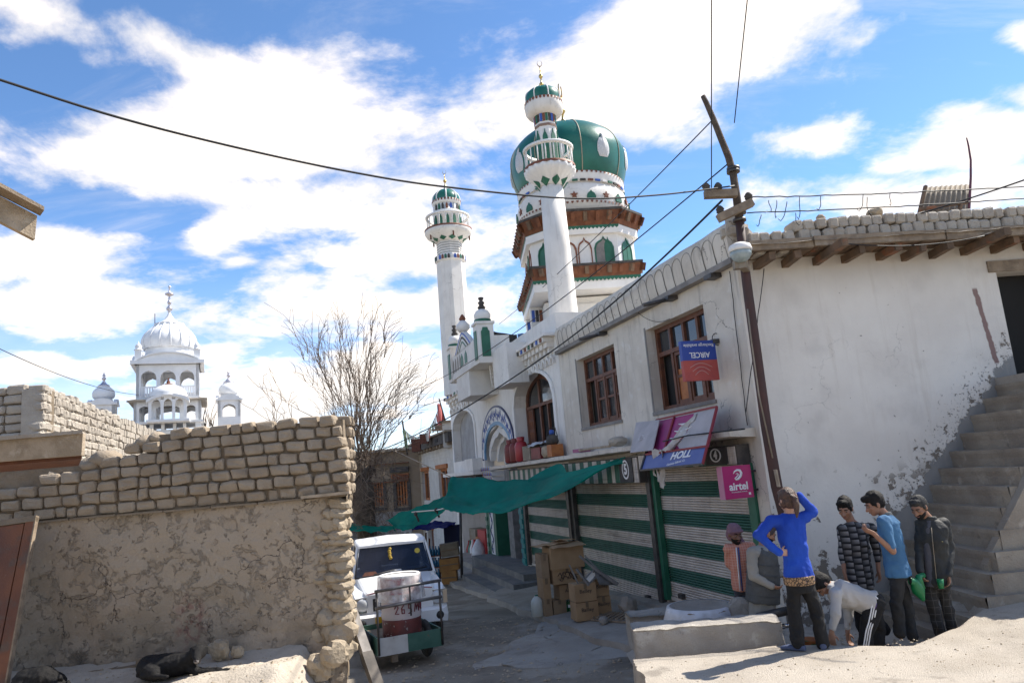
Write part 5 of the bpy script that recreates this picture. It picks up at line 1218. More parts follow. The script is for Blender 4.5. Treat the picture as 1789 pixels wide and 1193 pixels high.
# brown mud house closing the street
YB = 42.0
BH = thing('mud_house', at_y(680, 900, YB), 'brown mud house with dark-framed yellow lattice windows and carved timber bands, behind the bare tree', 'house')
def bx(px, py): q = at_y(px, py, YB); return q.x, q.z
x0, zt0 = bx(625, 792); x1, _ = bx(713, 786); zb0 = bx(680, 950)[1]
w = []
for (a, b_, c, e_) in ((653, 669, 843, 884), (694, 711, 840, 884)):
    xa, za = bx(a, e_); xb, zb = bx(b_, c); w.append((xa, xb, za, zb))
BF = Frame((0, YB, 0), (1, 0, 0), (0, -1, 0)); mb = MB(BF); wall_holes(mb, -13, x1 + .6, -3, zt0, w, .35); obj('wall', mb, M['mudwall'], BH)
for (a, b_, c, e_) in w:
    mb = MB(BF); mb.box(a - .18, a, .003, .06, c - .1, e_ + .1); mb.box(b_, b_ + .18, .003, .06, c - .1, e_ + .1); mb.box(a - .18, b_ + .18, .003, .06, c - .28, c - .1); wf = obj('window', mb, M['soot'], BH, origin=BF((a + b_) / 2, 0, c))
    mb = MB(BF); mb.box(a, b_, -.34, -.3, c, e_); obj('pane', mb, M['dark'], wf)
    for k in range(4):
        mb = MB(BF); xx = a + (b_ - a) * (k + .5) / 4; mb.box(xx - .045, xx + .045, -.2, -.12, c, e_); obj('lattice_bar', mb, M['orange'], wf)
zq = bx(690, 838)[1]; 
for (a, b_, c, e_, mt, o_) in ((640, 714, 838, 846, 'carved', .2), (684, 714, 826, 838, 'orange', .12), (682, 714, 814, 826, 'soot', .22), (650, 714, 808, 812, 'carved', .3), (620, 714, 786, 791, 'galv', .5)):
    xa, za = bx(a, e_); xb, zb = bx(b_, c); mb = MB(BF); mb.box(xa, xb, .003, o_, za, zb); obj('timber_band', mb, M[mt], BH)
for k in range(8):
    xa, za = bx(686 + k * 3.6, 838); xb, zb = bx(688 + k * 3.6, 828); mb = MB(BF); mb.box(xa, xb, .122, .2, za, zb); obj('bracket', mb, M['carved'], BH)
mb = MB(BF); mb.box(-13, x1 + .6, -7, .003, zt0 + .0, zt0 + .12); obj('roof', mb, M['paleadobe'], BH)
mb = MB(BF); xx, zz = bx(695, 950); mb.box(-12, x1, .003, .05, -2.5, bx(690, 893)[1]); obj('dark_base', mb, M['grime'], BH)
# small upper block and rooftop things on the brick house
P = at_y(792, 745, 33); UB = thing('roof_hut', P, 'small white rooftop hut beside the far minaret foot, with red flag pole', 'hut')
mb = MB(); mb.box(P.x - .5, P.x + 1.0, P.y, P.y + 1.5, P.z - .9, P.z + .2); obj('wall', mb, M['brick_white'], UB); mb = MB(); mb.box(P.x - .6, P.x + 1.1, P.y - .1, P.y + 1.6, P.z + .203, P.z + .3); obj('roof', mb, M['wood'], UB)
for k, (a, b_, c, e_, mt, nm, lab) in enumerate(((719, 733, 766, 782, 'rust', 'oil_drum', 'rust brown drum standing on the tarred roof of the brick house'), (733, 747, 757, 768, 'rust', 'crate', 'rusty brown crate on the roof behind the drum'))):
    P0, P1_ = at_y(a, e_, 36), at_y(b_, c, 36); mb = MB(); mb.box(P0.x, P1_.x, 36, 36.4, P0.z - .2, P1_.z); r_ = obj(nm, mb, M[mt], None, label=lab, cat=None); r_['category'] = nm.replace('_', ' ')
    
P0, P1_ = at_y(760, 752, 35), at_y(777, 738, 35)
CG = thing('bird_cage', (P0.x, 35, P0.z), 'small wooden cage on thin legs on the roof below the red flag', 'cage')
mb = MB(); mb.box(P0.x, P1_.x, 35, 35.4, P0.z + .08, P1_.z); obj('box', mb, M['wood'], CG); mb = MB(); mb.box(P0.x - .15, P1_.x + .15, 34.9, 35.5, P0.z, P0.z + .07); obj('tray', mb, M['wood'], CG)
for k in (0, 1): 
    mb = MB(); xx = P0.x + .1 + k * (P1_.x - P0.x - .2); mb.tube([(xx, 35.2, P0.z), (xx, 35.2, P0.z - .7)], .025, 4); obj('leg', mb, M['wood'], CG)
# prayer flags between two poles
A_, B_ = at_y(705, 748, 38), at_y(769, 706, 34.5)
FL = ['white', 'blue', 'rust', 'panel_green', 'plank']
FM = [mat('faded_%s_cloth' % n, c, .9) for n, c in (('white', (.55, .53, .48)), ('red', (.45, .16, .13)), ('yellow', (.5, .40, .16)), ('green', (.25, .34, .22)), ('grey', (.34, .33, .31)))]
PF = thing('prayer_flags', A_, 'sagging string of small faded prayer flags between two rooftop poles', 'prayer flags')
def cat(t): p = A_.lerp(B_, t); return p + Vector((0, 0, -1.25 * 4 * t * (1 - t) * .75))
mb = MB(); mb.tube([tuple(cat(k / 20)) for k in range(21)], .015, 4); obj('string', mb, M['rope'], PF)
for k in range(24):
    t = (k + .5) / 24; p, q = cat(t - .017), cat(t + .017); hgt = .42 + .2 * hashf(k, 3); mb = MB(); sw = Vector((.06 * hashf(k), .1, 0))
    mb.poly([tuple(p), tuple(q), tuple(q - Vector((0, 0, hgt)) + sw), tuple(p - Vector((0, 0, hgt * .95)) + sw)]); mb.poly([tuple(p + Vector((0, .012, 0))), tuple(q + Vector((0, .012, 0))), tuple(q - Vector((0, -.012, hgt)) + sw), tuple(p - Vector((0, -.012, hgt * .95)) + sw)]); obj('flag', mb, FM[k % 5], PF)
def pole(name, p, q, r, m, lab, catn):
    mb = MB(); mb.tube([tuple(p), tuple(q)], r, 6); o = obj(name, mb, m, None); tagk(o, lab, catn); return o
pole('flag_pole', at_y(712, 795, 38), at_y(703, 735, 38), .05, M['soot'], 'short dark pole holding the lower end of the prayer flags', 'pole'); 
RP = thing('red_flag', at_y(779, 742, 34.5), 'faded red flag drooping from a thin leaning rooftop pole', 'flag')
mb = MB(); mb.tube([tuple(at_y(780, 742, 34.5)), tuple(at_y(767, 696, 34.5))], .035, 6); obj('pole', mb, M['soot'], RP)
mb = MB(); mb.smooth = True; a, b_ = at_y(768, 705, 34.5), at_y(771, 742, 34.5)
mb.grid(lambda u, v: tuple(a.lerp(b_, v) + Vector((-.10 + (.12 + .28 * v) * (u - .2), .14 * sin(u * 7 + v * 3), 0))), 12, 10); obj('cloth', mb, mat('pink_red_cloth', (.50, .14, .13), .9), RP)
GS = thing('green_streamer', at_y(708, 780, 37.5), 'faded green cloth streamer tied along the short dark flag pole', 'cloth')
mb = MB(); a, b_ = at_y(706, 752, 37.8), at_y(711, 782, 37.8); mb.smooth = True; mb.grid(lambda u, v: tuple(a.lerp(b_, v) + Vector(((u - .5) * .16, -.08 + .05 * sin(u * 6 + v * 5), 0))), 6, 8); obj('cloth', mb, FM[3], GS)

# ------------------------------------------------------------------ white gurdwara far left
YG = 60.0; SG = 3.977
def gp(zx, zy): q = at_y(130 + zx / SG, 480 + zy / SG, YG); return q.x, q.z
GUR = thing('gurdwara', (gp(660, 1100)[0], YG, gp(660, 1100)[1]), 'white gurdwara far left with ribbed bulbous dome and open arcaded storeys', 'temple')
# the photograph leans here by less than a degree: build upright about the dome's axis
gx, _ = gp(660, 600); gs = abs(gp(760, 600)[0] - gp(660, 600)[0]) / 100
def GX(zx): return gx + (zx - 660) * gs
def GZ(zy): return gp(660, zy)[1]
GA = R_(23); GFr = Frame((gx, YG, 0), (cos(GA), sin(GA), 0), (sin(GA), -cos(GA), 0))
gm = mat('gurdwara_white', (.80, .80, .80), .75, (.72, .72, .72), 1.2, stains=[((.52, .52, .52), .9, .6, .8, .4)]); gsh = M['concrete']
def L(zx): return (zx - 660) * gs
HW = L(850)                                      # half width of the tower
def arcade(z0, z1, zs, zt, bays, hw, depth_o, parent, name='arcade_wall', m=None, fr=None):
    """front of an open storey: wall with arched openings cut through"""
    fr = fr or GFr; m = m or gm; mb = MB(fr); n = len(bays); xs_ = [-hw] + sum([[a, b_] for a, b_ in bays], []) + [hw]
    for a, b_ in zip(xs_[::2], xs_[1::2]): mb.box(a, b_, depth_o - .22, depth_o, z0, z1)
    for a, b_ in bays:
        P = arch_pts(a, b_, zs, zs, zt, 12, .6, .12)[1:-1]; mb.ring(P, [(x, z1) for x, z in P], depth_o - .22, depth_o)
    return obj(name, mb, m, parent)
def side_frames(hw): return [GFr, Frame(GFr.o, -GFr.e, -GFr.n), Frame(GFr.o, GFr.n, -GFr.e), Frame(GFr.o, -GFr.n, GFr.e)]
bays = [(L(497), L(590)), (L(614), L(706)), (L(731), L(820))]
for fr in side_frames(HW): arcade(GZ(868), GZ(655), GZ(735), GZ(692), bays, HW, HW, GUR, fr=fr)
mb = MB(GFr); mb.box(-HW * .96, HW * .96, -HW * .96, HW * .96, GZ(655), GZ(640)); obj('ceiling', mb, gm, GUR)
mb = MB(GFr); mb.box(-HW * 1.0, HW * 1.0, -HW, HW, GZ(890), GZ(868)); obj('floor_slab', mb, gm, GUR)
for fr in side_frames(HW):
    for a, b_ in bays:
        mb = MB(fr); mb.box(a, b_, HW - .16, HW - .06, GZ(806), GZ(798)); ra = obj('balustrade_rail', mb, gm, GUR)
        for k in range(6): mb = MB(fr); x = a + (b_ - a) * (k + .5) / 6; mb.box(x - .06, x + .06, HW - .15, HW - .07, GZ(866), GZ(806)); obj('baluster', mb, gm, ra)
mb = MB(GFr); q = L(883); mb.box(-q, q, -q, q, GZ(652), GZ(628)); obj('upper_eave', mb, gm, GUR)
for fr in side_frames(HW):                        # curved bangla gables
    A = [(L(455) + (L(865) - L(455)) * t, GZ(640) + (GZ(578) - GZ(640)) * (1 - abs(2 * t - 1) ** 2.2)) for t in [k / 18 for k in range(19)]]; B = [(x, GZ(652)) for x, z in A]
    mb = MB(fr); mb.ring(A, B, HW - .2, HW + .08); ga = obj('curved_gable', mb, gm, GUR)
    A2 = [(x * 1.03, z + .10) for x, z in A]; A3 = [(x * 1.03, z) for x, z in A]; mb = MB(fr); mb.ring(A2, A3, HW - .3, HW + .30); obj('gable_rim', mb, gm, ga)
for (sx, sy) in ((-1, -1), (1, -1), (-1, 1), (1, 1)):
    cx_, cy_ = sx * L(838), sy * L(838); C_ = GFr(cx_, cy_, 0)
    mb = MB(GFr); mb.box(cx_ - .24, cx_ + .24, cy_ - .24, cy_ + .24, GZ(628), GZ(556)); k_ = obj('corner_turret', mb, gm, GUR)
    mb = MB(); z0 = GZ(556); mb.lathe([(.34, z0), (.34, z0 + .06), (.24, z0 + .10), (.22, z0 + .2), (.26, z0 + .34), (.14, z0 + .5), (.04, z0 + .62), (0, z0 + .8)], (C_.x, C_.y), 12); obj('turret_dome', mb, gm, k_)
gc = (GFr.o.x, GFr.o.y)
def gl(rows): return [((hw) * gs, GZ(zy)) for zy, hw in rows]
mb = MB(); mb.lathe(gl([(640, 150), (592, 150), (588, 158), (560, 156), (545, 150), (530, 150), (522, 158)]), gc, 32); obj('drum', mb, gm, GUR)
pr = subdiv(gl([(524, 165), (505, 172), (475, 176), (440, 168), (410, 150), (385, 125), (362, 100), (350, 92)]), 3)
mb = MB(); mb.lathe(pr, gc, 48, wob=lambda t, z: 1 - .022 * (abs(sin(t * 8)) < .28)); gd = obj('dome', mb, gm, GUR)
for i in range(16):
    t = 2 * pi * i / 16 + .1; mb = MB(); mb.tube([(gc[0] + r * 1.005 * cos(t), gc[1] + r * 1.005 * sin(t), z) for r, z in pr[1:]], .035, 4); obj('dome_rib', mb, gm, gd)
mb = MB(); mb.lathe(gl([(356, 84), (350, 95), (343, 92), (338, 75)]), gc, 32, wob=lambda t, z: 1 + .05 * cos(t * 16)); obj('lotus_ring', mb, gm, gd)
mb = MB(); mb.lathe(gl([(342, 78), (334, 62), (320, 44), (305, 30), (285, 16), (265, 8), (258, 7)]), gc, 24); obj('dome_spire', mb, gm, gd)
SIL = mat('silver_finial', (.55, .52, .55), .35, metal=.8)
mb = MB(); mb.lathe(gl([(262, 8), (255, 14), (250, 8), (246, 18), (236, 22), (226, 16), (220, 7), (214, 12), (206, 7), (202, 12), (192, 15), (182, 9), (174, 6), (168, 10), (160, 6), (150, 6), (140, 28), (132, 29), (128, 18), (122, 8), (118, 5), (95, 5), (88, 9), (80, 8), (74, 0)]), gc, 16); obj('finial', mb, SIL, gd)
mb = MB(); a = GFr(L(566), -.5, GZ(350)); mb.tube([tuple(a), (a.x, a.y, GZ(262))], .035, 5); obj('lightning_rod', mb, M['iron'], gd)
# lower storey
H2 = L(862)
for fr in side_frames(H2): arcade(GZ(1035), GZ(892), GZ(950), GZ(930), [(L(490), L(556)), (L(590), L(730)), (L(768), L(826))], H2, H2, GUR, fr=fr, name='lower_arcade')
q0, q1 = L(870), L(900)
mb = MB(GFr); 
for fr in side_frames(1):
    lo = MB(fr); lo.hexa([(-q1, q1 - .1, GZ(905)), (q1, q1 - .1, GZ(905)), (q0, q0 - .3, GZ(900)), (-q0, q0 - .3, GZ(900)), (-q1, q1, GZ(893)), (q1, q1, GZ(893)), (q0, q0 - .3, GZ(882)), (-q0, q0 - .3, GZ(882))]); merge(mb, lo)
obj('sloping_eave', mb, M['concrete'], GUR, kind='stuff')
mb = MB(GFr); mb.box(-H2 - .15, H2 + .15, -H2 - .15, H2 + .15, GZ(1050), GZ(1035)); obj('floor_slab', mb, gm, GUR)
mb = MB(GFr); mb.box(-H2, H2, -H2, H2, GZ(1500), GZ(1120)); mb.box(-H2 - .2, H2 + .2, -H2 - .2, H2 + .2, GZ(1120), GZ(1105)); obj('base_block', mb, gm, GUR)
for fr in side_frames(1):
    mb = MB(fr)
    for a, b_ in ((L(478), L(496)), (L(552), L(575)), (L(620), L(640)), (L(690), L(710)), (L(750), L(770)), (L(826), L(846))): mb.box(a, b_, H2 - .25, H2, GZ(1105), GZ(1050))
    obj('balustrade_posts', mb, gm, GUR, kind='stuff')
    mb = MB(fr); mb.box(-H2, H2, H2 - .04, H2 + .02, GZ(1105), GZ(1092)); obj('balustrade_rail', mb, gm, GUR)
# projecting domed bay in front
by = H2 + .55; C_ = GFr(L(665), by, 0); bc = (C_.x, C_.y)
BAY = MB(GFr)
BAY.box(L(540), L(793), H2, by + 1.1, GZ(1050), GZ(1035)); bay = obj('front_bay', BAY, gm, GUR, origin=GFr(0, by, GZ(1050)))
for zx in (562, 632, 700, 768):
    mb = MB(GFr); mb.box(L(zx - 9), L(zx + 9), by + .85, by + 1.05, GZ(1035), GZ(905)); obj('bay_column', mb, gm, bay)
mb = MB(GFr)
for a, b_ in ((571, 623), (641, 691), (709, 759)):
    P = arch_pts(L(a), L(b_), GZ(935), GZ(935), GZ(900), 10, .6, .1)[1:-1]; mb.ring(P, [(x, GZ(885)) for x, z in P], by + .9, by + 1.02)
obj('bay_arches', mb, gm, bay, kind='stuff')
A = [(L(540) + (L(793) - L(540)) * t, GZ(908) + (GZ(868) - GZ(908)) * (1 - abs(2 * t - 1) ** 2.4)) for t in [k / 16 for k in range(17)]]; B = [(x, z - .22) for x, z in A]; mb = MB(GFr); mb.ring(A, B, H2, by + 1.25); obj('bay_gable', mb, gm, bay)
mb = MB(); pr = subdiv(gl([(878, 112), (866, 108), (850, 104), (830, 88), (812, 62), (803, 40)]), 3); mb.lathe(pr, bc, 36, wob=lambda t, z: 1 + .03 * cos(t * 18)); bd_ = obj('bay_dome', mb, gm, bay)
mb = MB(); mb.lathe(gl([(804, 42), (798, 30), (788, 10), (778, 12), (770, 5), (762, 7), (752, 0)]), bc, 12); obj('bay_finial', mb, M['rust'], bd_)
# two domed kiosks
for (zx, lab) in ((263, 0), (1040, 1)):
    kx = L(zx); C_ = GFr(kx, 0, 0); kc = (C_.x, C_.y); dz = 0 if lab else -.12; w = 74 * gs
    fr = Frame(GFr(kx, 0, 0), GFr.e, GFr.n)
    mb = MB(fr); mb.box(-w, w, -w, w, GZ(1500), GZ(1010)); kio = obj('kiosk', mb, gm, GUR, origin=GFr(kx, 0, GZ(1010)))
    for f2 in (fr, Frame(fr.o, -fr.e, -fr.n), Frame(fr.o, fr.n, -fr.e), Frame(fr.o, -fr.n, fr.e)):
        arcade(GZ(1010), GZ(892), GZ(950), GZ(918), [(-w * .58, w * .58)], w, w, kio, 'kiosk_wall', fr=f2)
        A = [(-w * 1.1 + 2.2 * w * t, GZ(888) + (GZ(852) - GZ(888)) * (1 - abs(2 * t - 1) ** 2.2)) for t in [k / 12 for k in range(13)]]; B = [(x, GZ(894)) for x, z in A]; mb = MB(f2); mb.ring(A, B, w - .1, w + .16); obj('kiosk_gable', mb, gm, kio)
    mb = MB(fr); mb.box(-w * 1.18, w * 1.18, -w * 1.18, w * 1.18, GZ(895), GZ(884)); obj('kiosk_eave', mb, gm, kio)
    mb = MB(); mb.lathe(subdiv(gl([(886, 60), (865, 58), (850, 52), (838, 64), (815, 68), (790, 60), (770, 40), (762, 34)]), 3), kc, 30, wob=lambda t, z: 1 + .012 * cos(t * 12)); kd = obj('kiosk_dome', mb, gm, kio)
    mb = MB(); mb.lathe(gl([(768, 30), (760, 38), (755, 34), (748, 22), (735, 11), (722, 6), (716, 12), (708, 14), (700, 6), (694, 10), (688, 9), (680, 4), (660, 0)]), kc, 14); obj('kiosk_spire', mb, SIL, kd)

# ------------------------------------------------------------------ bare willow
YT = 25.0; tb = at_y(646, 945, YT); rng = random.Random(21)
TREE = thing('bare_tree', (tb.x, YT, street_z(tb.x, YT) - .1), 'leafless pollard willow with a fan of upright shoots behind the mud wall corner', 'tree')
BARK = mat('tree_bark', (.085, .065, .05), .95, (.15, .12, .09), 6, .9, 20)
SHOOT = mat('shoot_bark', (.15, .11, .08), .85, (.24, .18, .13), 3)
top = at_y(632, 835, YT)
mb = MB(); 
def trunk_ring(v): return TREE.location.lerp(top, v)
P = [trunk_ring(k / 8) + Vector((.06 * hashf(k), .06 * hashf(k, 5), 0)) for k in range(9)]
mb.tube([tuple(p) for p in P], [.5, .42, .36, .34, .33, .33, .36, .38, .25], 12)
for k in range(5): 
    a = k * 1.3; mb.tube([tuple(top - Vector((0, 0, .3))), tuple(top + Vector((.4 * cos(a), .3 * sin(a), .35)))], [.2, .09], 7)
tr = obj('trunk', mb, BARK, TREE)
def shoot(mb, p, tgt, r, n=9, wig=.2):
    d_ = tgt - p; P = []; 
    for k in range(n + 1):
        t = k / n; q = p + d_ * t; q += Vector((d_.x * -.18 * sin(pi * t) + wig * hashf(t * 3, p.x, tgt.x), wig * hashf(t * 3, p.y + 3, tgt.z), -d_.z * .0 + .06 * sin(pi * t)))
        P.append(q)
    mb.tube([tuple(q) for q in P], [max(.006, r * (1 - .9 * k / n)) for k in range(n + 1)], 5, cap=False); return P
tips = [(497, 560), (512, 650), (540, 575), (552, 600), (585, 545), (590, 560), (600, 600), (618, 585), (640, 590), (652, 555), (660, 590), (678, 575), (690, 600), (718, 640), (735, 655), (768, 668), (745, 690), (770, 645), (700, 665), (665, 640), (630, 640), (610, 650), (570, 640), (535, 655), (515, 610), (480, 690), (742, 720), (720, 690), (640, 560), (560, 580), (625, 560), (650, 640), (585, 620), (690, 700), (575, 600), (545, 640), (605, 630), (735, 770), (765, 660), (700, 570), (667, 565)]
for i, (px, py) in enumerate(tips):
    yt = YT + rng.uniform(-1.6, 1.6); tg = at_y(px, py, yt); st = top + Vector((rng.uniform(-.45, .35), rng.uniform(-.3, .3), rng.uniform(-.2, .35)))
    mb = MB(); P = shoot(mb, st, tg, rng.uniform(.013, .034))
    for k in range(rng.randint(6, 10)):          # side twigs
        j = rng.randint(2, 8); q = P[j]; dr_ = (P[min(j + 1, 9)] - q).normalized(); ln = rng.uniform(.5, 1.5)
        e_ = q + dr_ * ln * .8 + Vector((rng.uniform(-.5, .5), rng.uniform(-.4, .4), rng.uniform(-.1, .4))) * ln * .7
        P2_ = shoot(mb, q, e_, .011, 5, .08)
        for _ in range(2):
            q2 = P2_[rng.randint(1, 4)]; shoot(mb, q2, q2 + (e_ - q).normalized() * .4 + Vector((rng.uniform(-.3, .3), rng.uniform(-.3, .3), rng.uniform(0, .3))), .007, 3, .05)
    obj('branch', mb, SHOOT, TREE)
tw = MB()                                          # thicket of fine twigs round the trunk head
for i in range(620):
    a = rng.uniform(0, 2 * pi); q = top + Vector((rng.gauss(.1, .55), rng.gauss(0, .45), rng.uniform(-2.1, .9)))
    e_ = q + Vector((cos(a) * .7 + .1, sin(a) * .5, rng.uniform(-.9, .6))) * rng.uniform(.5, 1.3); shoot(tw, q, e_, .012, 4, .12)
obj('twig_thicket', tw, SHOOT, TREE, kind='stuff')
# second bare tree further left, behind the wall
T2 = thing('bare_shrub', at_y(455, 760, 20), 'thin bare shrub shoots poking above the mud wall left of the willow', 'shrub')
mb = MB(); b0_ = at_y(500, 790, 20)
for (px, py) in ((432, 655), (445, 668), (462, 640), (420, 700), (470, 700), (512, 690)): 
    P = shoot(mb, b0_, at_y(px, py, 20 + hashf(px)), .014, 9, .25)
    for j in (3, 5, 7): shoot(mb, P[j], P[j] + Vector((hashf(px, j), hashf(j, px), .5)) * .8, .007, 4, .06)
obj('branch', mb, SHOOT, T2)
mb = MB(); rng = random.Random(4)
T3 = thing('bare_trees', at_y(358, 740, 66), 'distant leafless twigs between the gurdwara and its right kiosk', 'shrub')
for i in range(16):
    q = at_y(rng.uniform(345, 372), 745, 66); e_ = q + Vector((rng.uniform(-1, 1), rng.uniform(-1, 1), rng.uniform(1.2, 3.0))); shoot(mb, q, e_, .05, 5, .2)
obj('twigs', mb, BARK, T3, kind='stuff')
# ------------------------------------------------------------------ jeep pick-up
WHITE = mat('vehicle_white', (.80, .80, .79), .28, (.74, .74, .73), 2, stains=[((.55, .52, .47), 3, .6, .8, .35)], spec=.5)
BLK = mat('black_plastic', (.02, .02, .021), .55); RUB = mat('tyre_rubber', (.025, .024, .023), .9, (.06, .055, .05), 9)
CHR = mat('chrome', (.7, .7, .7), .15, metal=1); LENS = mat('lamp_lens', (.55, .57, .58), .12, spec=.9); WS = mat('windscreen_glass', (.015, .02, .04), .06, spec=.7)
YEL = mat('number_plate_yellow', (.75, .42, .01), .5); RED = mat('red_paint', (.42, .03, .03), .5)
j0 = at_y(699, 1050, 14.0); jz = street_z(j0.x, j0.y)
JF = Frame((j0.x, j0.y, jz), (cos(R_(15)), sin(R_(15)), 0), (sin(R_(15)), -cos(R_(15)), 0))
JEEP = thing('jeep', JF(0, -1.5, 0), 'white jeep pick-up facing the camera behind the hand cart', 'jeep')
def jl(rows, m=WHITE, name='body', parent=None, smooth=False, cap=True):
    """loft of cross sections: rows of (o, [(s, z)...])"""
    mb = MB(JF); mb.smooth = smooth; ids = [mb.pts([(s_, o_, z_) for s_, z_ in P]) for o_, P in rows]; n = len(rows[0][1])
    for a, b_ in zip(ids, ids[1:]):
        for k in range(n): mb.face((a + k, a + (k + 1) % n, b_ + (k + 1) % n, b_ + k))
    if cap: mb.face([ids[0] + k for k in range(n)]); mb.face([ids[-1] + k for k in reversed(range(n))])
    return obj(name, mb, m, parent or JEEP)
def sect(w, z0, z1, r=.08, crown=.03):
    return [(-w, z0), (w, z0), (w, z1 - r), (w - r * .35, z1 - r * .3), (w - r, z1), (0, z1 + crown), (-w + r, z1), (-w + r * .35, z1 - r * .3), (-w, z1 - r)]
hood = jl([(.02, sect(.60, .70, 1.02, .06)), (-.05, sect(.66, .68, 1.07, .07)), (-.5, sect(.70, .66, 1.15, .07)), (-1.02, sect(.74, .66, 1.22, .07))], name='bonnet')
for sg in (-1, 1):
    f_ = jl([(-.02, [(sg * .60, .62), (sg * .84, .62), (sg * .86, .86), (sg * .80, .98), (sg * .62, 1.0)]), (-.20, [(sg * .62, .60), (sg * .88, .62), (sg * .90, .92), (sg * .83, 1.05), (sg * .64, 1.07)]), (-.95, [(sg * .66, .62), (sg * .89, .62), (sg * .90, .97), (sg * .85, 1.10), (sg * .68, 1.13)]), (-1.05, [(sg * .70, .4), (sg * .89, .4), (sg * .90, .98), (sg * .85, 1.12), (sg * .72, 1.15)])], name='mudguard')
    lo = MB(JF); lo.box(sg * .70 - .17, sg * .70 + .17, -.06, .012, .73, .985); hl = obj('headlight', lo, CHR, JEEP, origin=JF(sg * .70, 0, .86))
    lo = MB(); lo.ball(JF(sg * .68, .005, .86), .115, .05, .115, 16, 8, Matrix.Rotation(R_(15), 3, 'Z')); obj('lens', lo, LENS, hl)
    lo = MB(JF); lo.box(sg * .84 - .045, sg * .84 + .03, -.05, .018, .74, .97); obj('indicator', lo, mat('indicator_lens', (.6, .45, .3), .2), hl)
mb = MB(JF); mb.box(-.52, .50, -.05, .018, .70, .995); gr = obj('grille', mb, WHITE, JEEP)
for k in range(7):
    x = -.455 + k * .1333; mb = MB(JF); mb.box(x - .037, x + .037, .018, .024, .74, .955); obj('grille_slot', mb, BLK, gr)
bmp = jl([(.0, [(-.86, .42), (.86, .42), (.88, .55), (.86, .70), (-.86, .70), (-.88, .55)]), (.10, [(-.84, .43), (.84, .43), (.86, .55), (.84, .69), (-.84, .69), (-.86, .55)]), (.17, [(-.74, .46), (.74, .46), (.78, .55), (.74, .66), (-.74, .66), (-.78, .55)])], name='bumper')
mb = MB(JF); mb.box(-.62, .62, .0, .12, .30, .42); obj('bumper_valance', mb, BLK, bmp)
for sg in (-1, 1):
    mb = MB(); mb.ball(JF(sg * .70, .145, .56), .085, .05, .085, 14, 8, Matrix.Rotation(R_(15), 3, 'Z')); obj('fog_lamp', mb, BLK, bmp)
mb = MB(JF); mb.box(-.47, .05, .171, .186, .52, .66); npl = obj('number_plate', mb, YEL, bmp, origin=JF(0, .18, .59))
text('JK 10', .13, JF(-.21, .188, .59), JF.e, (0, 0, 1), BLK, npl, bold=.004)
t = NT(WS.node_tree); b = t.n['Principled BSDF'] if 'Principled BSDF' in t.n else [n for n in t.n if n.type == 'BSDF_PRINCIPLED'][0]; mx = t.new('ShaderNodeMixShader'); tr_ = t.new('ShaderNodeBsdfTransparent'); tr_.inputs[0].default_value = (.6, .66, .75, 1); mx.inputs[0].default_value = .5; t.l.new(tr_.outputs[0], mx.inputs[1]); t.l.new(b.outputs[0], mx.inputs[2]); t.l.new(mx.outputs[0], [n for n in t.n if n.type == 'OUTPUT_MATERIAL'][0].inputs[0])
# cab: pillars, roof, windscreen
def plate(P, th, m, name, parent):
    mb = MB(JF); n = len(P); a = mb.pts(P); nrm_ = (Vector(P[1]) - Vector(P[0])).cross(Vector(P[2]) - Vector(P[1])).normalized() * th; b_ = mb.pts([tuple(Vector(p) + nrm_) for p in P])
    mb.face([a + k for k in range(n)]); mb.face([b_ + k for k in reversed(range(n))])
    for k in range(n): mb.face((a + k, b_ + k, b_ + (k + 1) % n, a + (k + 1) % n))
    return obj(name, mb, m, parent)
cab = jl([(-.98, sect(.80, .45, 1.20, .06)), (-1.10, sect(.84, .42, 1.24, .06)), (-2.35, sect(.84, .42, 1.24, .06))], name='cab')
rf = jl([(-1.22, sect(.66, 1.76, 1.80, .03, .02)), (-1.32, sect(.70, 1.77, 1.86, .05, .03)), (-1.9, sect(.71, 1.78, 1.89, .05, .03)), (-2.32, sect(.70, 1.77, 1.87, .05, .03))], name='roof', smooth=False)
for sg in (-1, 1):
    mb = MB(JF); mb.hexa([(sg * .73, -1.00, 1.2), (sg * .82, -1.02, 1.2), (sg * .82, -1.10, 1.2), (sg * .73, -1.08, 1.2), (sg * .635, -1.25, 1.79), (sg * .70, -1.27, 1.79), (sg * .70, -1.35, 1.79), (sg * .635, -1.33, 1.79)]); obj('pillar', mb, WHITE, JEEP)
    mb = MB(JF); mb.hexa([(sg * .74, -2.25, 1.2), (sg * .83, -2.25, 1.2), (sg * .83, -2.33, 1.2), (sg * .74, -2.33, 1.2), (sg * .64, -2.25, 1.79), (sg * .70, -2.25, 1.79), (sg * .70, -2.33, 1.79), (sg * .64, -2.33, 1.79)]); obj('pillar', mb, WHITE, JEEP)
    plate([(sg * .80, -1.15, 1.24), (sg * .80, -2.25, 1.24), (sg * .69, -2.25, 1.77), (sg * .69, -1.36, 1.77)], .01, WS, 'side_window', JEEP)
    mb = MB(); P = JF(sg * .98, -1.05, 1.32); mb.ball(P, .05, .07, .12, 10, 6, Matrix.Rotation(R_(15), 3, 'Z')); mb.tube([tuple(JF(sg * .82, -1.05, 1.24)), tuple(P)], .012, 5)
    if sg < 0: obj('mirror', mb, BLK, JEEP)
wsn = plate([(-.755, -1.005, 1.225), (.755, -1.005, 1.225), (.655, -1.262, 1.765), (-.655, -1.262, 1.765)], -.012, WS, 'windscreen', JEEP)
mb = MB(JF); 
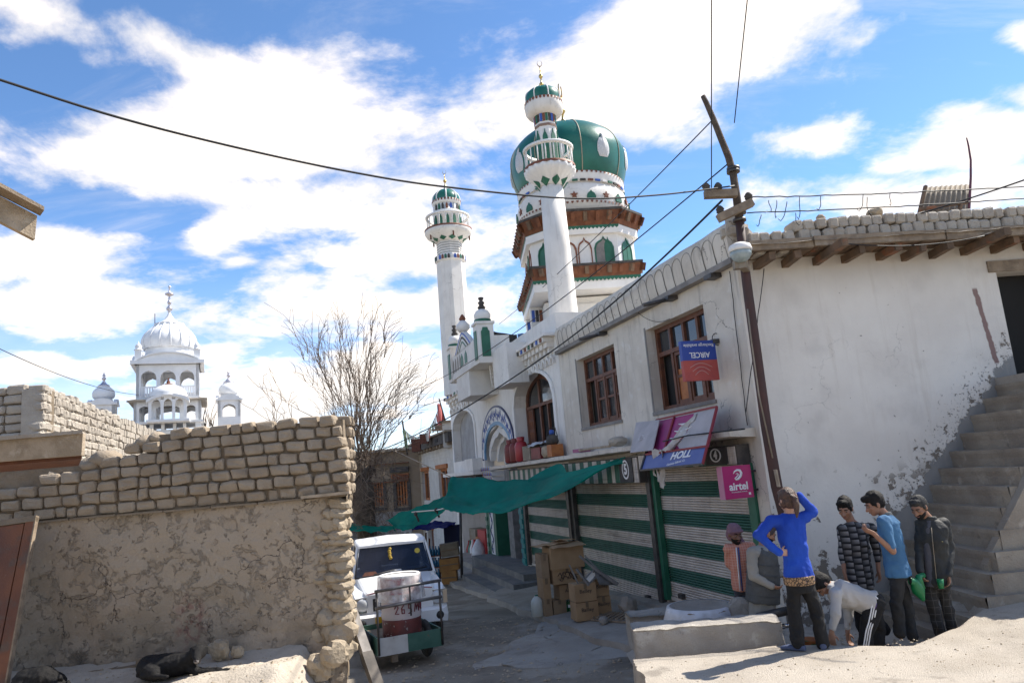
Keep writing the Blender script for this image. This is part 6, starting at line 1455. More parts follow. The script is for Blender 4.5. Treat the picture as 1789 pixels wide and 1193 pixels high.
for a, b_ in (((-.755, -1.0, 1.225), (.755, -1.0, 1.225)), ((.755, -1.0, 1.225), (.655, -1.257, 1.765)), ((.655, -1.257, 1.765), (-.655, -1.257, 1.765)), ((-.655, -1.257, 1.765), (-.755, -1.0, 1.225))): tube_in(mb, JF, [a, b_], .014, 5)
obj('rubber_seal', mb, BLK, wsn, kind='stuff')
def ws_pt(s_, f): return (s_, -1.0 - .257 * f + .012, 1.225 + .54 * f)
for a, b_ in (((-.42, 0), (.02, .15)), ((.22, 0), (.66, .14))):
    mb = MB(JF); tube_in(mb, JF, [ws_pt(a[0], -.02), ws_pt(a[0] + .04, .06), ws_pt(b_[0], b_[1])], .011, 4); obj('wiper', mb, BLK, wsn)
mb = MB(JF); P = [ws_pt(.50 + .055 * cos(t), .72 + .09 * sin(t)) for t in [2 * pi * k / 14 for k in range(14)]]; mb.poly(P); obj('round_sticker', mb, mat('yellow_sticker', (.55, .42, .05), .6), wsn)
mb = MB(JF); mb.poly([ws_pt(-.62, .04), ws_pt(-.30, .04), ws_pt(-.36, .17), ws_pt(-.56, .17)]); obj('red_sticker', mb, M['rust'], wsn)
mb = MB(JF); mb.poly([ws_pt(-.08, .10), ws_pt(.16, .10), ws_pt(.14, .16), ws_pt(-.02, .16)]); obj('paper', mb, M['white'], wsn)
gl_ = mat('marigold', (.36, .24, .03), .8); mb = MB()
for k in range(5): mb.ball(tuple(JF(-.05 + .02 * hashf(k), -1.12 + .02 * k - .05, 1.70 - .042 * k)), .035, seg=7, rings=4)
obj('garland', mb, gl_, JEEP, kind='stuff')
mb = MB(JF); mb.box(-.74, .74, -1.32, -1.06, 1.05, 1.20); obj('dashboard', mb, BLK, JEEP)
for s_ in (-.4, .4): mb = MB(JF); mb.box(s_ - .22, s_ + .22, -2.05, -1.9, .8, 1.42); mb.box(s_ - .12, s_ + .12, -2.03, -1.93, 1.42, 1.6); obj('seat', mb, mat('seat_fabric', (.10, .10, .12), .9), JEEP)
plate([(-.66, -2.34, 1.28), (.66, -2.34, 1.28), (.6, -2.33, 1.72), (-.6, -2.33, 1.72)], .01, mat('rear_glass', (.35, .38, .42), .2), 'rear_window', JEEP)
mb = MB(JF); mb.box(-.86, .86, -4.3, -2.5, .62, 1.12); obj('cargo_bed', mb, WHITE, JEEP)
mb = MB(JF); tube_in(mb, JF, [(-.6, .012, 1.035), (-.2, -.02, 1.088), (.2, -.02, 1.088), (.6, .012, 1.035)], .008, 4); obj('bonnet_stripe', mb, RED, hood)
def wheel(parent, fr, s_, o_, r, w, rimm):
    ax_ = fr.e; F2 = Frame(fr(s_, o_, r), fr.n, Vector((0, 0, 1)), ax_); mb = MB(F2)
    mb.lathe([(r * .62, -w / 2), (r * .9, -w / 2), (r, -w / 2 + .03), (r, w / 2 - .03), (r * .9, w / 2), (r * .62, w / 2), (r * .60, 0)], (0, 0), 22, cap=False)
    t_ = obj('wheel', mb, RUB, parent, origin=fr(s_, o_, r)); mb = MB(F2); mb.lathe([(r * .08, -w * .3), (r * .3, -w * .25), (r * .62, -w * .42), (r * .62, w * .42), (r * .3, w * .25), (r * .08, w * .3)], (0, 0), 14); obj('rim', mb, rimm, t_); return t_
for s_ in (-.70, .70):
    for o_ in (-.62, -3.1): wheel(JEEP, JF, s_, o_, .36, .22, M['iron'])
mb = MB(JF); mb.box(-.55, .55, -3.6, -.3, .36, .5); obj('chassis', mb, BLK, JEEP)

# ------------------------------------------------------------------ hand cart with the barrel
q0 = at_y(719, 1137, 12.45); cz = street_z(q0.x, q0.y)
CA = Frame((q0.x, q0.y, cz), (cos(R_(25)), sin(R_(25)), 0), (sin(R_(25)), -cos(R_(25)), 0))
zb = q0.z - cz
CART = thing('hand_cart', CA(0, -.6, 0), 'small two-wheeled hand cart with half white half green front panel and pipe rails', 'hand cart')
CW_ = mat('chipped_white_paint', (.55, .54, .51), .7, (.45, .43, .40), 4, stains=[((.16, .09, .06), 8, .63, .7, .85)]); CG_ = mat('chipped_green_paint', (.03, .10, .07), .65, (.05, .13, .095), 4, stains=[((.16, .09, .06), 8, .64, .72, .85)])
hw, ht, dp = .54, .27, 1.3
for a, b_, m_, nm in ((-hw, -.05, CW_, 'white_panel'), (-.05, hw, CG_, 'green_panel')):
    mb = MB(CA); mb.box(a, b_, -.03, .0, zb, zb + ht); obj(nm, mb, m_, CART)
mb = MB(CA); mb.box(-hw, -hw + .03, -dp, -.032, zb, zb + ht); obj('side_panel', mb, CG_, CART); mb = MB(CA); mb.box(hw - .03, hw, -dp, -.032, zb, zb + ht); obj('side_panel', mb, CG_, CART)
mb = MB(CA); mb.box(-hw, hw, -dp - .03, -dp - .002, zb, zb + ht); obj('back_panel', mb, CG_, CART); mb = MB(CA); mb.box(-hw + .03, hw - .03, -dp, -.032, zb + .15, zb + .19); obj('floor', mb, M['wood'], CART)
for s_ in (-hw + .01, hw - .01): mb = MB(CA); tube_in(mb, CA, [(s_, .015, zb + .02), (s_, .015, zb + 1.02)], .02, 6); obj('post', mb, M['iron'], CART)
PIPE = mat('dull_pipe', (.16, .15, .15), .45, (.24, .23, .22), 9, metal=.6)
for z_ in (1.02, .76): mb = MB(CA); tube_in(mb, CA, [(-hw - .02, .02, zb + z_ - .02), (0, .022, zb + z_), (hw + .02, .02, zb + z_ + .01)], .026, 8); obj('rail', mb, PIPE, CART)
mb = MB(CA); tube_in(mb, CA, [(.02, .02, zb + .55), (.02, .02, zb + 1.0)], .015, 6); obj('strut', mb, M['iron'], CART)
for s_ in (-.64, .40): wheel(CART, CA, s_, -.50, .30, .09, M['iron'])
mb = MB(CA); tube_in(mb, CA, [(-.45, -.55, .28), (.45, -.55, .28)], .025, 6); obj('axle', mb, M['iron'], CART)
mb = MB(CA); mb.box(-.30, -.20, -.2, -.1, zb - .14, zb); obj('prop_leg', mb, M['wood'], CART)
for s_ in (-.4, .4): mb = MB(CA); tube_in(mb, CA, [(s_, -dp, zb + .1), (s_ * .8, -dp - .8, zb + .2)], .025, 6); obj('handle', mb, M['iron'], CART)
bc_ = CA(-.02, -.42, 0); b0 = cz + zb + .20; BH_ = .94; r0 = .325
BAR = thing('barrel', (bc_.x, bc_.y, b0), 'red and white steel barrel under a plastic sheet, riding in the hand cart', 'barrel')
BRD = mat('barrel_dark_red', (.16, .035, .030), .6, (.10, .028, .025), 6, stains=[((.42, .38, .35), 12, .62, .68, .8)]); BWH = mat('barrel_white', (.58, .49, .48), .6, (.50, .46, .45), 4, stains=[((.20, .06, .05), 11, .66, .71, .8)]); BPK = mat('barrel_red', (.34, .07, .07), .6, (.42, .16, .15), 4)
def bprof(z0, z1): return [(r0 + (.012 if abs(z - .35) < .03 or abs(z - .68) < .03 else 0), b0 + z) for z in np.linspace(z0, z1, 9)]
for z0, z1, m_, nm in ((0, .28, BRD, 'dark_red_band'), (.28, .68, BWH, 'white_band'), (.68, BH_, BPK, 'red_band')):
    mb = MB(); mb.lathe(bprof(z0, z1), (bc_.x, bc_.y), 32, cap=(z0 == 0)); obj(nm, mb, m_, BAR)
mb = MB(); mb.lathe([(r0 - .03, b0 + BH_ - .06), (r0 - .01, b0 + BH_ - .02), (r0 + .012, b0 + BH_), (r0 + .02, b0 + BH_ + .02), (r0, b0 + BH_ + .035), (r0 - .03, b0 + BH_ + .02)], (bc_.x, bc_.y), 32, cap=False); mb.lathe([(0, b0 + BH_ + .005), (r0 - .02, b0 + BH_ + .005)], (bc_.x, bc_.y), 32, cap=False); obj('rim', mb, M['bright'], BAR, kind='stuff')
PLA = bpy.data.materials.new('clear_plastic'); PLA.use_nodes = True; t = NT(PLA.node_tree); b = t.n['Principled BSDF']; tr_ = t.new('ShaderNodeBsdfTransparent'); mx = t.new('ShaderNodeMixShader'); b.inputs['Base Color'].default_value = (.8, .78, .78, 1); b.inputs['Roughness'].default_value = .22
g_ = t.new('ShaderNodeNewGeometry').outputs['Position']; t.put(t.ramp(t.noise(g_, 9, 4), .3, .7, .25, .75), mx.inputs[0]); t.l.new(tr_.outputs[0], mx.inputs[1]); t.l.new(b.outputs[0], mx.inputs[2]); t.l.new(mx.outputs[0], t.n['Material Output'].inputs[0])
mb = MB(); mb.smooth = True
mb.lathe([(r0 + .03 + .02 * k * .3, b0 + BH_ + .03 - .05 * k) for k in range(9)], (bc_.x, bc_.y), 48, cap=False, wob=lambda t_, z: 1 + (.02 + .10 * max(0, b0 + BH_ + .03 - z)) * sin(t_ * 9 + 2 * sin(t_ * 4)) + .04 * fbm(t_ * 2, z * 6)); obj('plastic_sheet', mb, PLA, BAR)
mk = MB(); rng = random.Random(8)                 # painted script
def on_bar(a, z, l=.006): return (bc_.x + (r0 + l + .004) * cos(a), bc_.y + (r0 + l + .004) * sin(a), b0 + z)
SCR = mat('barrel_script_red', (.22, .04, .05), .6); a0 = math.atan2(-bc_.y, -bc_.x)
for (u0, st) in ((-.30, [(0, .10), (.05, .16), (.12, .12), (.02, .02), (.14, .02)]), (-.10, [(.10, .16), (.02, .10), (.03, .02), (.10, .02), (.10, .08), (.03, .08)]), (.12, [(.12, .16), (.02, .15), (.02, .09), (.10, .09), (.12, .03), (.01, .01)]), (.34, [(0, .02), (.05, .17), (.08, .05), (.14, .15), (.2, .02), (.24, .16)]), (.64, [(0, .05), (.06, .16), (.1, .02)]), (-.35, [(0, .26), (.1, .22), (.22, .27), (.3, .22), (.42, .25)]), (.15, [(0, .25), (.1, .28), (.2, .22), (.3, .27), (.46, .23)])):
    mk.tube([on_bar(a0 + .15 + u0 * 1.6 + p * 1.6, .36 + z) for p, z in st], .010, 4)
obj('script', mk, SCR, BAR, kind='stuff')
# plank leaning at the end of the mud wall
mb = MB(); pa, pb = at_y(614, 1066, 10.95), at_y(668, 1222, 10.2); mb.beam(pa, pa.lerp(pb, .5), .13, .10); mb2 = MB(); mb2.beam(pa.lerp(pb, .5), pb, .15, .10)
PB = thing('leaning_beam', pb, 'dark timber leaning on the sunlit end of the mud wall beside the cart', 'beam'); obj('upper_length', mb, mat('grey_timber_light', (.34, .31, .28), .8, (.22, .2, .18), 5), PB); obj('lower_length', mb2, mat('dark_timber', (.14, .12, .10), .8, (.08, .07, .06), 5), PB)

# ------------------------------------------------------------------ kerb, tub, slabs
def rough_box(name, fr, a0, a1, b0_, b1, c0_, c1, m, amp=.018, n=(24, 6, 6), seed=0, **tags):
    mb = MB(fr); mb.smooth = False
    def P(x, y, z): 
        r = .05; q = Vector((x, y, z)); k = Vector((fbm(x * 4, y * 4, z * 4 + seed), fbm(y * 4, z * 4, x * 4 + seed), fbm(z * 4, x * 4, y * 4 + seed))) * amp
        ex = min(x - a0, a1 - x); ey = min(y - b0_, b1 - y); ez = c1 - z
        if ez < r and min(ex, ey) < r: k += Vector((0, 0, -(r - min(max(ez, 0), r)) * .4 * (1 - min(ex, ey) / r)))
        return tuple(q + k)
    L_ = lambda a, b_, t_: a + (b_ - a) * t_
    mb.smooth = True
    mb.grid(lambda u, v: P(L_(a0, a1, u), L_(b0_, b1, v), c1), n[0], n[1])
    mb.grid(lambda u, v: P(L_(a0, a1, u), b0_, L_(c1, c0_, v)), n[0], n[2]); mb.grid(lambda u, v: P(L_(a0, a1, u), b1, L_(c0_, c1, v)), n[0], n[2])
    mb.grid(lambda u, v: P(a0, L_(b0_, b1, u), L_(c0_, c1, v)), n[1], n[2]); mb.grid(lambda u, v: P(a1, L_(b0_, b1, u), L_(c1, c0_, v)), n[1], n[2])
    o = obj(name, mb, m, **tags); md = o.modifiers.new('weld', 'WELD'); md.merge_threshold = .002; return o
ka, kb = at_z(1110, 1139, .90), at_z(1372, 1121, .90); kd_ = (kb - ka); kd_.z = 0; kl = kd_.length; kd_.normalize()
KF = Frame((ka.x, ka.y, .88), kd_, (-kd_.y, kd_.x, 0))
KCON = mat('kerb_concrete', (.36, .33, .29), .95, (.28, .255, .225), 2.2, .7, 50, stains=[((.50, .47, .42), 4, .56, .7, .7), ((.19, .17, .15), 8, .62, .74, .6)], fine=.15)
o = rough_box('concrete_kerb', KF, 0, kl, 0, .36, -.12, .27, KCON, .022, (40, 8, 10)); tagk(o, 'low concrete kerb with sunlit top at the edge of the terrace', 'kerb')
P = at_y(1222, 1058, 9.95); tz = P.z
TUB = thing('cement_tub', (P.x, P.y, tz - .5), 'round cement tub wrapped in a white plastic sheet behind the kerb', 'tub')
mb = MB(); mb.lathe([(.50, tz - .6), (.46, tz - .2), (.41, tz - .02), (.40, tz + .01), (.36, tz + .01), (.34, tz - .05), (0, tz - .06)], (P.x, P.y), 36, cap=False); obj('ring', mb, M['concrete'], TUB)
WPL = mat('white_plastic_sheet', (.62, .62, .64), .3, (.50, .49, .49), 5, .5, 22, spec=.5, stains=[((.36, .33, .29), 4, .62, .78, .6)])
mb = MB(); mb.smooth = True; mb.lathe([(.385, tz + .015), (.42, tz + .012), (.445, tz - .05), (.48, tz - .16), (.53, tz - .32), (.58, tz - .6)], (P.x, P.y), 64, cap=False, wob=lambda t_, z: 1 + (tz + .02 - z) * (.16 * sin(t_ * 7 + 3 * sin(t_ * 3)) + .22 * fbm(t_ * 3, z * 5)) + (.10 * max(0, cos(t_ + .3)) * (tz - z) * 1.6)); obj('plastic_wrap', mb, WPL, TUB)
mb = MB(); mb.tube([(P.x + .425 * cos(k * pi / 18), P.y + .425 * sin(k * pi / 18), tz - .03 + .012 * sin(k * 1.1)) for k in range(37)], .010, 5, cap=False); obj('tie_cord', mb, M['wood'], TUB)
o = rough_box('concrete_block', Frame(at_y(1104, 1110, 10.6), (1, .05, 0), (-.05, 1, 0)), 0, .62, 0, .4, -.2, .26, M['concrete'], .03, (10, 6, 5), 3); tagk(o, 'grey concrete block on the pavement left of the wrapped tub', 'block')

# ------------------------------------------------------------------ cartons on the pavement
def on_pave(px, py):
    z = .1
    for _ in range(12):
        P = at_z(px, py, z); q = P - KC; s_, o_ = q.dot(FF.e), q.dot(FF.n); z = pave_z(s_, max(0, min(1.9, o_)))
    return P, s_, o_, z
CARD = mat('cardboard', (.36, .235, .125), .9, (.30, .19, .10), 3, .15, 40, stains=[((.22, .14, .075), 2.5, .6, .78, .5)]); CARD2 = mat('old_cardboard', (.30, .21, .125), .9, (.24, .165, .10), 3, .15, 40); INK = mat('box_print', (.05, .035, .03), .8); TAPE = mat('parcel_tape', (.17, .115, .065), .35)
def carton(s0, s1, o0, o1, z0, h, lab, m=CARD, txt=None, group='cartons stacked on the pavement', name='carton', tape=True, skew=0.0):
    q = FF((s0 + s1) / 2, (o0 + o1) / 2, z0); cs, sn = cos(skew), sin(skew)
    e, n = FF.e * cs + FF.n * sn, FF.n * cs - FF.e * sn; fr = Frame(q, e, n); a, b_ = (s1 - s0) / 2, (o1 - o0) / 2
    r = thing(name, q, lab, 'carton', group); mb = MB(fr); mb.hexa([(-a, -b_, 0), (a, -b_ + .004, 0), (a, b_, 0), (-a, b_, 0), (-a + .004, -b_, h), (a, -b_, h), (a - .003, b_ - .004, h), (-a, b_, h)]); obj('box', mb, m, r)
    if tape:
        mb = MB(fr); mb.box(-a - .002, a + .002, -.03, .03, h + .001, h + .003); mb.box(-a - .003, -a - .001, -.03, .03, h * .72, h + .002); obj('tape', mb, TAPE, r, kind='stuff')
    if txt: text(txt, h * .30, fr(-a - .003, 0, h * .58), -n, (0, 0, 1), INK, r, name='print')
    return r, fr, a, b_
P, s0, o0, z0 = on_pave(953, 1077); k = P.y / FPX
zc = z0 + .005
# the tall stack: (left face is the street side, wide face looks at the camera)
def W_(px): return px * k
h1 = W_(25); 
bs = o0 - .0
rng = random.Random(2)
carton(s0 - .02, s0 + .38, bs - W_(13), bs, zc, W_(27), 'narrow carton at the bottom of the left column of the tall stack', CARD2)
carton(s0 - .02, s0 + .38, bs - W_(13), bs, zc + W_(27.3), W_(33), 'narrow carton in the middle of the left column of the tall stack', CARD)
carton(s0 - .02, s0 + .38, bs - W_(13), bs, zc + W_(60.6), W_(39), 'narrow carton on top of the left column of the tall stack', CARD2)
x1 = bs - W_(14.5)
# bottles packs at the bottom
def bottle_pack(s_, oa, ob, z, h, m, capm, lab):
    r = thing('bottle_pack', FF(s_, (oa + ob) / 2, z), lab, 'bottle pack', 'shrink-wrapped bottle packs under the cartons'); n = 5
    for j in range(2):
        for i in range(n):
            c = FF(s_ + .09 * j, oa + (ob - oa) * (i + .5) / n, 0); rr = abs(ob - oa) / n * .47
            mb = MB(); mb.lathe([(rr * .9, z), (rr, z + .03 * h), (rr, z + .35 * h), (rr * .86, z + .45 * h), (rr, z + .55 * h), (rr * .95, z + .66 * h), (rr * .4, z + .86 * h), (rr * .4, z + .9 * h)], (c.x, c.y), 10); b_ = obj('bottle', mb, m, r)
            mb = MB(); mb.lathe([(rr * .45, z + .9 * h), (rr * .45, z + h)], (c.x, c.y), 8); obj('cap', mb, capm, b_)
            mb = MB(); mb.lathe([(rr * 1.03, z + .40 * h), (rr * 1.03, z + .62 * h)], (c.x, c.y), 10, cap=False); obj('bottle_label', mb, M['bright'] if i % 2 else capm, b_)
GB = mat('green_bottle', (.01, .12, .035), .15, spec=.6); RB = mat('red_bottle', (.35, .02, .015), .15, spec=.6)
bottle_pack(s0 + .05, x1 - W_(23), x1 - W_(49), zc, W_(21), GB, M['panel_green'], 'pack of green soda bottles at the foot of the tall carton stack')
bottle_pack(s0 + .05, x1 - W_(51), x1 - W_(71), zc, W_(22), RB, RED, 'pack of red soda bottles right of the green bottles')
zt1 = zc + W_(22.5)
mb_fr = carton(s0 + .0, s0 + .4, x1 - W_(24), x1 - W_(1), zc, W_(22.2), 'carton behind the white jerry can, bottom of the tall stack', CARD2)
carton(s0 - .02, s0 + .38, x1 - W_(44), x1 - W_(14), zt1, W_(24), 'carton above the green bottles with a printed emblem', CARD, 'AIR')
carton(s0 - .0, s0 + .38, x1 - W_(67), x1 - W_(45.5), zt1, W_(26), 'carton above the red bottles', CARD2)
r, fr, a, b_ = carton(s0 - .08, s0 + .40, x1 - W_(54), x1 - W_(3), zt1 + W_(26.3), W_(24), 'carton with scribbled black print in the middle of the tall stack', CARD)
mb = MB(fr); rg = random.Random(3)
for i in range(4):
    pts_ = [(-a - .006, -b_ * .7 + 1.3 * b_ * j / 9 + rg.uniform(-.03, .03), W_(24) * (.5 + .32 * rg.uniform(-1, 1))) for j in range(10)]; tube_in(mb, fr, pts_, .007, 4)
obj('scribble', mb, INK, r, kind='stuff')
big, fr, a, b_ = carton(s0 - .12, s0 + .42, x1 - W_(60), x1 - W_(.5), zt1 + W_(50.6), W_(36), 'largest carton on top of the tall stack with open ragged flaps', CARD, None, tape=False)
zt2 = W_(36)
for (pp, nm) in (([(-a - .10, -b_ - .04, zt2 + .0), (-a - .09, b_ * .9, zt2 - .02), (a * .2, b_, zt2 + .05), (a * .1, -b_, zt2 + .06)], 'flap'), ([(-a * .5, -b_ * .3, zt2 + .07), (-a * .7, b_ + .22, zt2 + .03), (a, b_ + .26, zt2 + .02), (a, -b_ * .2, zt2 + .09)], 'flap'), ([(-a * .3, -b_ * .8, zt2 + .10), (-a * .4, b_ * .4, zt2 + .12), (a * .8, b_ * .5, zt2 + .10), (a * .8, -b_ * .9, zt2 + .09)], 'flap')):
    mb = MB(fr); mb.grid(lambda u, v: tuple(Vector(pp[0]).lerp(Vector(pp[1]), u).lerp(Vector(pp[3]).lerp(Vector(pp[2]), u), v) + Vector((0, 0, .025 * fbm(u * 3, v * 3, pp[0][1] * 5)))), 8, 6); o = obj(nm, mb, CARD, big); md = o.modifiers.new('s', 'SOLIDIFY'); md.thickness = .008
# jerry can
Pj, sj, oj, zj = on_pave(940, 1076); kj = Pj.y / FPX; cj = Pj
JC = thing('jerry_can', Pj, 'white plastic jerry can with a green screw cap standing on the kerb edge', 'jerry can'); mb = MB(Frame(Pj, -FF.n, -FF.e)); mb.smooth = True; hj = 33 * kj
ids = []
for (w, d_, z) in ((.85, .8, 0), (1, 1, .05), (1, 1, .62), (.9, .9, .76), (.55, .6, .90), (.28, .4, .95), (.28, .4, .99)):
    ids.append(mb.pts([(w * 10.5 * kj * cos(t_) * (1.12 if abs(cos(t_)) > .5 and abs(sin(t_)) > .5 else 1), d_ * .10 * sin(t_) * (1.12 if abs(cos(t_)) > .5 and abs(sin(t_)) > .5 else 1), z * hj) for t_ in [2 * pi * i / 16 for i in range(16)]]))
for i0, i1 in zip(ids, ids[1:]):
    for i in range(16): mb.face((i0 + i, i0 + (i + 1) % 16, i1 + (i + 1) % 16, i1 + i))
obj('body', mb, mat('milky_plastic', (.50, .52, .47), .4), JC); mb = MB(Frame(Pj, -FF.n, -FF.e)); mb.lathe([(.035, hj * .97), (.035, hj * 1.03), (0, hj * 1.03)], (0, 0), 12); obj('cap', mb, M['panel_green'], JC)
# second stack 2 x 2
P, s1_, o1_, z1_ = on_pave(1030, 1084); k = P.y / FPX; zc = z1_ + .012; tx = 'Bailley'
lft = o1_ + W_(21)
for i, (oa, ob, hh, base, lab) in enumerate(((lft, lft - W_(39), 29, 0, 'lower left carton of the square stack before the second shutter'), (lft, lft - W_(38), 28.5, 30, 'upper left carton of the square stack, under the broken chair'), (lft - W_(41), lft - W_(67), 28, 4, 'lower right carton of the square stack'), (lft - W_(41), lft - W_(66), 28, 33, 'upper right carton of the square stack'))):
    carton(s1_ + (.12 if i > 1 else 0), s1_ + .34 + (.12 if i > 1 else 0), ob, oa, zc + W_(base), W_(hh), lab, CARD, tx, 'water cartons in a square stack')
zc2 = zc + W_(59)
BC = thing('broken_chair', FF(s1_ + .2, lft - W_(30), zc2), 'broken grey wooden chair lying upturned on the square carton stack', 'chair')
GW = mat('grey_chair_wood', (.20, .19, .175), .8, (.14, .13, .12), 5)
def cpx(zx, zy, yoff=0.0): return at_y(880 + zx / 5.68, 900 + zy / 5.68, P.y + yoff)
for (a, b_, w_, nm) in (((650, 490, .0), (740, 680, .0), .04, 'leg'), ((722, 530, .1), (845, 695, .0), .05, 'leg'), ((750, 400, .25), (940, 560, .2), .06, 'back_rail'), ((935, 550, .2), (1135, 685, .1), .07, 'back_rail'), ((800, 640, .1), (900, 540, .25), .05, 'leg'), ((830, 690, .0), (945, 575, .2), .04, 'stretcher'), ((905, 560, .3), (1120, 690, .3), .05, 'stretcher'), ((805, 400, .4), (940, 540, .3), .03, 'slat')):
    mb = MB(); mb.beam(cpx(*a), cpx(*b_), w_, w_ * .7); obj(nm, mb, GW, BC)
mb = MB(); A_ = [cpx(820, 630, .02), cpx(880, 565, .1), cpx(915, 580, .16), cpx(860, 668, .04)]; mb.poly([tuple(q) for q in A_]); mb.poly([tuple(q + Vector((0, .03, 0))) for q in A_]); obj('seat_pad', mb, M['white'], BC)
mb = MB(); q4 = [cpx(905, 590, .15), cpx(945, 560, .3), cpx(1130, 690, .3), cpx(950, 690, .0)]; 
mb.hexa([tuple(q) for q in q4] + [tuple(q + Vector((0, 0, .03))) for q in q4]); obj('seat', mb, GW, BC)
PL = thing('slat_pallet', FF(s1_ - .3, o1_ - .4, z1_), 'low wooden slatted pallet lying at the foot of the square carton stack', 'pallet')
for i in range(9):
    pa, _, _, za = on_pave(1035 + i * 8.5, 1083 + i * .6); pb_, _, _, zb_ = on_pave(1062 + i * 6.5, 1072 + i * .8); mb = MB(); mb.beam(pa + Vector((0, 0, .05)), pb_ + Vector((0, 0, .05)), .05, .025); obj('slat', mb, M['wood'], PL)
for (u0, v0, u1, v1) in ((1034, 1084, 1105, 1089), (1062, 1072, 1112, 1079)): 
    pa, pb_ = on_pave(u0, v0)[0], on_pave(u1, v1)[0]; mb = MB(); mb.beam(pa + Vector((0, 0, .022)), pb_ + Vector((0, 0, .022)), .06, .03); obj('bearer', mb, M['wood'], PL)
P = on_pave(1055, 1090)[0]; me = rock_mesh('stone', 3.3, .3); me.materials.append(M['concrete']); tagk(inst('stone', me, P + Vector((0, 0, .06)), None, (0, 0, 1), (.22, .16, .16)), 'fist-sized grey stone in front of the slatted pallet', 'rock')
P = on_pave(1098, 1070)[0]; me = rock_mesh('stone', 5.3, .3); me.materials.append(M['concrete']); tagk(inst('stone', me, P + Vector((0, 0, .15)), None, (0, 0, 1), (.42, .34, .36)), 'grey stone by the shutter right of the square carton stack', 'rock')

# ------------------------------------------------------------------ goods by the mosque niche
def nb_(px, py, off): s_, z_ = FF.px(px, py, off); return FF(s_, off, z_), s_, z_
def crate_at(px0, py0, px1, py1, off, dep, name, m, lab, cat_, group=None):
    _, sa, za = nb_(px0, py1, off); _, sb, _ = nb_(px1, py1, off); _, _, zt_3 = nb_(px1, py0, off); s_lo = min(sa, sb); w = abs(sa - sb)
    r = thing(name, FF((sa + sb) / 2, off - dep / 2, za), lab, cat_, group); mb = MB(FF); mb.box(s_lo, s_lo + w, off - dep, off, za, zt_3); obj('body', mb, m, r); return r, s_lo, s_lo + w, za, zt_3
GSH = 'goods stacked in the mosque niche'
for (x0, y0, x1_, y1, m_, nm, lab, ct_) in ((814, 925, 831, 939, M['galv'], 'tin', 'pale tin on top of the goods in the mosque niche', 'tin'), (815, 939, 840, 951, M['orange'], 'carton', 'orange carton in the mosque niche below the tin', 'carton'), (838, 928, 851, 985, RED, 'red_sack', 'tall red sack at the right of the mosque niche', 'sack')):
    crate_at(x0, y0, x1_, y1, -.3, .5, nm, m_, lab, ct_, None)
for i in range(5):
    c, s_, z_ = nb_(818 + i * 3.4, 984, -.25); mb = MB(); mb.lathe([(.13, z_), (.14, z_ + .1), (.14, z_ + .6), (.05, z_ + .85), (.05, z_ + .95)], (c.x, c.y), 10); o = obj('bottle', mb, (M['bright'], RED, M['panel_green'], M['bright'], RED)[i], None); tagk(o, 'soda bottle standing in the mosque niche below the orange carton', 'bottle', 'bottles in the mosque niche')
c, s_, z_ = nb_(838, 985, -.1); mb = MB(); mb.lathe([(.22, z_), (.30, z_ + .2), (.27, z_ + .6), (.12, z_ + .85), (.05, z_ + .95)], (c.x, c.y), 14, wob=lambda t_, z: 1 + .1 * fbm(t_ * 3, z * 4)); o = obj('plastic_bag', mb, WPL, None); tagk(o, 'pale knotted plastic bag in front of the red sack', 'bag')
# cartons, bottle rack left of the steps
Yc = 25.0
def fbox(px0, py0, px1, py1, Y, dep, name, m, lab, cat_, tilt=0, extra=None):
    A0, A1 = at_y(px0, py1, Y), at_y(px1, py0, Y); r = thing(name, ((A0.x + A1.x) / 2, Y, A0.z), lab, cat_); mb = MB(); mb.box(A0.x, A1.x, Y, Y + dep, A0.z, A1.z); o = obj('body', mb, m, r)
    mb = MB(); mb.box(A0.x + .02, A1.x - .02, Y - .012, Y - .002, (A0.z + A1.z) / 2 - .02, (A0.z + A1.z) / 2 + .02); obj('seam', mb, TAPE, r); r.rotation_euler = (0, R_(tilt), 0); return r
BCT = mat('orange_brown_carton', (.34, .17, .05), .85, (.27, .13, .04), 3)
fbox(772, 996, 797, 1021, Yc, .5, 'carton', BCT, 'orange-brown carton on the ground left of the mosque steps', 'carton')
fbox(769, 974, 801, 998, Yc, .5, 'carton', BCT, 'orange-brown carton on top of another left of the mosque steps', 'carton', -3)
fbox(771, 948, 800, 973, Yc, .5, 'old_sack', mat('grey_brown_sack', (.22, .18, .13), .95, (.16, .13, .09), 4), 'crumpled grey-brown sack on the orange-brown cartons', 'sack', -4)
RK_ = thing('bottle_rack', at_y(760, 1018, 25.6), 'metal shelf rack of blue water bottles left of the cartons', 'rack')
for (x, y0, y1) in ((744, 930, 1022), (750, 940, 1022), (769, 950, 1018)):
    mb = MB(); mb.tube([tuple(at_y(x, y0, 25.6)), tuple(at_y(x, y1, 25.6))], .03, 5); obj('upright', mb, M['rust'], RK_)
for j, yy2 in enumerate((968, 988, 1008)):
    A0, A1 = at_y(745, yy2 + 3, 25.5), at_y(771, yy2 + 3, 25.5); mb = MB(); mb.box(A0.x, A1.x, 25.4, 25.8, A0.z - .03, A0.z); obj('shelf', mb, M['rust'], RK_)
BLB = mat('blue_bottle', (.02, .13, .25), .2, spec=.6)
for j, yy2 in enumerate((968, 988, 1008)):
    for i in range(4):
        c = at_y(752 + i * 5, yy2 + 3, 25.5); mb = MB(); mb.lathe([(.045, c.z + .003), (.05, c.z + .2), (.02, c.z + .28), (.02, c.z + .33)], (c.x, c.y), 8); o = obj('water_bottle', mb, BLB, None); tagk(o, 'blue water bottle on the %s shelf of the rusty rack' % ('top', 'middle', 'bottom')[j], 'bottle', 'blue bottles on the %s rack shelf' % ('top', 'middle', 'bottom')[j])

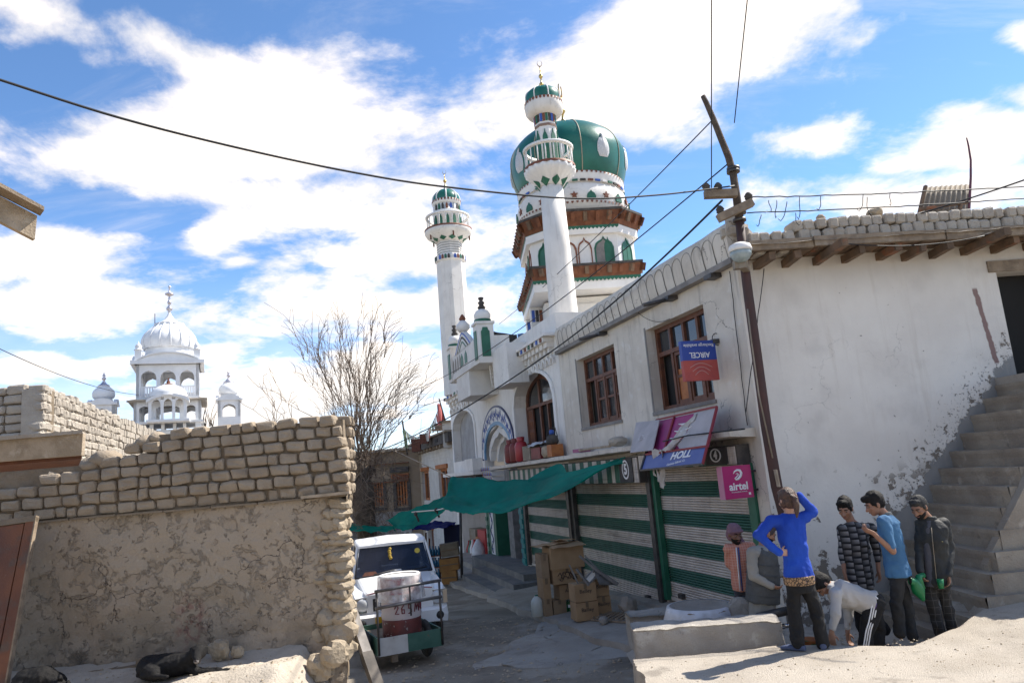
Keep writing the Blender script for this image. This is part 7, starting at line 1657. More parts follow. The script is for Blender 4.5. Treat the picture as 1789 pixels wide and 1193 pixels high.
# ------------------------------------------------------------------ things on the ledge
def led(px, py, off=.28): s_, z_ = FF.px(px, py, off); zt3 = 3.36 - .0085 * s_ + .015; return FF(s_, off, 0), s_, zt3
CYL = mat('cylinder_red', (.22, .035, .030), .55, (.15, .03, .025), 5, stains=[((.10, .06, .05), 6, .6, .75, .6)])
for i, (px, m_) in enumerate(((893, CYL), (902, CYL), (912, mat('cylinder_bright_red', (.36, .03, .035), .4)))):
    c, s_, zt3 = led(px, 800, .30 + .0 * i); mb = MB(); r_ = .19; mb.lathe([(r_ * .8, zt3), (r_, zt3 + .05), (r_, zt3 + .45), (r_ * .75, zt3 + .56), (r_ * .3, zt3 + .60)], (c.x, c.y), 16)
    g = thing('gas_cylinder', (c.x, c.y, zt3), ('dull red gas cylinder farthest left of three on the ledge', 'dull red gas cylinder in the middle of three on the ledge', 'bright red gas cylinder, rightmost of three on the ledge')[i], 'gas cylinder', 'gas cylinders on the ledge'); obj('body', mb, m_, g)
    mb = MB(); mb.lathe([(.11, zt3 + .59), (.12, zt3 + .70), (.11, zt3 + .71), (.10, zt3 + .6)], (c.x, c.y), 12, cap=False); obj('collar', mb, m_, g)
for (p0, p1, h, m_, nm, lab, ct_) in ((922, 935, .40, M['galv'], 'tin', 'grey square tin on the ledge right of the red cylinders', 'tin'), (937, 953, .30, CYL, 'tin', 'dull red low tin on the ledge between grey tin and pots', 'tin'), (955, 964, .34, M['plank'], 'pot', 'pale round pot on the ledge below the arched window', 'pot'), (966, 974, .30, M['orange'], 'box', 'orange-brown box at the right end of the ledge goods', 'box')):
    ca, sa, za = led(p0, 800); cb, sb, _ = led(p1, 800)
    if nm == 'pot': mb = MB(); c = (ca + cb) / 2; mb.lathe([(.14, za), (.19, za + .1), (.18, za + .26), (.13, za + .3)], (c.x, c.y), 12); o = obj(nm, mb, m_, None)
    else: mb = MB(FF); mb.box(min(sa, sb), max(sa, sb), .10, .42, za, za + h); o = obj(nm, mb, m_, None)
    tagk(o, lab, ct_)
c, s_, zt3 = led(943, 790); mb = MB(FF); mb.smooth = True; mb.grid(lambda u, v: (s_ - .8 + 1.5 * u, .02 + .45 * v, zt3 + .42 + .09 * fbm(u * 3, v * 3) - .18 * max(0, v - .7) - .10 * max(0, u - .7)), 16, 10); o = obj('white_cloth', mb, M['curtain'], None); tagk(o, 'crumpled pale cloth spread over the tins on the ledge', 'cloth')
c, s_, zt3 = led(966, 780); KT = thing('kettle', (c.x, c.y, zt3 + .3), 'dark kettle with blue lid on the orange-brown box on the ledge', 'kettle'); z3 = zt3 + .31
mb = MB(); mb.lathe([(.12, z3), (.17, z3 + .08), (.14, z3 + .2), (.06, z3 + .26)], (c.x, c.y), 14); obj('body', mb, M['soot'], KT); mb = MB(); mb.lathe([(.07, z3 + .26), (.06, z3 + .36), (0, z3 + .38)], (c.x, c.y), 10); obj('lid', mb, M['blue'], KT)
mb = MB(); mb.tube([(c.x - .14, c.y, z3 + .18), (c.x - .1, c.y, z3 + .42), (c.x + .1, c.y, z3 + .42), (c.x + .14, c.y, z3 + .18)], .014, 5); obj('handle', mb, M['soot'], KT)
c, s_, zt3 = led(1078, 765, .25); me = rock_mesh('rubble', 7.7, .3); me.materials.append(M['paleadobe']); tagk(inst('rubble', me, (c.x, c.y, zt3 + .1), None, (0, 0, 0), (.4, .3, .22)), 'pale lump of rubble on the ledge beside the torn billboard', 'rubble')
c, s_, zt3 = led(1020, 775, .25); mb = MB(FF); mb.box(s_, s_ + .5, .1, .35, zt3, zt3 + .08); o = obj('pink_packet', mb, mat('dusty_pink', (.35, .12, .2), .8), None); tagk(o, 'dusty pink packet lying on the ledge under the left window', 'packet')
c, s_, zt3 = led(1050, 772, .3); mb = MB(FF); tube_in(mb, FF, [(s_ - .7, .4, zt3 + .03), (s_ + .2, .3, zt3 + .04), (s_ + 1.0, .42, zt3 + .03)], .03, 6); o = obj('pipe', mb, M['plank'], None); tagk(o, 'pale pipe lying along the ledge under the left window', 'pipe')

# ------------------------------------------------------------------ signs
MAG = mat('sign_magenta', (.42, .008, .13), .45); SBLU = mat('sign_blue', (.02, .055, .30), .5); SORG = mat('sign_faded_red', (.42, .075, .06), .6, (.34, .06, .06), 4); SWH = mat('sign_white', (.78, .78, .78), .6); PNK = mat('billboard_pink', (.36, .035, .16), .6, (.28, .04, .14), 3); GRY = mat('billboard_grey_vinyl', (.47, .43, .42), .6, (.38, .35, .34), 3); RFR = mat('red_frame', (.25, .03, .035), .6); BBL = mat('billboard_blue', (.09, .13, .34), .6, (.12, .16, .36), 3)
sa, za = FF.px(1250, 600, .05)
fr = Frame(FF(sa, .0, 0), FF.n, -FF.e)           # plane across the street: along = outwards from the facade
def apx(px, py): P = at_plane(px, py, fr.o, fr.n); q = P - fr.o; return q.dot(fr.e), q.z
a0_, zt4 = apx(1246, 595); a1_, _ = apx(1187, 597); _, zb4 = apx(1243, 664); a2_, _ = apx(1184, 664)
AC = thing('hanging_sign', fr((a0_ + a1_) / 2, 0, zb4), 'blue and faded red phone sign hung upside down before the right window', 'sign')
zm = zt4 + (zb4 - zt4) * .49
for (z_a, z_b, m_, nm) in ((zm, zt4, SBLU, 'blue_half'), (zb4, zm - .001, SORG, 'red_half')):
    mb = MB(fr); mb.box(min(a0_, a1_), max(a0_, a1_), -.04, .04, z_a, z_b); obj(nm, mb, m_, AC)
xd = fr.e; ac = (a0_ + a1_) / 2
text('AIRCEL', .125, fr(ac, .043, zm + .085), xd, (0, 0, -1), SWH, AC, bold=.001, stretch=.92); text('Recharge available', .074, fr(ac, .043, zt4 - .075), xd, (0, 0, -1), SWH, AC)
for k in range(3):
    mb = MB(fr); w_ = .20 - .04 * k; tube_in(mb, fr, [(ac - w_ + 2 * w_ * t_, .042, zm - .12 - .06 * k + .07 * sin(pi * t_) * 1) for t_ in [j / 10 for j in range(11)]], .006, 4); obj('arc', mb, mat('arc_pale', (.55, .3, .27), .6), AC)
mb = MB(fr); tube_in(mb, fr, [(a0_ - .1 if a0_ < a1_ else a0_ + .1, 0, zt4 + .02), (0, 0, zt4 + .03)], .02, 6) ; tube_in(mb, fr, [(.02 + .08 * cos(t_), .0, zt4 + .02 + .1 * sin(t_)) for t_ in [2 * pi * j / 12 for j in range(13)]], .008, 4); mb.box(-.0, .12, -.05, .05, zt4 - .05, zt4 + .02); obj('bracket', mb, M['iron'], AC, kind='stuff')
# airtel light box
sb_, _ = FF.px(1316, 840, .02); fr = Frame(FF(.22, 0, 0), FF.n, -FF.e)
b0_, zt5 = apx(1308, 811); b1_, _ = apx(1259, 816); b2_, zb5 = apx(1312, 868)
AT = thing('light_box_sign', fr((b0_ + b1_) / 2, 0, zb5), 'square magenta phone company sign board at the corner of the right shutter', 'sign'); lo_, hi_ = min(b0_, b1_), max(b0_, b1_)
mb = MB(fr); mb.box(lo_, hi_, -.10, .03, zb5, zt5); obj('box', mb, MAG, AT); ac = (lo_ + hi_) / 2; hh = zt5 - zb5
mb = MB(fr); mb.box(hi_ + .002, hi_ + .015, -.10, .03, zb5, zt5); obj('pale_side', mb, mat('pale_pink_side', (.5, .2, .3), .5), AT)
text('airtel', .155, fr(ac, .033, zb5 + hh * .36), -fr.e, (0, 0, 1), SWH, AT, bold=.004)
text('the smartphone network', .026, fr(ac, .033, zb5 + hh * .20), -fr.e, (0, 0, 1), SWH, AT)
L_ = []
mb = MB(fr); tube_in(mb, fr, [(ac - dx * hh * .19, .034, zb5 + hh * (.70 + dz * .17)) for dx, dz in ((-.7, .35), (-.45, .75), (0, .95), (.55, .85), (.75, .4), (.55, -.15), (.1, -.6), (-.35, -.75), (-.55, -.5), (-.2, -.25), (.2, .1), (.1, .35), (-.25, .3))], [.006, .012, .016, .020, .022, .022, .02, .014, .008, .008, .008, .008, .005], 5); obj('emblem', mb, SWH, AT)
mb = MB(fr); mb.box(lo_ + .05, lo_ + .085, .031, .034, zb5 + .04, zb5 + .075); obj('mark', mb, SWH, AT)
for z_ in (zb5 + .1, zt5 - .1):
    mb = MB(fr); mb.beam((0, -.03, z_), (lo_ + .01, -.03, z_), .03, .03); obj('mount_arm', mb, M['iron'], AT)
# torn billboard
def c5(zx, zy, off): s_, z_ = FF.px(960 + zx / 3.313, 500 + zy / 3.313, off); return FF(s_, off, z_)
TL, TR, BR_, BL_ = c5(625, 776, .30), c5(975, 700, .30), c5(893, 1032, .92), c5(533, 1068, .92)
BB = thing('torn_billboard', BL_, 'torn pink and blue billboard slung under the right window over the shutters', 'billboard')
bn_ = (BL_ - TL).cross(TR - TL).normalized()
if bn_.dot(EYE - TL) < 0: bn_ = -bn_
def bb(u, v, l=0.0): return TL.lerp(TR, u).lerp(BL_.lerp(BR_, u), v) + bn_ * l
def bpanel(uv, l, m, name, wrk=.0, th=.01):
    P = [bb(u, v, l) for u, v in uv]; mb = MB(); n = len(P); a = mb.pts([tuple(p) for p in P]); c = mb.pts([tuple(p - bn_ * th) for p in P]); mb.face([a + i for i in range(n)]); mb.face([c + i for i in reversed(range(n))])
    for i in range(n): mb.face((a + i, c + i, c + (i + 1) % n, a + (i + 1) % n))
    return obj(name, mb, m, BB)
bpanel([(0, .02), (1, .02), (1, .70), (0, .70)], .0, PNK, 'pink_panel'); bpanel([(0, .705), (1, .705), (1, 1), (0, 1)], .01, BBL, 'blue_panel')
bpanel([(.66, .02), (1.0, .02), (1.0, .68), (.60, .70), (.52, .60), (.62, .42)], .012, GRY, 'bare_patch', th=.005)
for uv in (((0, 0), (1, 0)), ((0, .70), (1, .70)), ((1, 0), (1, 1)), ((.33, 0), (.33, .70)), ((0, 1), (1, 1)), ((0, 0), (0, 1))):
    mb = MB(); mb.beam(bb(*uv[0], .02), bb(*uv[1], .02), .03, .03); obj('frame_bar', mb, RFR if uv[1][1] < 1 or uv[0][0] == 1 else M['iron'], BB)
mb = MB(); L2 = [c5(505, 790, .40), c5(640, 775, .40), c5(600, 950, .80), c5(470, 965, .80)]; mb.hexa([tuple(p) for p in L2] + [tuple(p + bn_ * .015) for p in L2]); lp = obj('grey_vinyl_panel', mb, GRY, BB)
xd = (L2[1] - L2[0]).normalized(); ud = (L2[0] - L2[3]).normalized(); text('eq', .30, (L2[0] + L2[1] + L2[2] + L2[3]) / 4 + bn_ * .018, xd, ud, mat('faint_letter', (.55, .51, .50), .6), BB)
xd = (BR_ - BL_).normalized(); ud = (TL - BL_).normalized()
text('HOLL', .19, bb(.64, .80, .022), xd, (ud - xd * -.25).normalized(), SWH, BB, bold=.006, stretch=1.25); text('Century Islamic Centre', .062, bb(.62, .92, .022), xd, ud, SWH, BB)
for k in range(3):
    mb = MB(); pts_ = [bb(.36 + .04 * k + (.30 - .02 * k) * t_, .40 - .13 * k + .14 * sin(pi * (.1 + t_ * .55)) - .12 * t_, .014) for t_ in [j / 10 for j in range(11)]]; mb.tube([tuple(p) for p in pts_], [.004, .010, .014, .017, .018, .018, .016, .013, .010, .006, .003], 5); obj('swoosh', mb, SWH, BB)
RAG = mat('torn_vinyl', (.58, .56, .53), .5, (.44, .41, .38), 6, .3, 20)
mb = MB(); mb.smooth = True
mb.grid(lambda u, v: tuple(bb(.70 - .30 * v + .05 * fbm(v * 4, u), .05 + .66 * v, .03) + (TR - TL) * (.14 * (u - .5) * (.25 + 1.2 * v)) + bn_ * (.06 * sin(u * 9 + v * 5) * v)), 12, 18); obj('torn_strip', mb, RAG, BB)
for k in range(4):
    mb = MB(); mb.smooth = True; u0 = .17 + .045 * k; ln = (.42, .52, .60, .55)[k]
    mb.grid(lambda u, v: tuple(bb(u0 + .042 * u * (1 - .45 * v), .68, .03) + Vector((0, 0, -ln * v * 1.05)) + bn_ * (.05 + .04 * sin(v * 7 + k + u * 3)) + (TR - TL) * (.02 * sin(v * 6 + k * 2))), 4, 14); obj('torn_strip', mb, RAG, BB)
mb = MB(); mb.tube([tuple(bb(.30, .52, .06)), tuple(bb(.7, .5, .08)), tuple(c5(1130, 825, .5))], .012, 5); obj('stay_wire', mb, M['rope'], BB)

# ------------------------------------------------------------------ tarpaulins
def tarp_mat(name, col):
    m = bpy.data.materials.new(name); m.use_nodes = True; t = NT(m.node_tree); b = t.n['Principled BSDF']; g = t.new('ShaderNodeNewGeometry').outputs['Position']
    c = t.mix(t.ramp(t.noise(g, 1.3, 5), .3, .7), col, tuple(x * .72 for x in col)); t.put(c, b.inputs['Base Color']); b.inputs['Roughness'].default_value = .55
    tl = t.new('ShaderNodeBsdfTranslucent'); t.put(c, tl.inputs[0]); mx = t.new('ShaderNodeMixShader'); mx.inputs[0].default_value = .68; t.l.new(b.outputs[0], mx.inputs[1]); t.l.new(tl.outputs[0], mx.inputs[2]); t.l.new(mx.outputs[0], t.n['Material Output'].inputs[0])
    bn = t.new('ShaderNodeBump'); bn.inputs['Distance'].default_value = .03; bn.inputs['Strength'].default_value = .5; t.put(t.noise(g, 5, 5), bn.inputs['Height']); t.l.new(bn.outputs[0], b.inputs['Normal']); t.l.new(bn.outputs[0], tl.inputs['Normal']); return m
NETG = tarp_mat('green_shade_net', (.02, .50, .39)); NETB = tarp_mat('blue_tarpaulin', (.03, .05, .36))
def z2(zx, zy, y): return at_y(600 + zx / 2.888, 780 + zy / 2.888, y)
def spline(P, t):
    n = len(P) - 1; f = min(n - 1e-6, t * n); i = int(f); t = f - i; p0, p1, p2, p3 = P[max(i - 1, 0)], P[i], P[i + 1], P[min(i + 2, n)]
    return (2 * p1 + (p2 - p0) * t + (2 * p0 - 5 * p1 + 4 * p2 - p3) * t * t + (3 * p1 - p0 - 3 * p2 + p3) * t ** 3) * .5
def tarp(name, top_, bot, mt, lab, sag=.25, cat_='tarpaulin', nu=60, nv=18):
    r = thing(name, top_[0], lab, cat_); mb = MB(); mb.smooth = True
    def P(u, v):
        a, b_ = spline(top_, u), spline(bot, u); p = a.lerp(b_, v); w = sin(pi * v) * sin(pi * min(1, u * 1.02)); return tuple(p + Vector((.03 * fbm(u * 6, v * 3), .05 * fbm(u * 5, v * 4, 3), -sag * w + .06 * fbm(u * 7, v * 4, 9) + .05 * sin(v * 8 + u * 5 + 2 * fbm(u * 4, v)) * (1 - u) + .03 * sin(u * 26 + v * 3) * v)))
    mb.grid(P, nu, nv); o = obj('sheet', mb, mt, r); md = o.modifiers.new('s', 'SOLIDIFY'); md.thickness = .012; return r
r = tarp('green_tarp', [z2(545, 155, 20.5), z2(720, 172, 19.6), z2(900, 172, 18.6), z2(1090, 140, 17.2), z2(1420, 52, 15.0)], [z2(490, 312, 18.6), z2(600, 335, 18.2), z2(760, 334, 17.6), z2(1010, 262, 16.6), z2(1422, 78, 14.95)], NETG, 'large green shade net slung across the street from the shutters', .12)
mb = MB(); mb.smooth = True; A3 = [z2(930, 165, 18.6), z2(1010, 118, 18.4), z2(1095, 86, 18.2), z2(1130, 140, 17.2)]; mb.grid(lambda u, v: tuple(spline(A3, u).lerp(z2(930 + 200 * u, 172 - 18 * u, 18.3 - u), v) + Vector((0, 0, -.05 * sin(pi * v)))), 12, 6); obj('folded_lobe', mb, NETG, r)
mb = MB(); mb.tube([tuple(z2(1420, 55, 15)), tuple(FF(4.0, .1, 3.15))], .01, 4); mb.tube([tuple(z2(545, 155, 20.5)), tuple(z2(235, 10, 27))], .018, 4); obj('tie_rope', mb, M['plank'], r, kind='stuff')
r = tarp('green_tarp', [z2(215, 376, 24), z2(330, 325, 23.3), z2(430, 285, 22.8), z2(530, 240, 22.4)], [z2(290, 428, 22.6), z2(350, 412, 22.4), z2(460, 360, 22), z2(570, 252, 21.6)], NETG, 'narrow green shade net beyond the large one, sloping down to the street', .06, nu=24)
mb = MB(); mb.tube([tuple(z2(345, 330, 22.6)), tuple(z2(470, 320, 22)), tuple(z2(560, 300, 20))], .02, 4); obj('tie_rope', mb, M['white'], r)
for (a, b_) in ((365, 340), (468, 320)): mb = MB(); q = z2(a, b_, 22); mb.ball(q, .06, .05, .07, 6, 4); mb.tube([tuple(q), tuple(q + Vector((.08, 0, -.22)))], .03, 4); obj('knot', mb, M['soot'], r, kind='stuff')
tarp('green_tarp', [z2(20, 395, 25), z2(120, 402, 24.5), z2(255, 400, 24)], [z2(20, 425, 24.5), z2(120, 428, 24), z2(262, 424, 23.6)], NETG, 'farthest green shade net strip low above the jeep roof', .03, nu=16)
tarp('blue_tarp', [z2(395, 400, 25.6), z2(470, 378, 25.8), z2(565, 382, 26)], [z2(255, 418, 24.6), z2(400, 418, 24.8), z2(560, 398, 25)], NETB, 'blue tarpaulin awning below the green nets in front of the brick house', .05, nu=18)
mb = MB(); mb.tube([tuple(z2(590, 330, 25)), tuple(z2(598, 660, 25))], .05, 6); o = obj('awning_post', mb, M['iron'], None); tagk(o, 'thin dark post at the right end of the blue awning', 'post')
mb = MB(); mb.box(z2(480, 0, 26).x, z2(560, 0, 26).x, 25.9, 26, z2(480, 510, 26).z, z2(480, 400, 26).z); o = obj('hanging_cloth', mb, M['cloth_blue'], None); tagk(o, 'dark blue cloth hanging under the blue awning', 'cloth')
mb = MB(); mb.grid(lambda u, v: (z2(268, 0, 24.5).x + .35 * u, 24.5, z2(268, 420 + 22 * v * (1 if .2 < u < .45 or .7 < u < .95 else .6), 24.5).z), 10, 4); o = obj('pale_cloth', mb, M['curtain'], None); tagk(o, 'small pale cloth tip hanging at the left end of the blue awning', 'cloth')

# ------------------------------------------------------------------ utility pole, lamp, wires
YP = 10.55
def pp_(px, py, dy=0.0): return at_y(px, py, YP + dy)
POLE = thing('utility_pole', (pp_(1372, 930).x, YP, .45), 'leaning crooked timber pole, red-brown below and bare above, at the shop corner', 'utility pole')
mb = MB(); mb.tube([tuple(pp_(*p)) for p in ((1396, 1000), (1376, 920), (1357, 850), (1338, 740), (1322, 620), (1308, 520), (1299, 450), (1292, 385))], [.088, .084, .08, .077, .074, .071, .068, .066], 12); obj('painted_shaft', mb, M['pole_red'], POLE)
mb = MB(); mb.tube([tuple(pp_(*p)) for p in ((1293, 392), (1287, 345), (1281, 305), (1273, 275), (1258, 238), (1245, 205), (1234, 180), (1228, 168))], [.066, .060, .056, .054, .049, .045, .041, .037], 10); obj('bare_shaft', mb, M['pole_wood'], POLE)
mb = MB(); mb.tube([tuple(pp_(1306, 540, -.12)), tuple(pp_(1312, 590, -.12)), tuple(pp_(1326, 690, -.12)), tuple(pp_(1350, 800, -.12))], .012, 5); obj('conduit', mb, M['galv'], POLE)
mb = MB(); mb.beam(pp_(1354, 820, -.11), pp_(1360, 850, -.11), .13, .02); obj('paper_patch', mb, M['plank'], POLE)
for (a, b_, nm, mt_) in (((1231, 340), (1287, 338), 'cross_arm', M['wood']), ((1255, 382), (1314, 354), 'cross_arm', M['wood'])):
    mb = MB(); mb.beam(pp_(*a, -.12), pp_(*b_, -.12), .12, .115); ca_ = obj(nm, mb, mt_, POLE)
    for f in ((.08, .45) if a[1] < 350 else (.08, .92)):
        c = pp_(*a, -.12).lerp(pp_(*b_, -.12), f); z = c.z + .06; mb = MB(); mb.lathe([(.03, z), (.06, z + .02), (.05, z + .05), (.065, z + .06), (.04, z + .10), (.02, z + .12)], (c.x, c.y), 10); obj('insulator', mb, M['soot'], ca_)
for z_ in (385, 372, 300, 295): mb = MB(); q = pp_(1292 if z_ > 350 else 1281, z_); mb.lathe([(.10, q.z - .02), (.10, q.z + .02)], (q.x, q.y), 12); obj('wire_binding', mb, M['iron'], POLE)
mb = MB(); c = pp_(1294, 443, -.28); LAMP = thing('street_lamp', c, 'old street lamp with white hood and cloudy glass bowl on the leaning pole', 'street lamp')
mb.beam(pp_(1304, 470, -.05), pp_(1296, 462, -.26), .10, .10); obj('bracket', mb, M['galv'], LAMP)
mb = MB(); mb.smooth = True; mb.lathe([(.165, c.z + .03), (.17, c.z + .06), (.15, c.z + .12), (.08, c.z + .155), (0, c.z + .16)], (c.x, c.y), 20); obj('hood', mb, M['white'], LAMP)
GLB = mat('cloudy_lamp_glass', (.34, .40, .40), .2, (.26, .31, .31), 9, spec=.6); mb = MB(); mb.lathe([(.158, c.z + .028), (.15, c.z - .03), (.115, c.z - .09), (.06, c.z - .125), (0, c.z - .135)], (c.x, c.y), 20); obj('glass_bowl', mb, GLB, LAMP)
mb = MB(); mb.box(c.x - .09, c.x + .11, c.y + .05, c.y + .17, c.z - .20, c.z - .08); obj('socket_box', mb, M['galv'], LAMP)
def wire(P, Q, sag, r, lab, n=24, wob=0.0, m=None, seed=0, group=None):
    pts_ = [P.lerp(Q, k / n) + Vector((0, wob * hashf(k * .9, seed), -sag * 4 * (k / n) * (1 - k / n) + wob * hashf(k * .8, seed, 3))) for k in range(n + 1)]
    mb = MB(); mb.tube([tuple(p) for p in pts_], r, 5); o = obj('cable', mb, m or M['rope'], None); tagk(o, lab, 'cable', group); return o
CB = [at_y(-60, 120, 5.6), at_y(0, 140, 5.8), at_y(215, 208, 6.5), at_y(430, 262, 7.2), at_y(620, 302, 7.9), at_y(780, 327, 8.5), at_y(1000, 347, 9.3), at_y(1150, 341, 9.9), pp_(1283, 325, -.1)]
mb = MB(); mb.tube([tuple(spline(CB, k / 48)) for k in range(49)], .013, 5); tagk(obj('cable', mb, M['rope'], None), 'thick black cable sweeping across the sky from upper left to the pole', 'cable')
pg = pp_(1282, 340, -.1)
wire(pp_(1243, 212), at_y(872, 566, 30), .15, .010, 'thin cable from the pole top down past the dome towards the balcony')
wire(pp_(1270, 288), at_y(700, 690, 33), .5, .011, 'twisted thin cable from the pole across the big minaret')
wire(pp_(1262, 350), FF(8.1, .25, 5.95), .12, .018, 'black cable from the pole along the scalloped parapet', wob=.0)
wire(FF(8.1, .25, 5.95), at_y(620, 800, 34), .35, .020, 'black cable running from the parapet past the arched window to the far houses')
wire(pp_(1243, 340), at_y(1243, -60, 8.6), 0, .008, 'thin vertical wire rising out of the picture, left of the pole'); wire(pp_(1283, 215), at_y(1312, -60, 8.6), 0, .008, 'thin vertical wire rising out of the picture, right of the pole')
wire(pp_(1310, 345), at_y(1850, 322, 10.2), .03, .010, 'frayed upper wire from the pole above the roof edge', 40, .015); wire(pp_(1305, 372), at_y(1850, 342, 10.2), .03, .010, 'frayed lower wire from the pole above the roof edge', 40, .012, seed=4)
wire(at_y(1555, 388, 11), at_y(1850, 293, 9.6), .03, .012, 'black wire rising from the roof stones to the right border'); wire(at_y(-40, 590, 30), at_y(247, 690, 58), .5, .02, 'thin wire from the left border to the gurdwara')
wire(at_y(1335, 470, 10.9), at_y(1303, 720, 10.6), .0, .007, 'thin black wire hanging beside the pole', 12, .02); wire(FF(.15, .03, 5.8), FF(.25, .03, 3.4), 0, .007, 'thin wire running down the facade by the corner', 16, .03, seed=7); wire(FF(3.3, .10, 5.9), FF(2.2, .02, 5.5), .12, .006, 'short loose wire sagging above the right window', 12)
wire(at_y(1432, 420, 10.5), at_y(1720, 412, 10.4), .12, .008, 'thin wire drooping under the roof fascia', 20)
WT = MB(); rng = random.Random(6)
for (x, y0, y1) in ((1343, 350, 372), (1357, 350, 385), (1375, 352, 390), (1397, 344, 388), (1434, 342, 370), (1508, 340, 372), (1515, 344, 380), (1555, 338, 362), (1330, 375, 398), (1390, 372, 396)):
    dx_ = rng.uniform(-16, 12); ph = rng.uniform(0, 6); pts_ = [at_y(x + dx_ * (k / 9) ** 2 + 3 * sin(ph + k * .6) * k / 9, y0 + (y1 - y0) * (k / 9 if k < 8 else .9 - (k - 8) * .1), 10.45) for k in range(10)]; WT.tube([tuple(p) for p in pts_], .006, 4)
o = obj('loose_wire_ends', WT, M['rope'], None, kind='stuff'); tagk(o, 'frayed loose wire ends dangling between the roof wires', 'wires')
# ------------------------------------------------------------------ rooftop odds and ends
YR = 11.4
RP_ = thing('roof_panel', at_y(1645, 383, YR), 'rusty corrugated sheet propped up on the roof by a timber prop', 'metal sheet')
c4 = [at_y(1604, 382, YR - .1), at_y(1690, 384, YR), at_y(1695, 322, YR + .25), at_y(1617, 327, YR + .1)]; rn = (c4[1] - c4[0]).cross(c4[3] - c4[0]).normalized()
mb = MB(); mb.smooth = True; mb.grid(lambda u, v: tuple(c4[0].lerp(c4[1], u).lerp(c4[3].lerp(c4[2], u), v) + rn * .018 * sin(u * 2 * pi * 9)), 72, 3); o = obj('sheet', mb, M['galv'], RP_); md = o.modifiers.new('s', 'SOLIDIFY'); md.thickness = .006
for (a, b_) in (((1604, 382), (1617, 325)), ((1672, 384), (1680, 352)), ((1606, 366), (1690, 354))): mb = MB(); mb.beam(at_y(*a, YR - .14), at_y(*b_, YR - .08), .05, .04); obj('batten', mb, M['beam'], RP_)
mb = MB(); mb.tube([tuple(at_y(*p, YR - .1)) for p in ((1692, 384), (1694, 350), (1696, 310), (1696, 280), (1692, 255), (1689, 241))], [.02, .02, .018, .016, .014, .012], 6); o = obj('thin_rod', mb, mat('purple_brown_rod', (.12, .04, .06), .6), None); tagk(o, 'thin curved dark red rod standing beside the propped corrugated sheet', 'rod')
for (px, py, sc_, lab) in ((1528, 374, (.34, .25, .16), 'broad flat stone weighing down the tin on the roof edge'), (1434, 382, (.17, .15, .13), 'small squarish stone on the parapet bricks'), (1622, 380, (.14, .14, .12), 'small pinkish stone near the propped sheet')):
    me = rock_mesh('stone', px * .013, .25); me.materials.append(M['stone']); tagk(inst('stone', me, at_y(px, py, 11.0), None, (0, 0, px), sc_), lab, 'rock')
mb = MB(); mb.smooth = True; a, b_ = at_y(1506, 384, 10.9), at_y(1592, 381, 10.9); mb.grid(lambda u, v: tuple(a.lerp(b_, u) + Vector((0, .35 * v - .1, .02 + .02 * sin(u * 14) + .012 * fbm(u * 4, v * 3)))), 24, 4); o = obj('tin_sheet', mb, M['galv'], None); tagk(o, 'bent piece of grey tin lying on the roof bricks under a stone', 'tin sheet')
mb = MB(); mb.smooth = True; a, b_ = at_y(1727, 408, 10.45), at_y(1770, 405, 10.45); mb.grid(lambda u, v: tuple(a.lerp(b_, u) + Vector((0, .2 * v, .035 * sin(pi * u) + .03 * v))), 12, 3); o = obj('curved_tin', mb, M['iron'], None); tagk(o, 'small curved dark metal strip on the roof edge at the right', 'metal strip')
# laundry on the balcony line
la_, lb_ = at_y(858, 577, 23.6), at_y(903, 584, 23.6)
mb = MB(); mb.smooth = True; mb.grid(lambda u, v: tuple(la_.lerp(lb_, u) + Vector((0, .06 * sin(u * 9 + v * 2), -.04 * sin(pi * u) - (.55 + .05 * sin(u * 7)) * v))), 20, 8); o = obj('laundry', mb, mat('dark_grey_cloth', (.05, .047, .046), .95), None); tagk(o, 'dark grey cloth drying beside the balcony with green panels', 'laundry')
lc_ = at_y(904, 583, 23.7); mb = MB(); mb.smooth = True; mb.grid(lambda u, v: tuple(lc_ + Vector((.22 * u, .04 * sin(u * 7), -.4 * v))), 8, 4); o = obj('laundry', mb, mat('pale_blue_cloth', (.14, .24, .42), .95), None); tagk(o, 'small pale blue cloth drying right of the dark grey one', 'laundry')
# ------------------------------------------------------------------ people and dogs
def remesh(name, mb, m, parent, vox, smooth=4, wr=0.0, wsc=9.0, **tags):
    """fuse overlapping closed pieces into one continuous skin"""
    P = worldloc(parent) if parent else Vector((0, 0, 0)); me = mb.mesh(name, P); o = bpy.data.objects.new('tmp', me); COL.objects.link(o)
    md = o.modifiers.new('r', 'REMESH'); md.mode = 'VOXEL'; md.voxel_size = vox; md.use_smooth_shade = True
    if smooth: ms = o.modifiers.new('s', 'SMOOTH'); ms.iterations = smooth; ms.factor = .5
    new = bpy.data.meshes.new_from_object(o.evaluated_get(bpy.context.evaluated_depsgraph_get())); bpy.data.objects.remove(o)
    if wr:
        n = len(new.vertices); co = np.empty(n * 3); no = np.empty(n * 3); new.vertices.foreach_get('co', co); new.vertices.foreach_get('normal', no); co = co.reshape(-1, 3); no = no.reshape(-1, 3)
        for i in range(n):
            q = Vector(co[i]) ; co[i] += no[i] * wr * (noise.noise(Vector((q.x * wsc, q.y * wsc, q.z * wsc * .55 + 2 * noise.noise(q * 4)))) + .9 * (.35 - abs(noise.noise(Vector((q.x * wsc * 1.3 + q.z * 5, q.y * wsc * 1.3, q.z * wsc * 1.1))))))
        new.vertices.foreach_set('co', co.ravel()); new.update()
    new.name = name; new.materials.clear(); new.materials.append(m); new.polygons.foreach_set('use_smooth', [True] * len(new.polygons))
    r = bpy.data.objects.new(name, new); COL.objects.link(r)
    if parent: r.parent = parent
    return tagk(r, **tags)
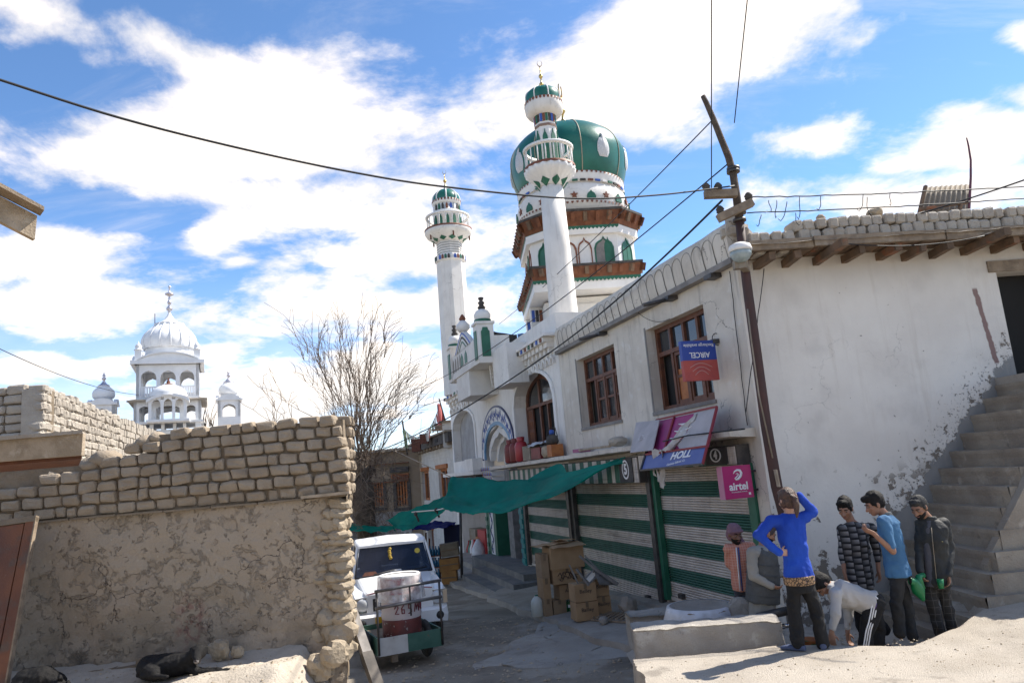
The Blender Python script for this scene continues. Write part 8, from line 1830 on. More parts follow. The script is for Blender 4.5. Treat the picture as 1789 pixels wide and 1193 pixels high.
def cap(mb, p, q, r0, r1, seg=12):
    p, q = Vector(p), Vector(q); mb.tube([tuple(p), tuple(q)], [r0, r1], seg); mb.ball(tuple(p), r0, seg=seg, rings=8); mb.ball(tuple(q), r1, seg=seg, rings=8)
def loft(mb, rings, seg=18):
    """rings: (centre, width axis, depth axis, rx, ry)"""
    ids = []
    for c, w, d_, rx, ry in rings: ids.append(mb.pts([tuple(Vector(c) + w * rx * (abs(cos(t)) ** .85) * (1 if cos(t) > 0 else -1) + d_ * ry * sin(t)) for t in [2 * pi * k / seg for k in range(seg)]]))
    for a, b_ in zip(ids, ids[1:]):
        for k in range(seg): mb.face((a + k, a + (k + 1) % seg, b_ + (k + 1) % seg, b_ + k))
    mb.face([ids[0] + k for k in reversed(range(seg))]); mb.face([ids[-1] + k for k in range(seg)])
def hand(mb, w, dr, nr, s=1.0, curl=.5, side=1):
    """palm, four unequal fingers in two bent lengths each, thumb from the side of the palm; dr = direction, nr = palm normal"""
    w, dr = Vector(w), Vector(dr).normalized(); nr = Vector(nr); nr = (nr - dr * nr.dot(dr)).normalized(); sd_ = dr.cross(nr) * side
    loft(mb, [(w - dr * .02, sd_, nr, .026 * s, .019 * s), (w + dr * .03 * s, sd_, nr, .037 * s, .017 * s), (w + dr * .085 * s, sd_, nr, .041 * s, .013 * s)], 12)
    for k, ln in enumerate((.068, .077, .072, .056)):
        b0 = w + dr * .078 * s + sd_ * (.030 - .020 * k) * s; d1 = (dr * cos(curl * .7) + nr * sin(curl * .7) + sd_ * (.10 - .07 * k)).normalized(); d2 = (dr * cos(curl * 1.7) + nr * sin(curl * 1.7) + sd_ * (.08 - .06 * k)).normalized(); m_ = b0 + d1 * ln * .55 * s
        cap(mb, b0, m_, .0095 * s, .0088 * s, 8); cap(mb, m_, m_ + d2 * ln * .5 * s, .0088 * s, .0075 * s, 8)
    t0 = w + dr * .025 * s + sd_ * .028 * s; d1 = (dr * .7 + sd_ * .7 + nr * .3).normalized(); m_ = t0 + d1 * .04 * s; cap(mb, t0, m_, .013 * s, .011 * s, 8); cap(mb, m_, m_ + (dr * .9 + sd_ * .25 + nr * .4).normalized() * .032 * s, .0105 * s, .008 * s, 8)
SKIN = mat('skin_tan', (.30, .155, .095), .55, (.26, .13, .08), 12); SKINL = mat('skin_light', (.48, .28, .20), .5, (.42, .24, .17), 12); EYEW = mat('eye_white', (.20, .15, .12), .4); EYED = mat('eye_dark', (.02, .012, .01), .3); HAIRB = mat('black_hair', (.006, .005, .005), .65, (.012, .010, .009), 40, .6, 120, spec=.25); HAIRN = mat('brown_hair', (.055, .028, .018), .45, (.10, .05, .03), 30, .6, 120); LIP = mat('lips', (.22, .085, .07), .5)
def head_mat(c, yaw, pitch, roll=0.0): 
    M4 = Matrix.Translation(c) @ Matrix.Rotation(yaw, 4, 'Z') @ Matrix.Rotation(pitch, 4, 'X') @ Matrix.Rotation(roll, 4, 'Y'); return M4
def head(mb, H, s=1.0):
    f = lambda x, y, z: tuple(H @ Vector((x * s, y * s, z * s))); R3 = H.to_3x3(); b_ = lambda c, rx, ry, rz, sg=14, rg=10: mb.ball(f(*c), rx * s, ry * s, rz * s, sg, rg, R3)
    b_((0, -.012, .028), .077, .097, .090); b_((0, .030, -.035), .060, .062, .078); b_((0, .052, -.088), .032, .034, .028); b_((0, .070, .022), .052, .025, .022)
    cap(mb, f(0, .086, .006), f(0, .110, -.036), .010 * s, .016 * s, 8); b_((.013, .098, -.038), .010, .012, .009, 8, 6); b_((-.013, .098, -.038), .010, .012, .009, 8, 6)
    b_((0, .082, -.066), .024, .012, .010, 10, 6)
    for sg in (-1, 1): b_((sg * .078, -.008, -.008), .010, .022, .034, 10, 6); b_((sg * .042, .062, -.022), .024, .024, .022, 10, 6)
def face_bits(H, parent, s=1.0, beard=None, brow=HAIRB):
    f = lambda x, y, z: tuple(H @ Vector((x * s, y * s, z * s))); R3 = H.to_3x3()
    for sg in (-1, 1):
        mb = MB(); mb.ball(f(sg * .031, .0835, .002), .013 * s, .009 * s, .0075 * s, 10, 6, R3); e = obj('eye', mb, EYEW, parent); mb = MB(); mb.ball(f(sg * .031, .091, -.001), .006 * s, .004 * s, .006 * s, 8, 6, R3); obj('pupil', mb, EYED, e)
        mb = MB(); mb.tube([f(sg * .014, .095, .020), f(sg * .032, .094, .026), f(sg * .052, .080, .020)], [.0045 * s, .0055 * s, .003 * s], 6); obj('eyebrow', mb, brow, parent)
    mb = MB(); mb.tube([f(-.022, .088, -.067), f(0, .0955, -.066), f(.022, .088, -.067)], [.003 * s, .006 * s, .003 * s], 6); obj('mouth', mb, LIP, parent)
    if beard:
        mb = MB(); b_ = lambda c, rx, ry, rz: mb.ball(f(*c), rx * s, ry * s, rz * s, 12, 8, R3); b_((0, .030, -.062), .0635, .064, .050); b_((0, .056, -.094), .036, .036, .030); mb.tube([f(-.03, .085, -.052), f(0, .099, -.049), f(.03, .085, -.052)], .008 * s, 6); remesh('beard', mb, beard, parent, .007, 2, .003, 40)
def hair_cap(H, parent, m, s=1.0, low=0.0, top=1.0, extra=None, wr=.006):
    f = lambda x, y, z: tuple(H @ Vector((x * s, y * s, z * s))); R3 = H.to_3x3(); mb = MB()
    mb.ball(f(0, -.020, .045), .083 * s, .100 * s, .090 * s * top, 16, 12, R3); mb.ball(f(0, -.048, -.005 - low), .074 * s, .066 * s, .075 * s, 14, 10, R3); mb.ball(f(0, .040, .088), .064 * s, .052 * s, .034 * s * top, 12, 8, R3)
    for sg in (-1, 1): mb.ball(f(sg * .072, .012, .018), .013 * s, .022 * s, .040 * s, 8, 6, R3)
    if extra: extra(mb, f)
    return remesh('hair', mb, m, parent, .008, 2, wr, 34)
def shoe(parent, an, dr, m, s=1.0, name='shoe', h=.055):
    dr = Vector((dr[0], dr[1], 0)).normalized(); sdv = Vector((-dr.y, dr.x, 0)); an = Vector(an); z = an.z; mb = MB(); U_ = Vector((0, 0, 1))
    loft(mb, [(an - dr * .065 + U_ * .03, sdv, U_, .030 * s, .03), (an - dr * .04 + U_ * .038, sdv, U_, .036 * s, .038), (an + dr * .04 + U_ * h * .75, sdv, U_, .041 * s, h * .75), (an + dr * .12 + U_ * .028, sdv, U_, .046 * s, .028), (an + dr * .18 + U_ * .020, sdv, U_, .036 * s, .020), (an + dr * .20 + U_ * .016, sdv, U_, .018 * s, .014)], 14); return remesh(name, mb, m, parent, .009, 2)
def person(label, Y, J, face, widths, skin, top, bottom, hsz=1.0, sleeve=1.0, headpitch=-.25, headyaw=None, fat=1.0, hands=((0, 0, -1), (0, 0, -1)), palms=None, curls=(.6, .6), flare=0.0, topname='shirt', hem=None, legr=1.0, collar=True):
    """J: joints as (pixel x, pixel y, depth offset); face: heading (radians, 0 = away from the camera, + to the left)"""
    j = {k: at_y(v[0], v[1], Y + v[2]) for k, v in J.items()}; gz_ = min(j['la'].z, j['ra'].z) - .02
    t = thing('person', (j['hip'].x, Y, gz_), label, 'person', 'people round the sunken corner by the stairs')
    fw = Vector((-sin(face), cos(face), 0)); sw = Vector((cos(face), sin(face), 0)); axis = (j['neck'] - j['hip']).normalized(); dp = (fw - axis * fw.dot(axis)).normalized(); wd = dp.cross(axis).normalized()
    sw_, cw_, ww, hw_ = [w * fat for w in widths]      # shoulder, chest, waist, hip half widths
    sp = lambda f, o=0.0: j['hip'].lerp(j['neck'], f) + dp * o
    hy = face if headyaw is None else headyaw; H = head_mat(j['head'], hy, headpitch)
    def torso(mb, g, low=-.10, hi=1.0):
        loft(mb, [(sp(low), wd, dp, hw_ * (1 if g > 0 else .92) + g, (.122 if g > 0 else .105) * fat + g), (sp(.05), wd, dp, hw_ + g, .115 * fat + g), (sp(.32, .0), wd, dp, ww + g, .10 * fat + g), (sp(.62, .008), wd, dp, cw_ + g, .115 * fat + g), (sp(.84), wd, dp, sw_ * .93 + g, .095 * fat + g), (sp(.94), wd, dp, sw_ * .62 + g, .07 + g), (sp(hi + .02), wd, dp, .058 + g, .056 + g)])
        for s_ in ('l', 'r'): cap(mb, sp(.86).lerp(j[s_ + 's'], .5), j[s_ + 's'], .062 + g, .056 + g)
    body = MB(); torso(body, -.012); head(body, H, hsz); cap(body, sp(.95), H @ Vector((0, -.02, -.06)), .054, .052)
    for s_, hd, cl in (('l', hands[0], curls[0]), ('r', hands[1], curls[1])):
        cap(body, j[s_ + 's'], j[s_ + 'e'], .046, .038); cap(body, j[s_ + 'e'], j[s_ + 'w'], .037, .025)
        pn = (palms or {}).get(s_, fw); hand(body, j[s_ + 'w'], hd, pn, 1.0, cl, 1 if s_ == 'l' else -1)
        hp_ = j['hip'] + wd * (-.055 if s_ == 'l' else .055); cap(body, hp_, j[s_ + 'k'], .06, .05); cap(body, j[s_ + 'k'], j[s_ + 'a'], .048, .034)
    b_ = remesh('body', body, skin, t, .0085, 3)
    cl_ = MB(); torso(cl_, .014, -.16 if hem is None else hem, .97)
    for s_ in ('l', 'r'):
        if sleeve > 0:
            cap(cl_, j[s_ + 's'], j[s_ + 's'].lerp(j[s_ + 'e'], min(1, sleeve * 2)), .060 * fat, .053 * fat)
            if sleeve > .5: cap(cl_, j[s_ + 'e'], j[s_ + 'e'].lerp(j[s_ + 'w'], (sleeve - .5) * 2), .052 * fat, .040 * fat)
    top_ = remesh(topname, cl_, top, t, .011, 3, .015, 9)
    lg = MB(); loft(lg, [(sp(.10), wd, dp, hw_ + .004, .118 * fat), (sp(-.02), wd, dp, hw_ + .008, .125 * fat), (sp(-.18), wd, dp, hw_ * .9, .11 * fat)])
    for s_, sg in (('l', -1), ('r', 1)):
        hp_ = j['hip'] + wd * sg * hw_ * .42; cap(lg, hp_, j[s_ + 'k'], .083 * fat * legr, .066 * legr); cap(lg, j[s_ + 'k'], j[s_ + 'a'] + (j[s_ + 'k'] - j[s_ + 'a']).normalized() * .03, .065 * legr, (.052 + flare) * legr)
    bt = remesh('trousers', lg, bottom, t, .011, 3, .016, 9)
    return t, j, H, top_, bt, (sp, wd, dp, fw)
def P7(zx, zy, d_=0.0): return (1240 + zx / 3.727, 840 + zy / 3.727, d_)
def P8(zx, zy, d_=0.0): return (1420 + zx / 3.7286, 840 + zy / 3.7286, d_)
def cloth(name, c, v=None, vs=3, b=.35, **k): return mat(name, c, .9, v or tuple(x * .75 for x in c), vs, b, 60, **k)
BLACKP = cloth('black_trousers', (.009, .009, .010)); GREYP = cloth('dark_grey_trousers', (.026, .026, .026), vs=9)
# woman in blue, seen from behind
t, j, H, tp_, bt, fr_ = person('woman in a bright blue sweater and black trousers, hand on hip, seen from behind', 8.20, dict(head=P7(503, 128), neck=P7(515, 205), hip=P7(580, 640), ls=P7(405, 262), rs=P7(615, 236), le=P7(312, 352, -.03), re=P7(668, 200, .02), lw=P7(452, 466, -.10), rw=P7(588, 98, -.02), lk=P7(545, 850, .02), rk=P7(695, 850, .0), la=P7(580, 1066, -.02), ra=P7(735, 1070, .0)), 0.06, (.155, .135, .115, .142), SKINL, cloth('blue_sweater', (.010, .070, .46), (.008, .05, .36), 2), BLACKP, 1.02, 1.0, -.15, .25, 1.0, ((.95, .3, -.1), (-.75, .1, .25)), {'l': Vector((0, 1, .2)), 'r': Vector((0, .3, -1))}, (.35, .8), .022, 'sweater', -.02)
def tail(mb, f):
    mb.tube([f(0, -.10, .03), f(.0, -.145, .0), f(-.005, -.15, -.06), f(-.01, -.135, -.13), f(-.015, -.125, -.19)], [.026, .036, .034, .026, .008], 10); mb.ball(f(0, -.10, .025), .03)
    mb.ball(f(.05, .0, -.03), .035, .05, .06); mb.ball(f(-.05, .0, -.02), .035, .05, .06)
hair_cap(H, t, HAIRN, 1.06, .012, 1.03, tail, .004); mb = MB(); q = H @ Vector((0, -.115, .02)); mb.ball(tuple(q), .027, seg=10, rings=6); obj('hair_band', mb, BLACKP, t)
LEO = mat('leopard_print', (.30, .19, .10), .8); tt, bb_, g_ = finish(LEO); v_ = tt.new('ShaderNodeTexVoronoi', feature='DISTANCE_TO_EDGE'); v_.inputs['Scale'].default_value = 30; tt.put(g_, v_.inputs['Vector']); tt.put(tt.mix(tt.ramp(v_.outputs['Distance'], .05, .14), (.03, .02, .015), (.34, .21, .11)), bb_.inputs['Base Color'])
sp, wd, dp, fw = fr_; mb = MB(); loft(mb, [(sp(-.07), wd, dp, .158, .138), (sp(.06), wd, dp, .164, .142)], 28); remesh('leopard_hem', mb, LEO, t, .009, 1, .004)
SHB = cloth('blue_grey_shoe', (.07, .09, .16)); shoe(t, (j['la'].x, j['la'].y, terr(j['la'].x, j['la'].y)), (-.75, .6), SHB, 1.05, h=.04); shoe(t, (j['ra'].x, j['ra'].y, terr(j['ra'].x, j['ra'].y)), (.25, .95), SHB, 1.05, h=.04)
# man in the dark jacket holding a green funnel and cup
JAC = mat('dark_jacket', (.013, .014, .014), .7, (.022, .023, .022), 4, .3, 30); GYS = cloth('grey_shirt', (.085, .085, .10)); CHK = mat('checked_trousers', (.040, .038, .036), .9, bump=.3, bscale=60)
tt, bb_, g_ = finish(CHK); x_ = tt.xyz(g_); li = tt.math('MAXIMUM', tt.math('LESS_THAN', tt.math('FRACT', tt.math('MULTIPLY', x_[0], 16)), .10), tt.math('LESS_THAN', tt.math('FRACT', tt.math('MULTIPLY', x_[2], 13)), .08)); tt.put(tt.mix(tt.math('MULTIPLY', li, .7), (.020, .019, .018), (.08, .075, .07)), bb_.inputs['Base Color'])
t, j, H, tp_, bt, fr_ = person('bearded man in a dark zipped jacket and checked trousers, looking down beside the stairs', 8.90, dict(head=P8(692, 172, -.04), neck=P8(762, 240), hip=P8(800, 625), rs=P8(708, 275, .02), ls=P8(850, 275, -.02), re=P8(690, 440, .02), le=P8(895, 440, -.02), rw=P8(700, 585, -.12), lw=P8(880, 610, -.14), rk=P8(775, 800, .0), lk=P8(872, 800, .0), ra=P8(838, 1010, -.0), la=P8(915, 985, .0)), R_(146), (.165, .15, .135, .145), SKIN, JAC, CHK, 1.04, 1.0, -.42, R_(122), 1.04, ((-.15, -.2, -1), (.1, -.1, -1)), {'l': Vector((-1, 0, 0)), 'r': Vector((1, 0, 0))}, (.6, .75), .012, 'jacket', -.13)
hair_cap(H, t, mat('grizzled_hair', (.012, .011, .011), .7, (.035, .033, .03), 50, .5, 120), 1.06, .0, .98); face_bits(H, t, 1.04, HAIRB)
sp, wd, dp, fw = fr_; mb = MB(); loft(mb, [(sp(-.15, .06) + wd * .045, wd, dp, .062, .085), (sp(.2, .06) + wd * .045, wd, dp, .056, .075), (sp(.55, .066) + wd * .04, wd, dp, .052, .075), (sp(.82, .055) + wd * .02, wd, dp, .05, .07), (sp(.97, .02), wd, dp, .06, .065)], 16); remesh('grey_shirt', mb, GYS, t, .011, 2, .005)
zp = MB(); zp.tube([tuple(sp(f, .137 + .012 * sin(f * 3)) - wd * .02) for f in (-.14, .1, .35, .6, .85)], .005, 5); obj('zip', zp, M['galv'], t); zp = MB(); q = sp(.62, .128) - wd * .06; zp.tube([tuple(q), tuple(q - wd * .06 - dp * .02)], .005, 5); obj('pocket_zip', zp, mat('yellow_metal', (.5, .4, .15), .4, metal=.6), t)
mb = MB(); loft(mb, [(sp(.94), wd, dp, .085, .085), (sp(1.03, .01), wd, dp, .074, .078)], 18); remesh('collar', mb, JAC, t, .011, 2)
SHD_ = cloth('dark_shoe', (.03, .03, .038)); shoe(t, (j['la'].x, j['la'].y, .53), (-.8, -.5), SHD_, 1.1); shoe(t, (j['ra'].x, j['ra'].y, .53), (-.8, -.5), SHD_, 1.1)
GPL = mat('green_plastic', (.004, .15, .05), .4); q = j['rw'] + Vector((-.05, -.03, -.10))
FN = thing('green_can', q, 'bright green plastic funnel-mouthed can held by the man in the dark jacket', 'can'); mb = MB(); ax0 = at_y(*P8(660, 655)[:2], 8.62); ax1 = at_y(*P8(720, 775)[:2], 8.7); mid = ax0.lerp(ax1, .45)
mb.tube([tuple(ax0 + Vector((-.045, 0, .01))), tuple(ax0), tuple(ax0.lerp(mid, .5)), tuple(mid), tuple(ax1)], [.042, .044, .062, .07, .02], 18, cap=False); mb.tube([tuple(mid + Vector((.02, 0, .02))), tuple(at_y(*P8(690, 620)[:2], 8.66)), tuple(at_y(*P8(720, 612)[:2], 8.7))], [.06, .035, .03], 12); o = obj('body', mb, GPL, FN); mb = MB(); mb.ball(tuple(ax0 + Vector((-.035, -.0, .008))), .008, .043, .043, 14, 8); obj('mouth_hole', mb, M['dark'], FN)
q = at_y(*P8(832, 668)[:2], 8.70); mb = MB(); mb.lathe([(.028, q.z - .05), (.038, q.z + .05), (.034, q.z + .05), (.026, q.z - .045)], (q.x, q.y), 16); o = obj('green_cup', mb, GPL, None); tagk(o, 'small green plastic cup in the right hand of the jacket man', 'cup')
# young man in the light blue shirt
t, j, H, tp_, bt, fr_ = person('young man in a light blue half-sleeved top raising a hand, seen from the side', 8.75, dict(head=P8(404, 152), neck=P8(478, 215), hip=P8(548, 575), ls=P8(462, 265, -.14), rs=P8(530, 275, .10), le=P8(522, 458, -.20), re=P8(545, 440, .17), lw=P8(392, 338, -.24), rw=P8(565, 550, .18), lk=P8(545, 800, -.05), rk=P8(610, 800, .06), la=P8(572, 1010, -.04), ra=P8(655, 1028, .05)), R_(78), (.155, .135, .125, .132), SKIN, cloth('light_blue_top', (.055, .16, .30), (.045, .13, .25), 3), GREYP, 1.04, .42, -.30, R_(82), 1.0, ((-.85, .1, .45), (0, 0, -1)), {'l': Vector((0, .3, .6)), 'r': Vector((-1, 0, 0))}, (.9, .5), .012, 'top', -.12)
hair_cap(H, t, HAIRB, 1.06, -.01, 1.2, lambda mb, f: mb.ball(f(0, .07, .085), .055, .045, .04)); face_bits(H, t, 1.04); shoe(t, (j['la'].x, j['la'].y, .53), (-.9, -.3), SHD_, 1.1); shoe(t, (j['ra'].x, j['ra'].y, .53), (-.9, -.4), SHD_, 1.1)
sp, wd, dp, fw = fr_; mb = MB(); loft(mb, [(sp(.96), wd, dp, .072, .070), (sp(1.04, .01), wd, dp, .064, .066)], 18); remesh('collar', mb, cloth('grey_collar', (.17, .18, .18)), t, .011, 2)
# young man in the plaid shirt
PLD = mat('dark_plaid', (.05, .05, .052), .9, bump=.2, bscale=60); tt, bb_, g_ = finish(PLD); x_ = tt.xyz(g_); fx = tt.math('FRACT', tt.math('MULTIPLY', x_[0], 11)); fz = tt.math('FRACT', tt.math('ADD', tt.math('MULTIPLY', x_[2], 13.5), tt.math('MULTIPLY', tt.math('FLOOR', tt.math('MULTIPLY', x_[0], 11)), .35)))
c_ = tt.mix(tt.math('MULTIPLY', fz, fx), (.012, .012, .014), (.30, .29, .29)); ln_ = tt.math('MAXIMUM', tt.math('LESS_THAN', fx, .10), tt.math('LESS_THAN', fz, .34)); tt.put(tt.mix(ln_, c_, (.010, .010, .012)), bb_.inputs['Base Color'])
t, j, H, tp_, bt, fr_ = person('smiling young man in a dark chequered shirt between the white wall and the blue top', 9.35, dict(head=P8(212, 182, -.03), neck=P8(255, 262), hip=P8(310, 640), ls=P8(378, 310, -.02), rs=P8(195, 318, .0), le=P8(420, 455, .02), re=P8(192, 470, .0), lw=P8(428, 585, -.02), rw=P8(205, 592, -.06), lk=P8(380, 830, -.02), rk=P8(290, 830, .04), la=P8(480, 985, -.02), ra=P8(330, 985, .06)), R_(162), (.165, .145, .13, .135), SKIN, PLD, BLACKP, 1.04, .74, -.30, R_(140), 1.0, ((0, -.1, -1), (.05, -.1, -1)), {'l': Vector((-1, 0, 0)), 'r': Vector((1, 0, 0))}, (.6, .5), .01, 'shirt', -.14)
hair_cap(H, t, HAIRB, 1.07, -.01, 1.22, lambda mb, f: (mb.ball(f(0, .06, .098), .06, .05, .04), mb.ball(f(.03, .07, .09), .04, .04, .03))); face_bits(H, t, 1.04); SND = cloth('purple_grey_sandal', (.07, .055, .085)); shoe(t, (j['la'].x, j['la'].y, .53), (.3, -.9), SND, 1.1, 'sandal', .045); shoe(t, (j['ra'].x, j['ra'].y, .53), (.0, -.9), SND, 1.1, 'sandal', .045)
# bending man in the grey hoodie
t, j, H, tp_, bt, fr_ = person('man in a pale grey hoodie and black striped track pants bending low to the ground', 8.62, dict(head=P8(55, 668, .05), neck=P8(108, 700, .02), hip=P8(385, 800, -.05), ls=P8(150, 735, -.14), rs=P8(180, 720, .16), le=P8(150, 865, -.18), re=P8(232, 850, .16), lw=P8(122, 985, -.16), rw=P8(226, 985, .14), lk=P8(355, 960, -.10), rk=P8(425, 950, .12), la=P8(330, 1130, -.08), ra=P8(420, 1120, .14)), R_(95), (.165, .15, .14, .148), SKIN, cloth('grey_hoodie', (.44, .43, .42), (.38, .37, .36), 3), BLACKP, 1.03, .86, -1.25, R_(95), 1.06, ((-.1, 0, -1), (0, 0, -1)), {'l': Vector((.6, 1, 0)), 'r': Vector((.6, -1, 0))}, (.5, .5), .012, 'hoodie', .0, 1.22)
hair_cap(H, t, HAIRB, 1.07, .0, 1.1); face_bits(H, t, 1.03); sp, wd, dp, fw = fr_
mb = MB(); q = sp(.93); mb.ball(tuple(q - dp * .045), .10, .12, .05, 14, 8); mb.ball(tuple(sp(.85) - dp * .06), .09, .11, .045, 12, 8); remesh('hood', mb, tp_.data.materials[0], t, .011, 3, .008)
STW = mat('white_stripe', (.7, .7, .7), .7); hp_ = j['hip']; sv = Vector((-.15, -1, 0)).normalized()
for k in range(3):
    o_ = (k - 1) * .026; mb = MB(); A_ = [j['hip'] + (sp(.12) - j['hip']) * .9 + wd * -.15, j['hip'] + wd * -.158, j['hip'].lerp(j['lk'], .55) + Vector((0, -.112, 0)), j['lk'] + Vector((0, -.088, 0)), j['lk'].lerp(j['la'], .5) + Vector((0, -.082, 0)), j['la'] + Vector((0, -.078, .03))]
    pts_ = [spline(A_, i / 16) + Vector((o_ - .03, -.004, .0)) for i in range(17)]; mb.tube([tuple(p) for p in pts_], .0075, 5); obj('stripe', mb, STW, t)
mb = MB(); loft(mb, [(sp(-.01), wd, dp, .166, .14), (sp(.02), wd, dp, .168, .142)], 24); remesh('purple_waistband', mb, cloth('purple_band', (.10, .05, .20)), t, .010, 1)
shoe(t, (j['la'].x, j['la'].y, .53), (-1, -.1), SHD_, 1.1); shoe(t, (j['ra'].x, j['ra'].y, .53), (-1, .1), SHD_, 1.1)
# man with the headscarf
ORS = mat('orange_checked_shirt', (.46, .19, .12), .9, (.40, .17, .11), 6, .2, 60); tt, bb_, g_ = finish(ORS); x_ = tt.xyz(g_); li = tt.math('MAXIMUM', tt.math('LESS_THAN', tt.math('FRACT', tt.math('MULTIPLY', x_[0], 34)), .2), tt.math('LESS_THAN', tt.math('FRACT', tt.math('MULTIPLY', x_[2], 30)), .2)); tt.put(tt.mix(tt.math('MULTIPLY', li, .4), (.46, .18, .12), (.62, .46, .40)), bb_.inputs['Base Color'])
t, j, H, tp_, bt, fr_ = person('man with a mauve cloth wound round his head and an orange shirt, by the shutter', 9.75, dict(head=P7(162, 345, -.03), neck=P7(190, 405), hip=P7(215, 670), ls=P7(265, 430, -.05), rs=P7(118, 445, .0), le=P7(285, 560, .0), re=P7(125, 540, .08), lw=P7(270, 640, -.08), rw=P7(165, 600, .14), lk=P7(250, 830, -.04), rk=P7(215, 830, .04), la=P7(262, 1000, .0), ra=P7(215, 1000, .05)), R_(165), (.15, .135, .12, .125), mat('skin_dark', (.17, .085, .055), .55, (.14, .07, .045), 12), ORS, cloth('slate_trousers', (.055, .055, .07)), 1.0, 1.0, -.22, R_(195), 1.0, ((0, 0, -1), (.2, .3, -1)), None, (.5, .5), .01, 'shirt', -.14)
MAU = cloth('mauve_scarf', (.20, .11, .14), (.15, .085, .11), 5, .5); f = lambda x, y, z: tuple(H @ Vector((x, y, z))); mb = MB(); R3 = H.to_3x3(); mb.ball(f(0, -.016, .050), .092, .110, .088, 18, 12, R3); mb.ball(f(0, -.06, -.02), .085, .07, .09, 14, 10, R3); mb.tube([f(-.08, -.04, -.03), f(-.10, -.05, -.10), f(-.12, .02, -.16), f(-.14, .03, -.20)], [.035, .045, .055, .02], 10); mb.tube([f(.088, .01, .03), f(.06, .085, .055), f(0, .105, .06), f(-.06, .085, .055), f(-.088, .01, .03)], .018, 8); remesh('headscarf', mb, MAU, t, .010, 3, .008, 22); face_bits(H, t, 1.0, HAIRB)
sp, wd, dp, fw = fr_; mb = MB(); mb.tube([tuple(sp(f_, .134 if f_ < .9 else .10) + wd * .015) for f_ in (-.12, .2, .5, .75, .92)], .010, 6); obj('blue_placket', mb, cloth('blue_edge_cloth', (.06, .08, .22)), t); mb = MB(); mb.tube([tuple(sp(f_, .134 if f_ < .9 else .10) + wd * .04) for f_ in (-.12, .2, .5, .75, .92)], .008, 6); obj('white_placket', mb, STW, t)
shoe(t, (j['la'].x, j['la'].y, .45), (0, -1), SHD_); shoe(t, (j['ra'].x, j['ra'].y, .45), (0, -1), SHD_)
# man in the grey vest over a long shirt, half hidden by the woman
KUR = cloth('beige_long_shirt', (.30, .285, .25), (.25, .24, .21), 3); VST = cloth('grey_vest', (.085, .088, .085), (.07, .072, .07), 5)
t, j, H, tp_, bt, fr_ = person('older man in a grey vest and beige long shirt, half hidden behind the woman', 9.30, dict(head=P7(372, 340, .0), neck=P7(345, 415), hip=P7(345, 780), ls=P7(400, 470, .14), rs=P7(272, 470, -.12), le=P7(430, 600, .16), re=P7(285, 618, -.16), lw=P7(455, 610, .02), rw=P7(400, 682, -.22), lk=P7(390, 960, .06), rk=P7(330, 960, -.05), la=P7(400, 1110, .06), ra=P7(330, 1110, -.05)), R_(-85), (.165, .155, .16, .15), SKIN, KUR, KUR, 1.02, 1.0, -.5, R_(-85), 1.12, ((.6, .1, -.4), (.9, -.1, -.35)), None, (.7, .7), .03, 'long_shirt', -.55, 1.25)
sp, wd, dp, fw = fr_; mb = MB(); loft(mb, [(sp(-.02), wd, dp, .215, .19), (sp(.3), wd, dp, .222, .185), (sp(.62), wd, dp, .215, .18), (sp(.86), wd, dp, .185, .15), (sp(.96), wd, dp, .11, .10)]); remesh('vest', mb, VST, t, .011, 3, .010, 12)
for f_ in (.12, .3, .48, .66): mb = MB(); mb.tube([tuple(sp(f_) + wd * .226 * cos(a) + dp * .192 * sin(a)) for a in [2 * pi * k / 28 for k in range(29)]], .004, 4, cap=False); obj('quilt_seam', mb, VST, t)
hair_cap(H, t, cloth('brown_cap', (.06, .045, .045)), 1.06, .0, 1.0); face_bits(H, t, 1.02, HAIRB); shoe(t, (j['la'].x, j['la'].y, .47), (1, 0), SHD_); shoe(t, (j['ra'].x, j['ra'].y, .47), (1, 0), SHD_)
# bowl and basin on the ground by the bending man, pipe behind the kerb
for (px, py, m_, r_, lab, nm) in ((1412, 1120, M['orange'], .12, 'orange plastic basin on the sunken ground behind the woman', 'basin'), (1418, 1126, GPL, .10, 'green plastic bowl beside the orange basin behind the woman', 'bowl')):
    q = at_z(px, py, .62 if m_ is GPL else .66); mb = MB(); mb.lathe([(r_ * .6, q.z - .1), (r_, q.z + .02), (r_ * 1.06, q.z + .03), (r_ * .9, q.z + .02), (r_ * .5, q.z - .08), (0, q.z - .08)], (q.x, q.y), 20, cap=False); o = obj(nm, mb, m_, None); tagk(o, lab, nm)
q0, q1 = at_y(1360, 1070, 9.0), at_y(1376, 1066, 9.0); mb = MB(); mb.tube([tuple(q0 - Vector((.25, 0, .03))), tuple(q1)], .05, 10); o = obj('black_pipe', mb, BLK, None); tagk(o, 'black pipe end sticking out between the kerb and the woman', 'pipe')
mb = MB(); mb.tube([tuple(at_y(1362, 1092, 9.05)), tuple(at_y(1400, 1090, 9.05))], .018, 8); o = obj('metal_rod', mb, CHR, None); tagk(o, 'pale metal rod low behind the woman beside the kerb', 'rod')
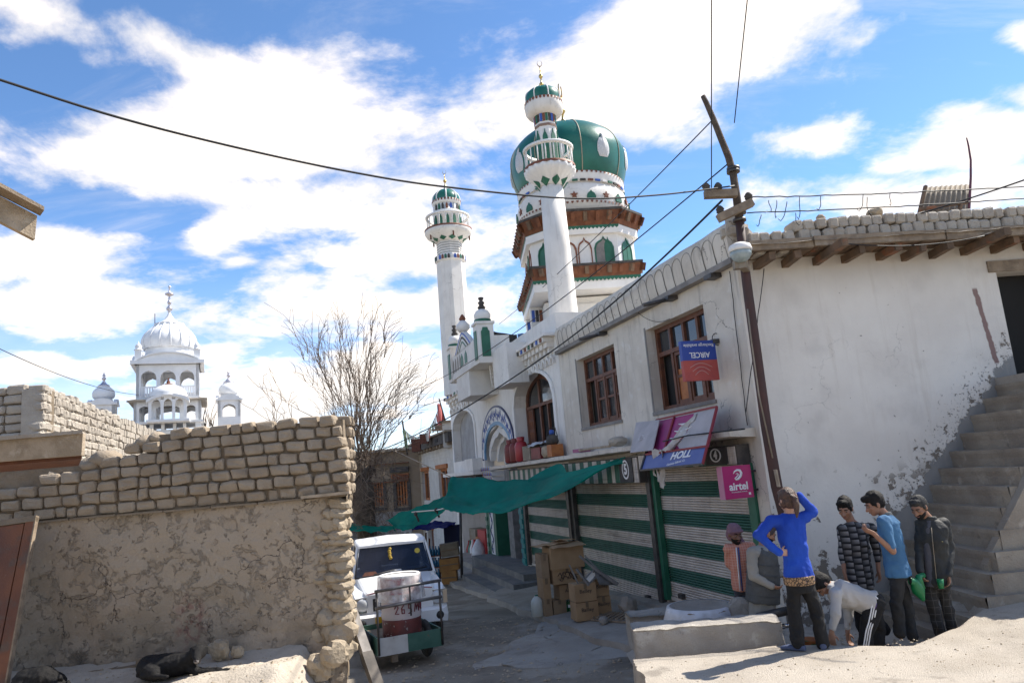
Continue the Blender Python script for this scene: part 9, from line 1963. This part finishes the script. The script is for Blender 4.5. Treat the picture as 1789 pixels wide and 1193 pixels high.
# dogs
FUR = mat('black_dog_fur', (.006, .0055, .0055), .6, (.012, .011, .011), 30, .7, 140, spec=.3); GRYM = mat('grey_muzzle_fur', (.20, .18, .17), .8, (.10, .09, .09), 40)
def PD(zx, zy, y): return at_y(200 + zx / 3.578, 1090 + zy / 3.578, y)
YD = 9.55; d0 = PD(300, 335, YD); DOG = thing('dog', d0, 'black dog with a grey muzzle lying by the mud wall, forelegs stretched forward', 'dog', 'black dogs resting at the wall')
mb = MB(); pd = lambda zx, zy, dy=0: PD(zx, zy, YD + dy)
for (a, b_, r0_, r1_) in ((pd(215, 270), pd(310, 262), .145, .15), (pd(310, 262), pd(420, 245, -.02), .15, .135), (pd(420, 245, -.02), pd(480, 215, -.05), .13, .095), (pd(480, 215, -.05), pd(515, 175, -.09), .09, .08), (pd(200, 275, -.05), pd(250, 310, -.16), .12, .085), (pd(250, 315, -.17), pd(180, 325, -.18), .06, .04), (pd(180, 325, -.18), pd(290, 325, -.24), .035, .026), (pd(290, 326, -.24), pd(330, 328, -.26), .028, .024), (pd(470, 260, -.06), pd(520, 300, -.12), .075, .045), (pd(520, 300, -.12), pd(620, 298, -.16), .042, .032), (pd(620, 298, -.16), pd(690, 290, -.18), .030, .028), (pd(690, 290, -.18), pd(715, 286, -.19), .034, .026), (pd(455, 275, .06), pd(540, 290, .04), .065, .04), (pd(540, 290, .04), pd(640, 283, .0), .036, .028), (pd(640, 283, .0), pd(665, 282, -.01), .032, .025), (pd(170, 270, .05), pd(150, 318, -.05), .045, .03), (pd(150, 318, -.05), pd(200, 332, -.2), .03, .018)): cap(mb, a, b_, r0_, r1_)
hc = pd(527, 172, -.12); mb.ball(hc, .092, .095, .092, 14, 10); nz_ = pd(510, 240, -.27); cap(mb, hc + Vector((0, -.05, -.02)), nz_ + Vector((0, .03, .015)), .066, .042)
for sg, zx, zy in ((-1, 470, 190), (1, 572, 165)):
    e0 = hc + Vector((sg * .055, .0, .05)); e1 = pd(zx, zy, -.10); mb.tube([tuple(e0), tuple(e0.lerp(e1, .5) + Vector((0, 0, .02))), tuple(e1 - Vector((0, .01, .03)))], [.028, .032, .012], 8)
remesh('body', mb, FUR, DOG, .012, 3, .006, 30); mb = MB(); mb.ball(nz_ + Vector((0, .022, .012)), .036, .042, .030, 12, 8); obj('muzzle', mb, GRYM, DOG); mb = MB(); mb.ball(nz_ + Vector((0, -.012, .022)), .016, .012, .012, 10, 6); obj('nose', mb, EYED, DOG)
for sg in (-1, 1): mb = MB(); mb.ball(hc + Vector((sg * .034, -.075, .005)), .010, seg=8, rings=6); obj('eye', mb, EYED, DOG)
Y2 = 9.35; D2_ = thing('dog', at_y(70, 1190, Y2), 'black dog curled asleep at the foot of the leaning door, cut by the frame', 'dog', 'black dogs resting at the wall'); mb = MB(); qd = lambda x, y, d_=0: at_y(x, y, Y2 + d_)
for (a, b_, r0_, r1_) in ((qd(45, 1190), qd(75, 1185), .15, .15), (qd(75, 1185), qd(100, 1192), .15, .11), (qd(100, 1195, -.1), qd(118, 1205, -.15), .075, .06), (qd(118, 1205, -.15), qd(124, 1212, -.2), .05, .03), (qd(40, 1200, -.1), qd(70, 1215, -.2), .09, .05), (qd(25, 1195), qd(30, 1215, -.12), .05, .03), (qd(60, 1215, -.2), qd(100, 1218, -.22), .035, .03)): cap(mb, a, b_, r0_, r1_)
remesh('body', mb, FUR, D2_, .014, 3, .008, 30)
for k, (x, y) in enumerate(((106, 1188), (120, 1198))): mb = MB(); e0 = qd(x, y, -.12); mb.tube([tuple(e0), tuple(e0 + Vector((.0, -.02, .05))), tuple(e0 + Vector((.02, -.05, .03)))], [.03, .025, .008], 8); obj('ear', mb, FUR, D2_)
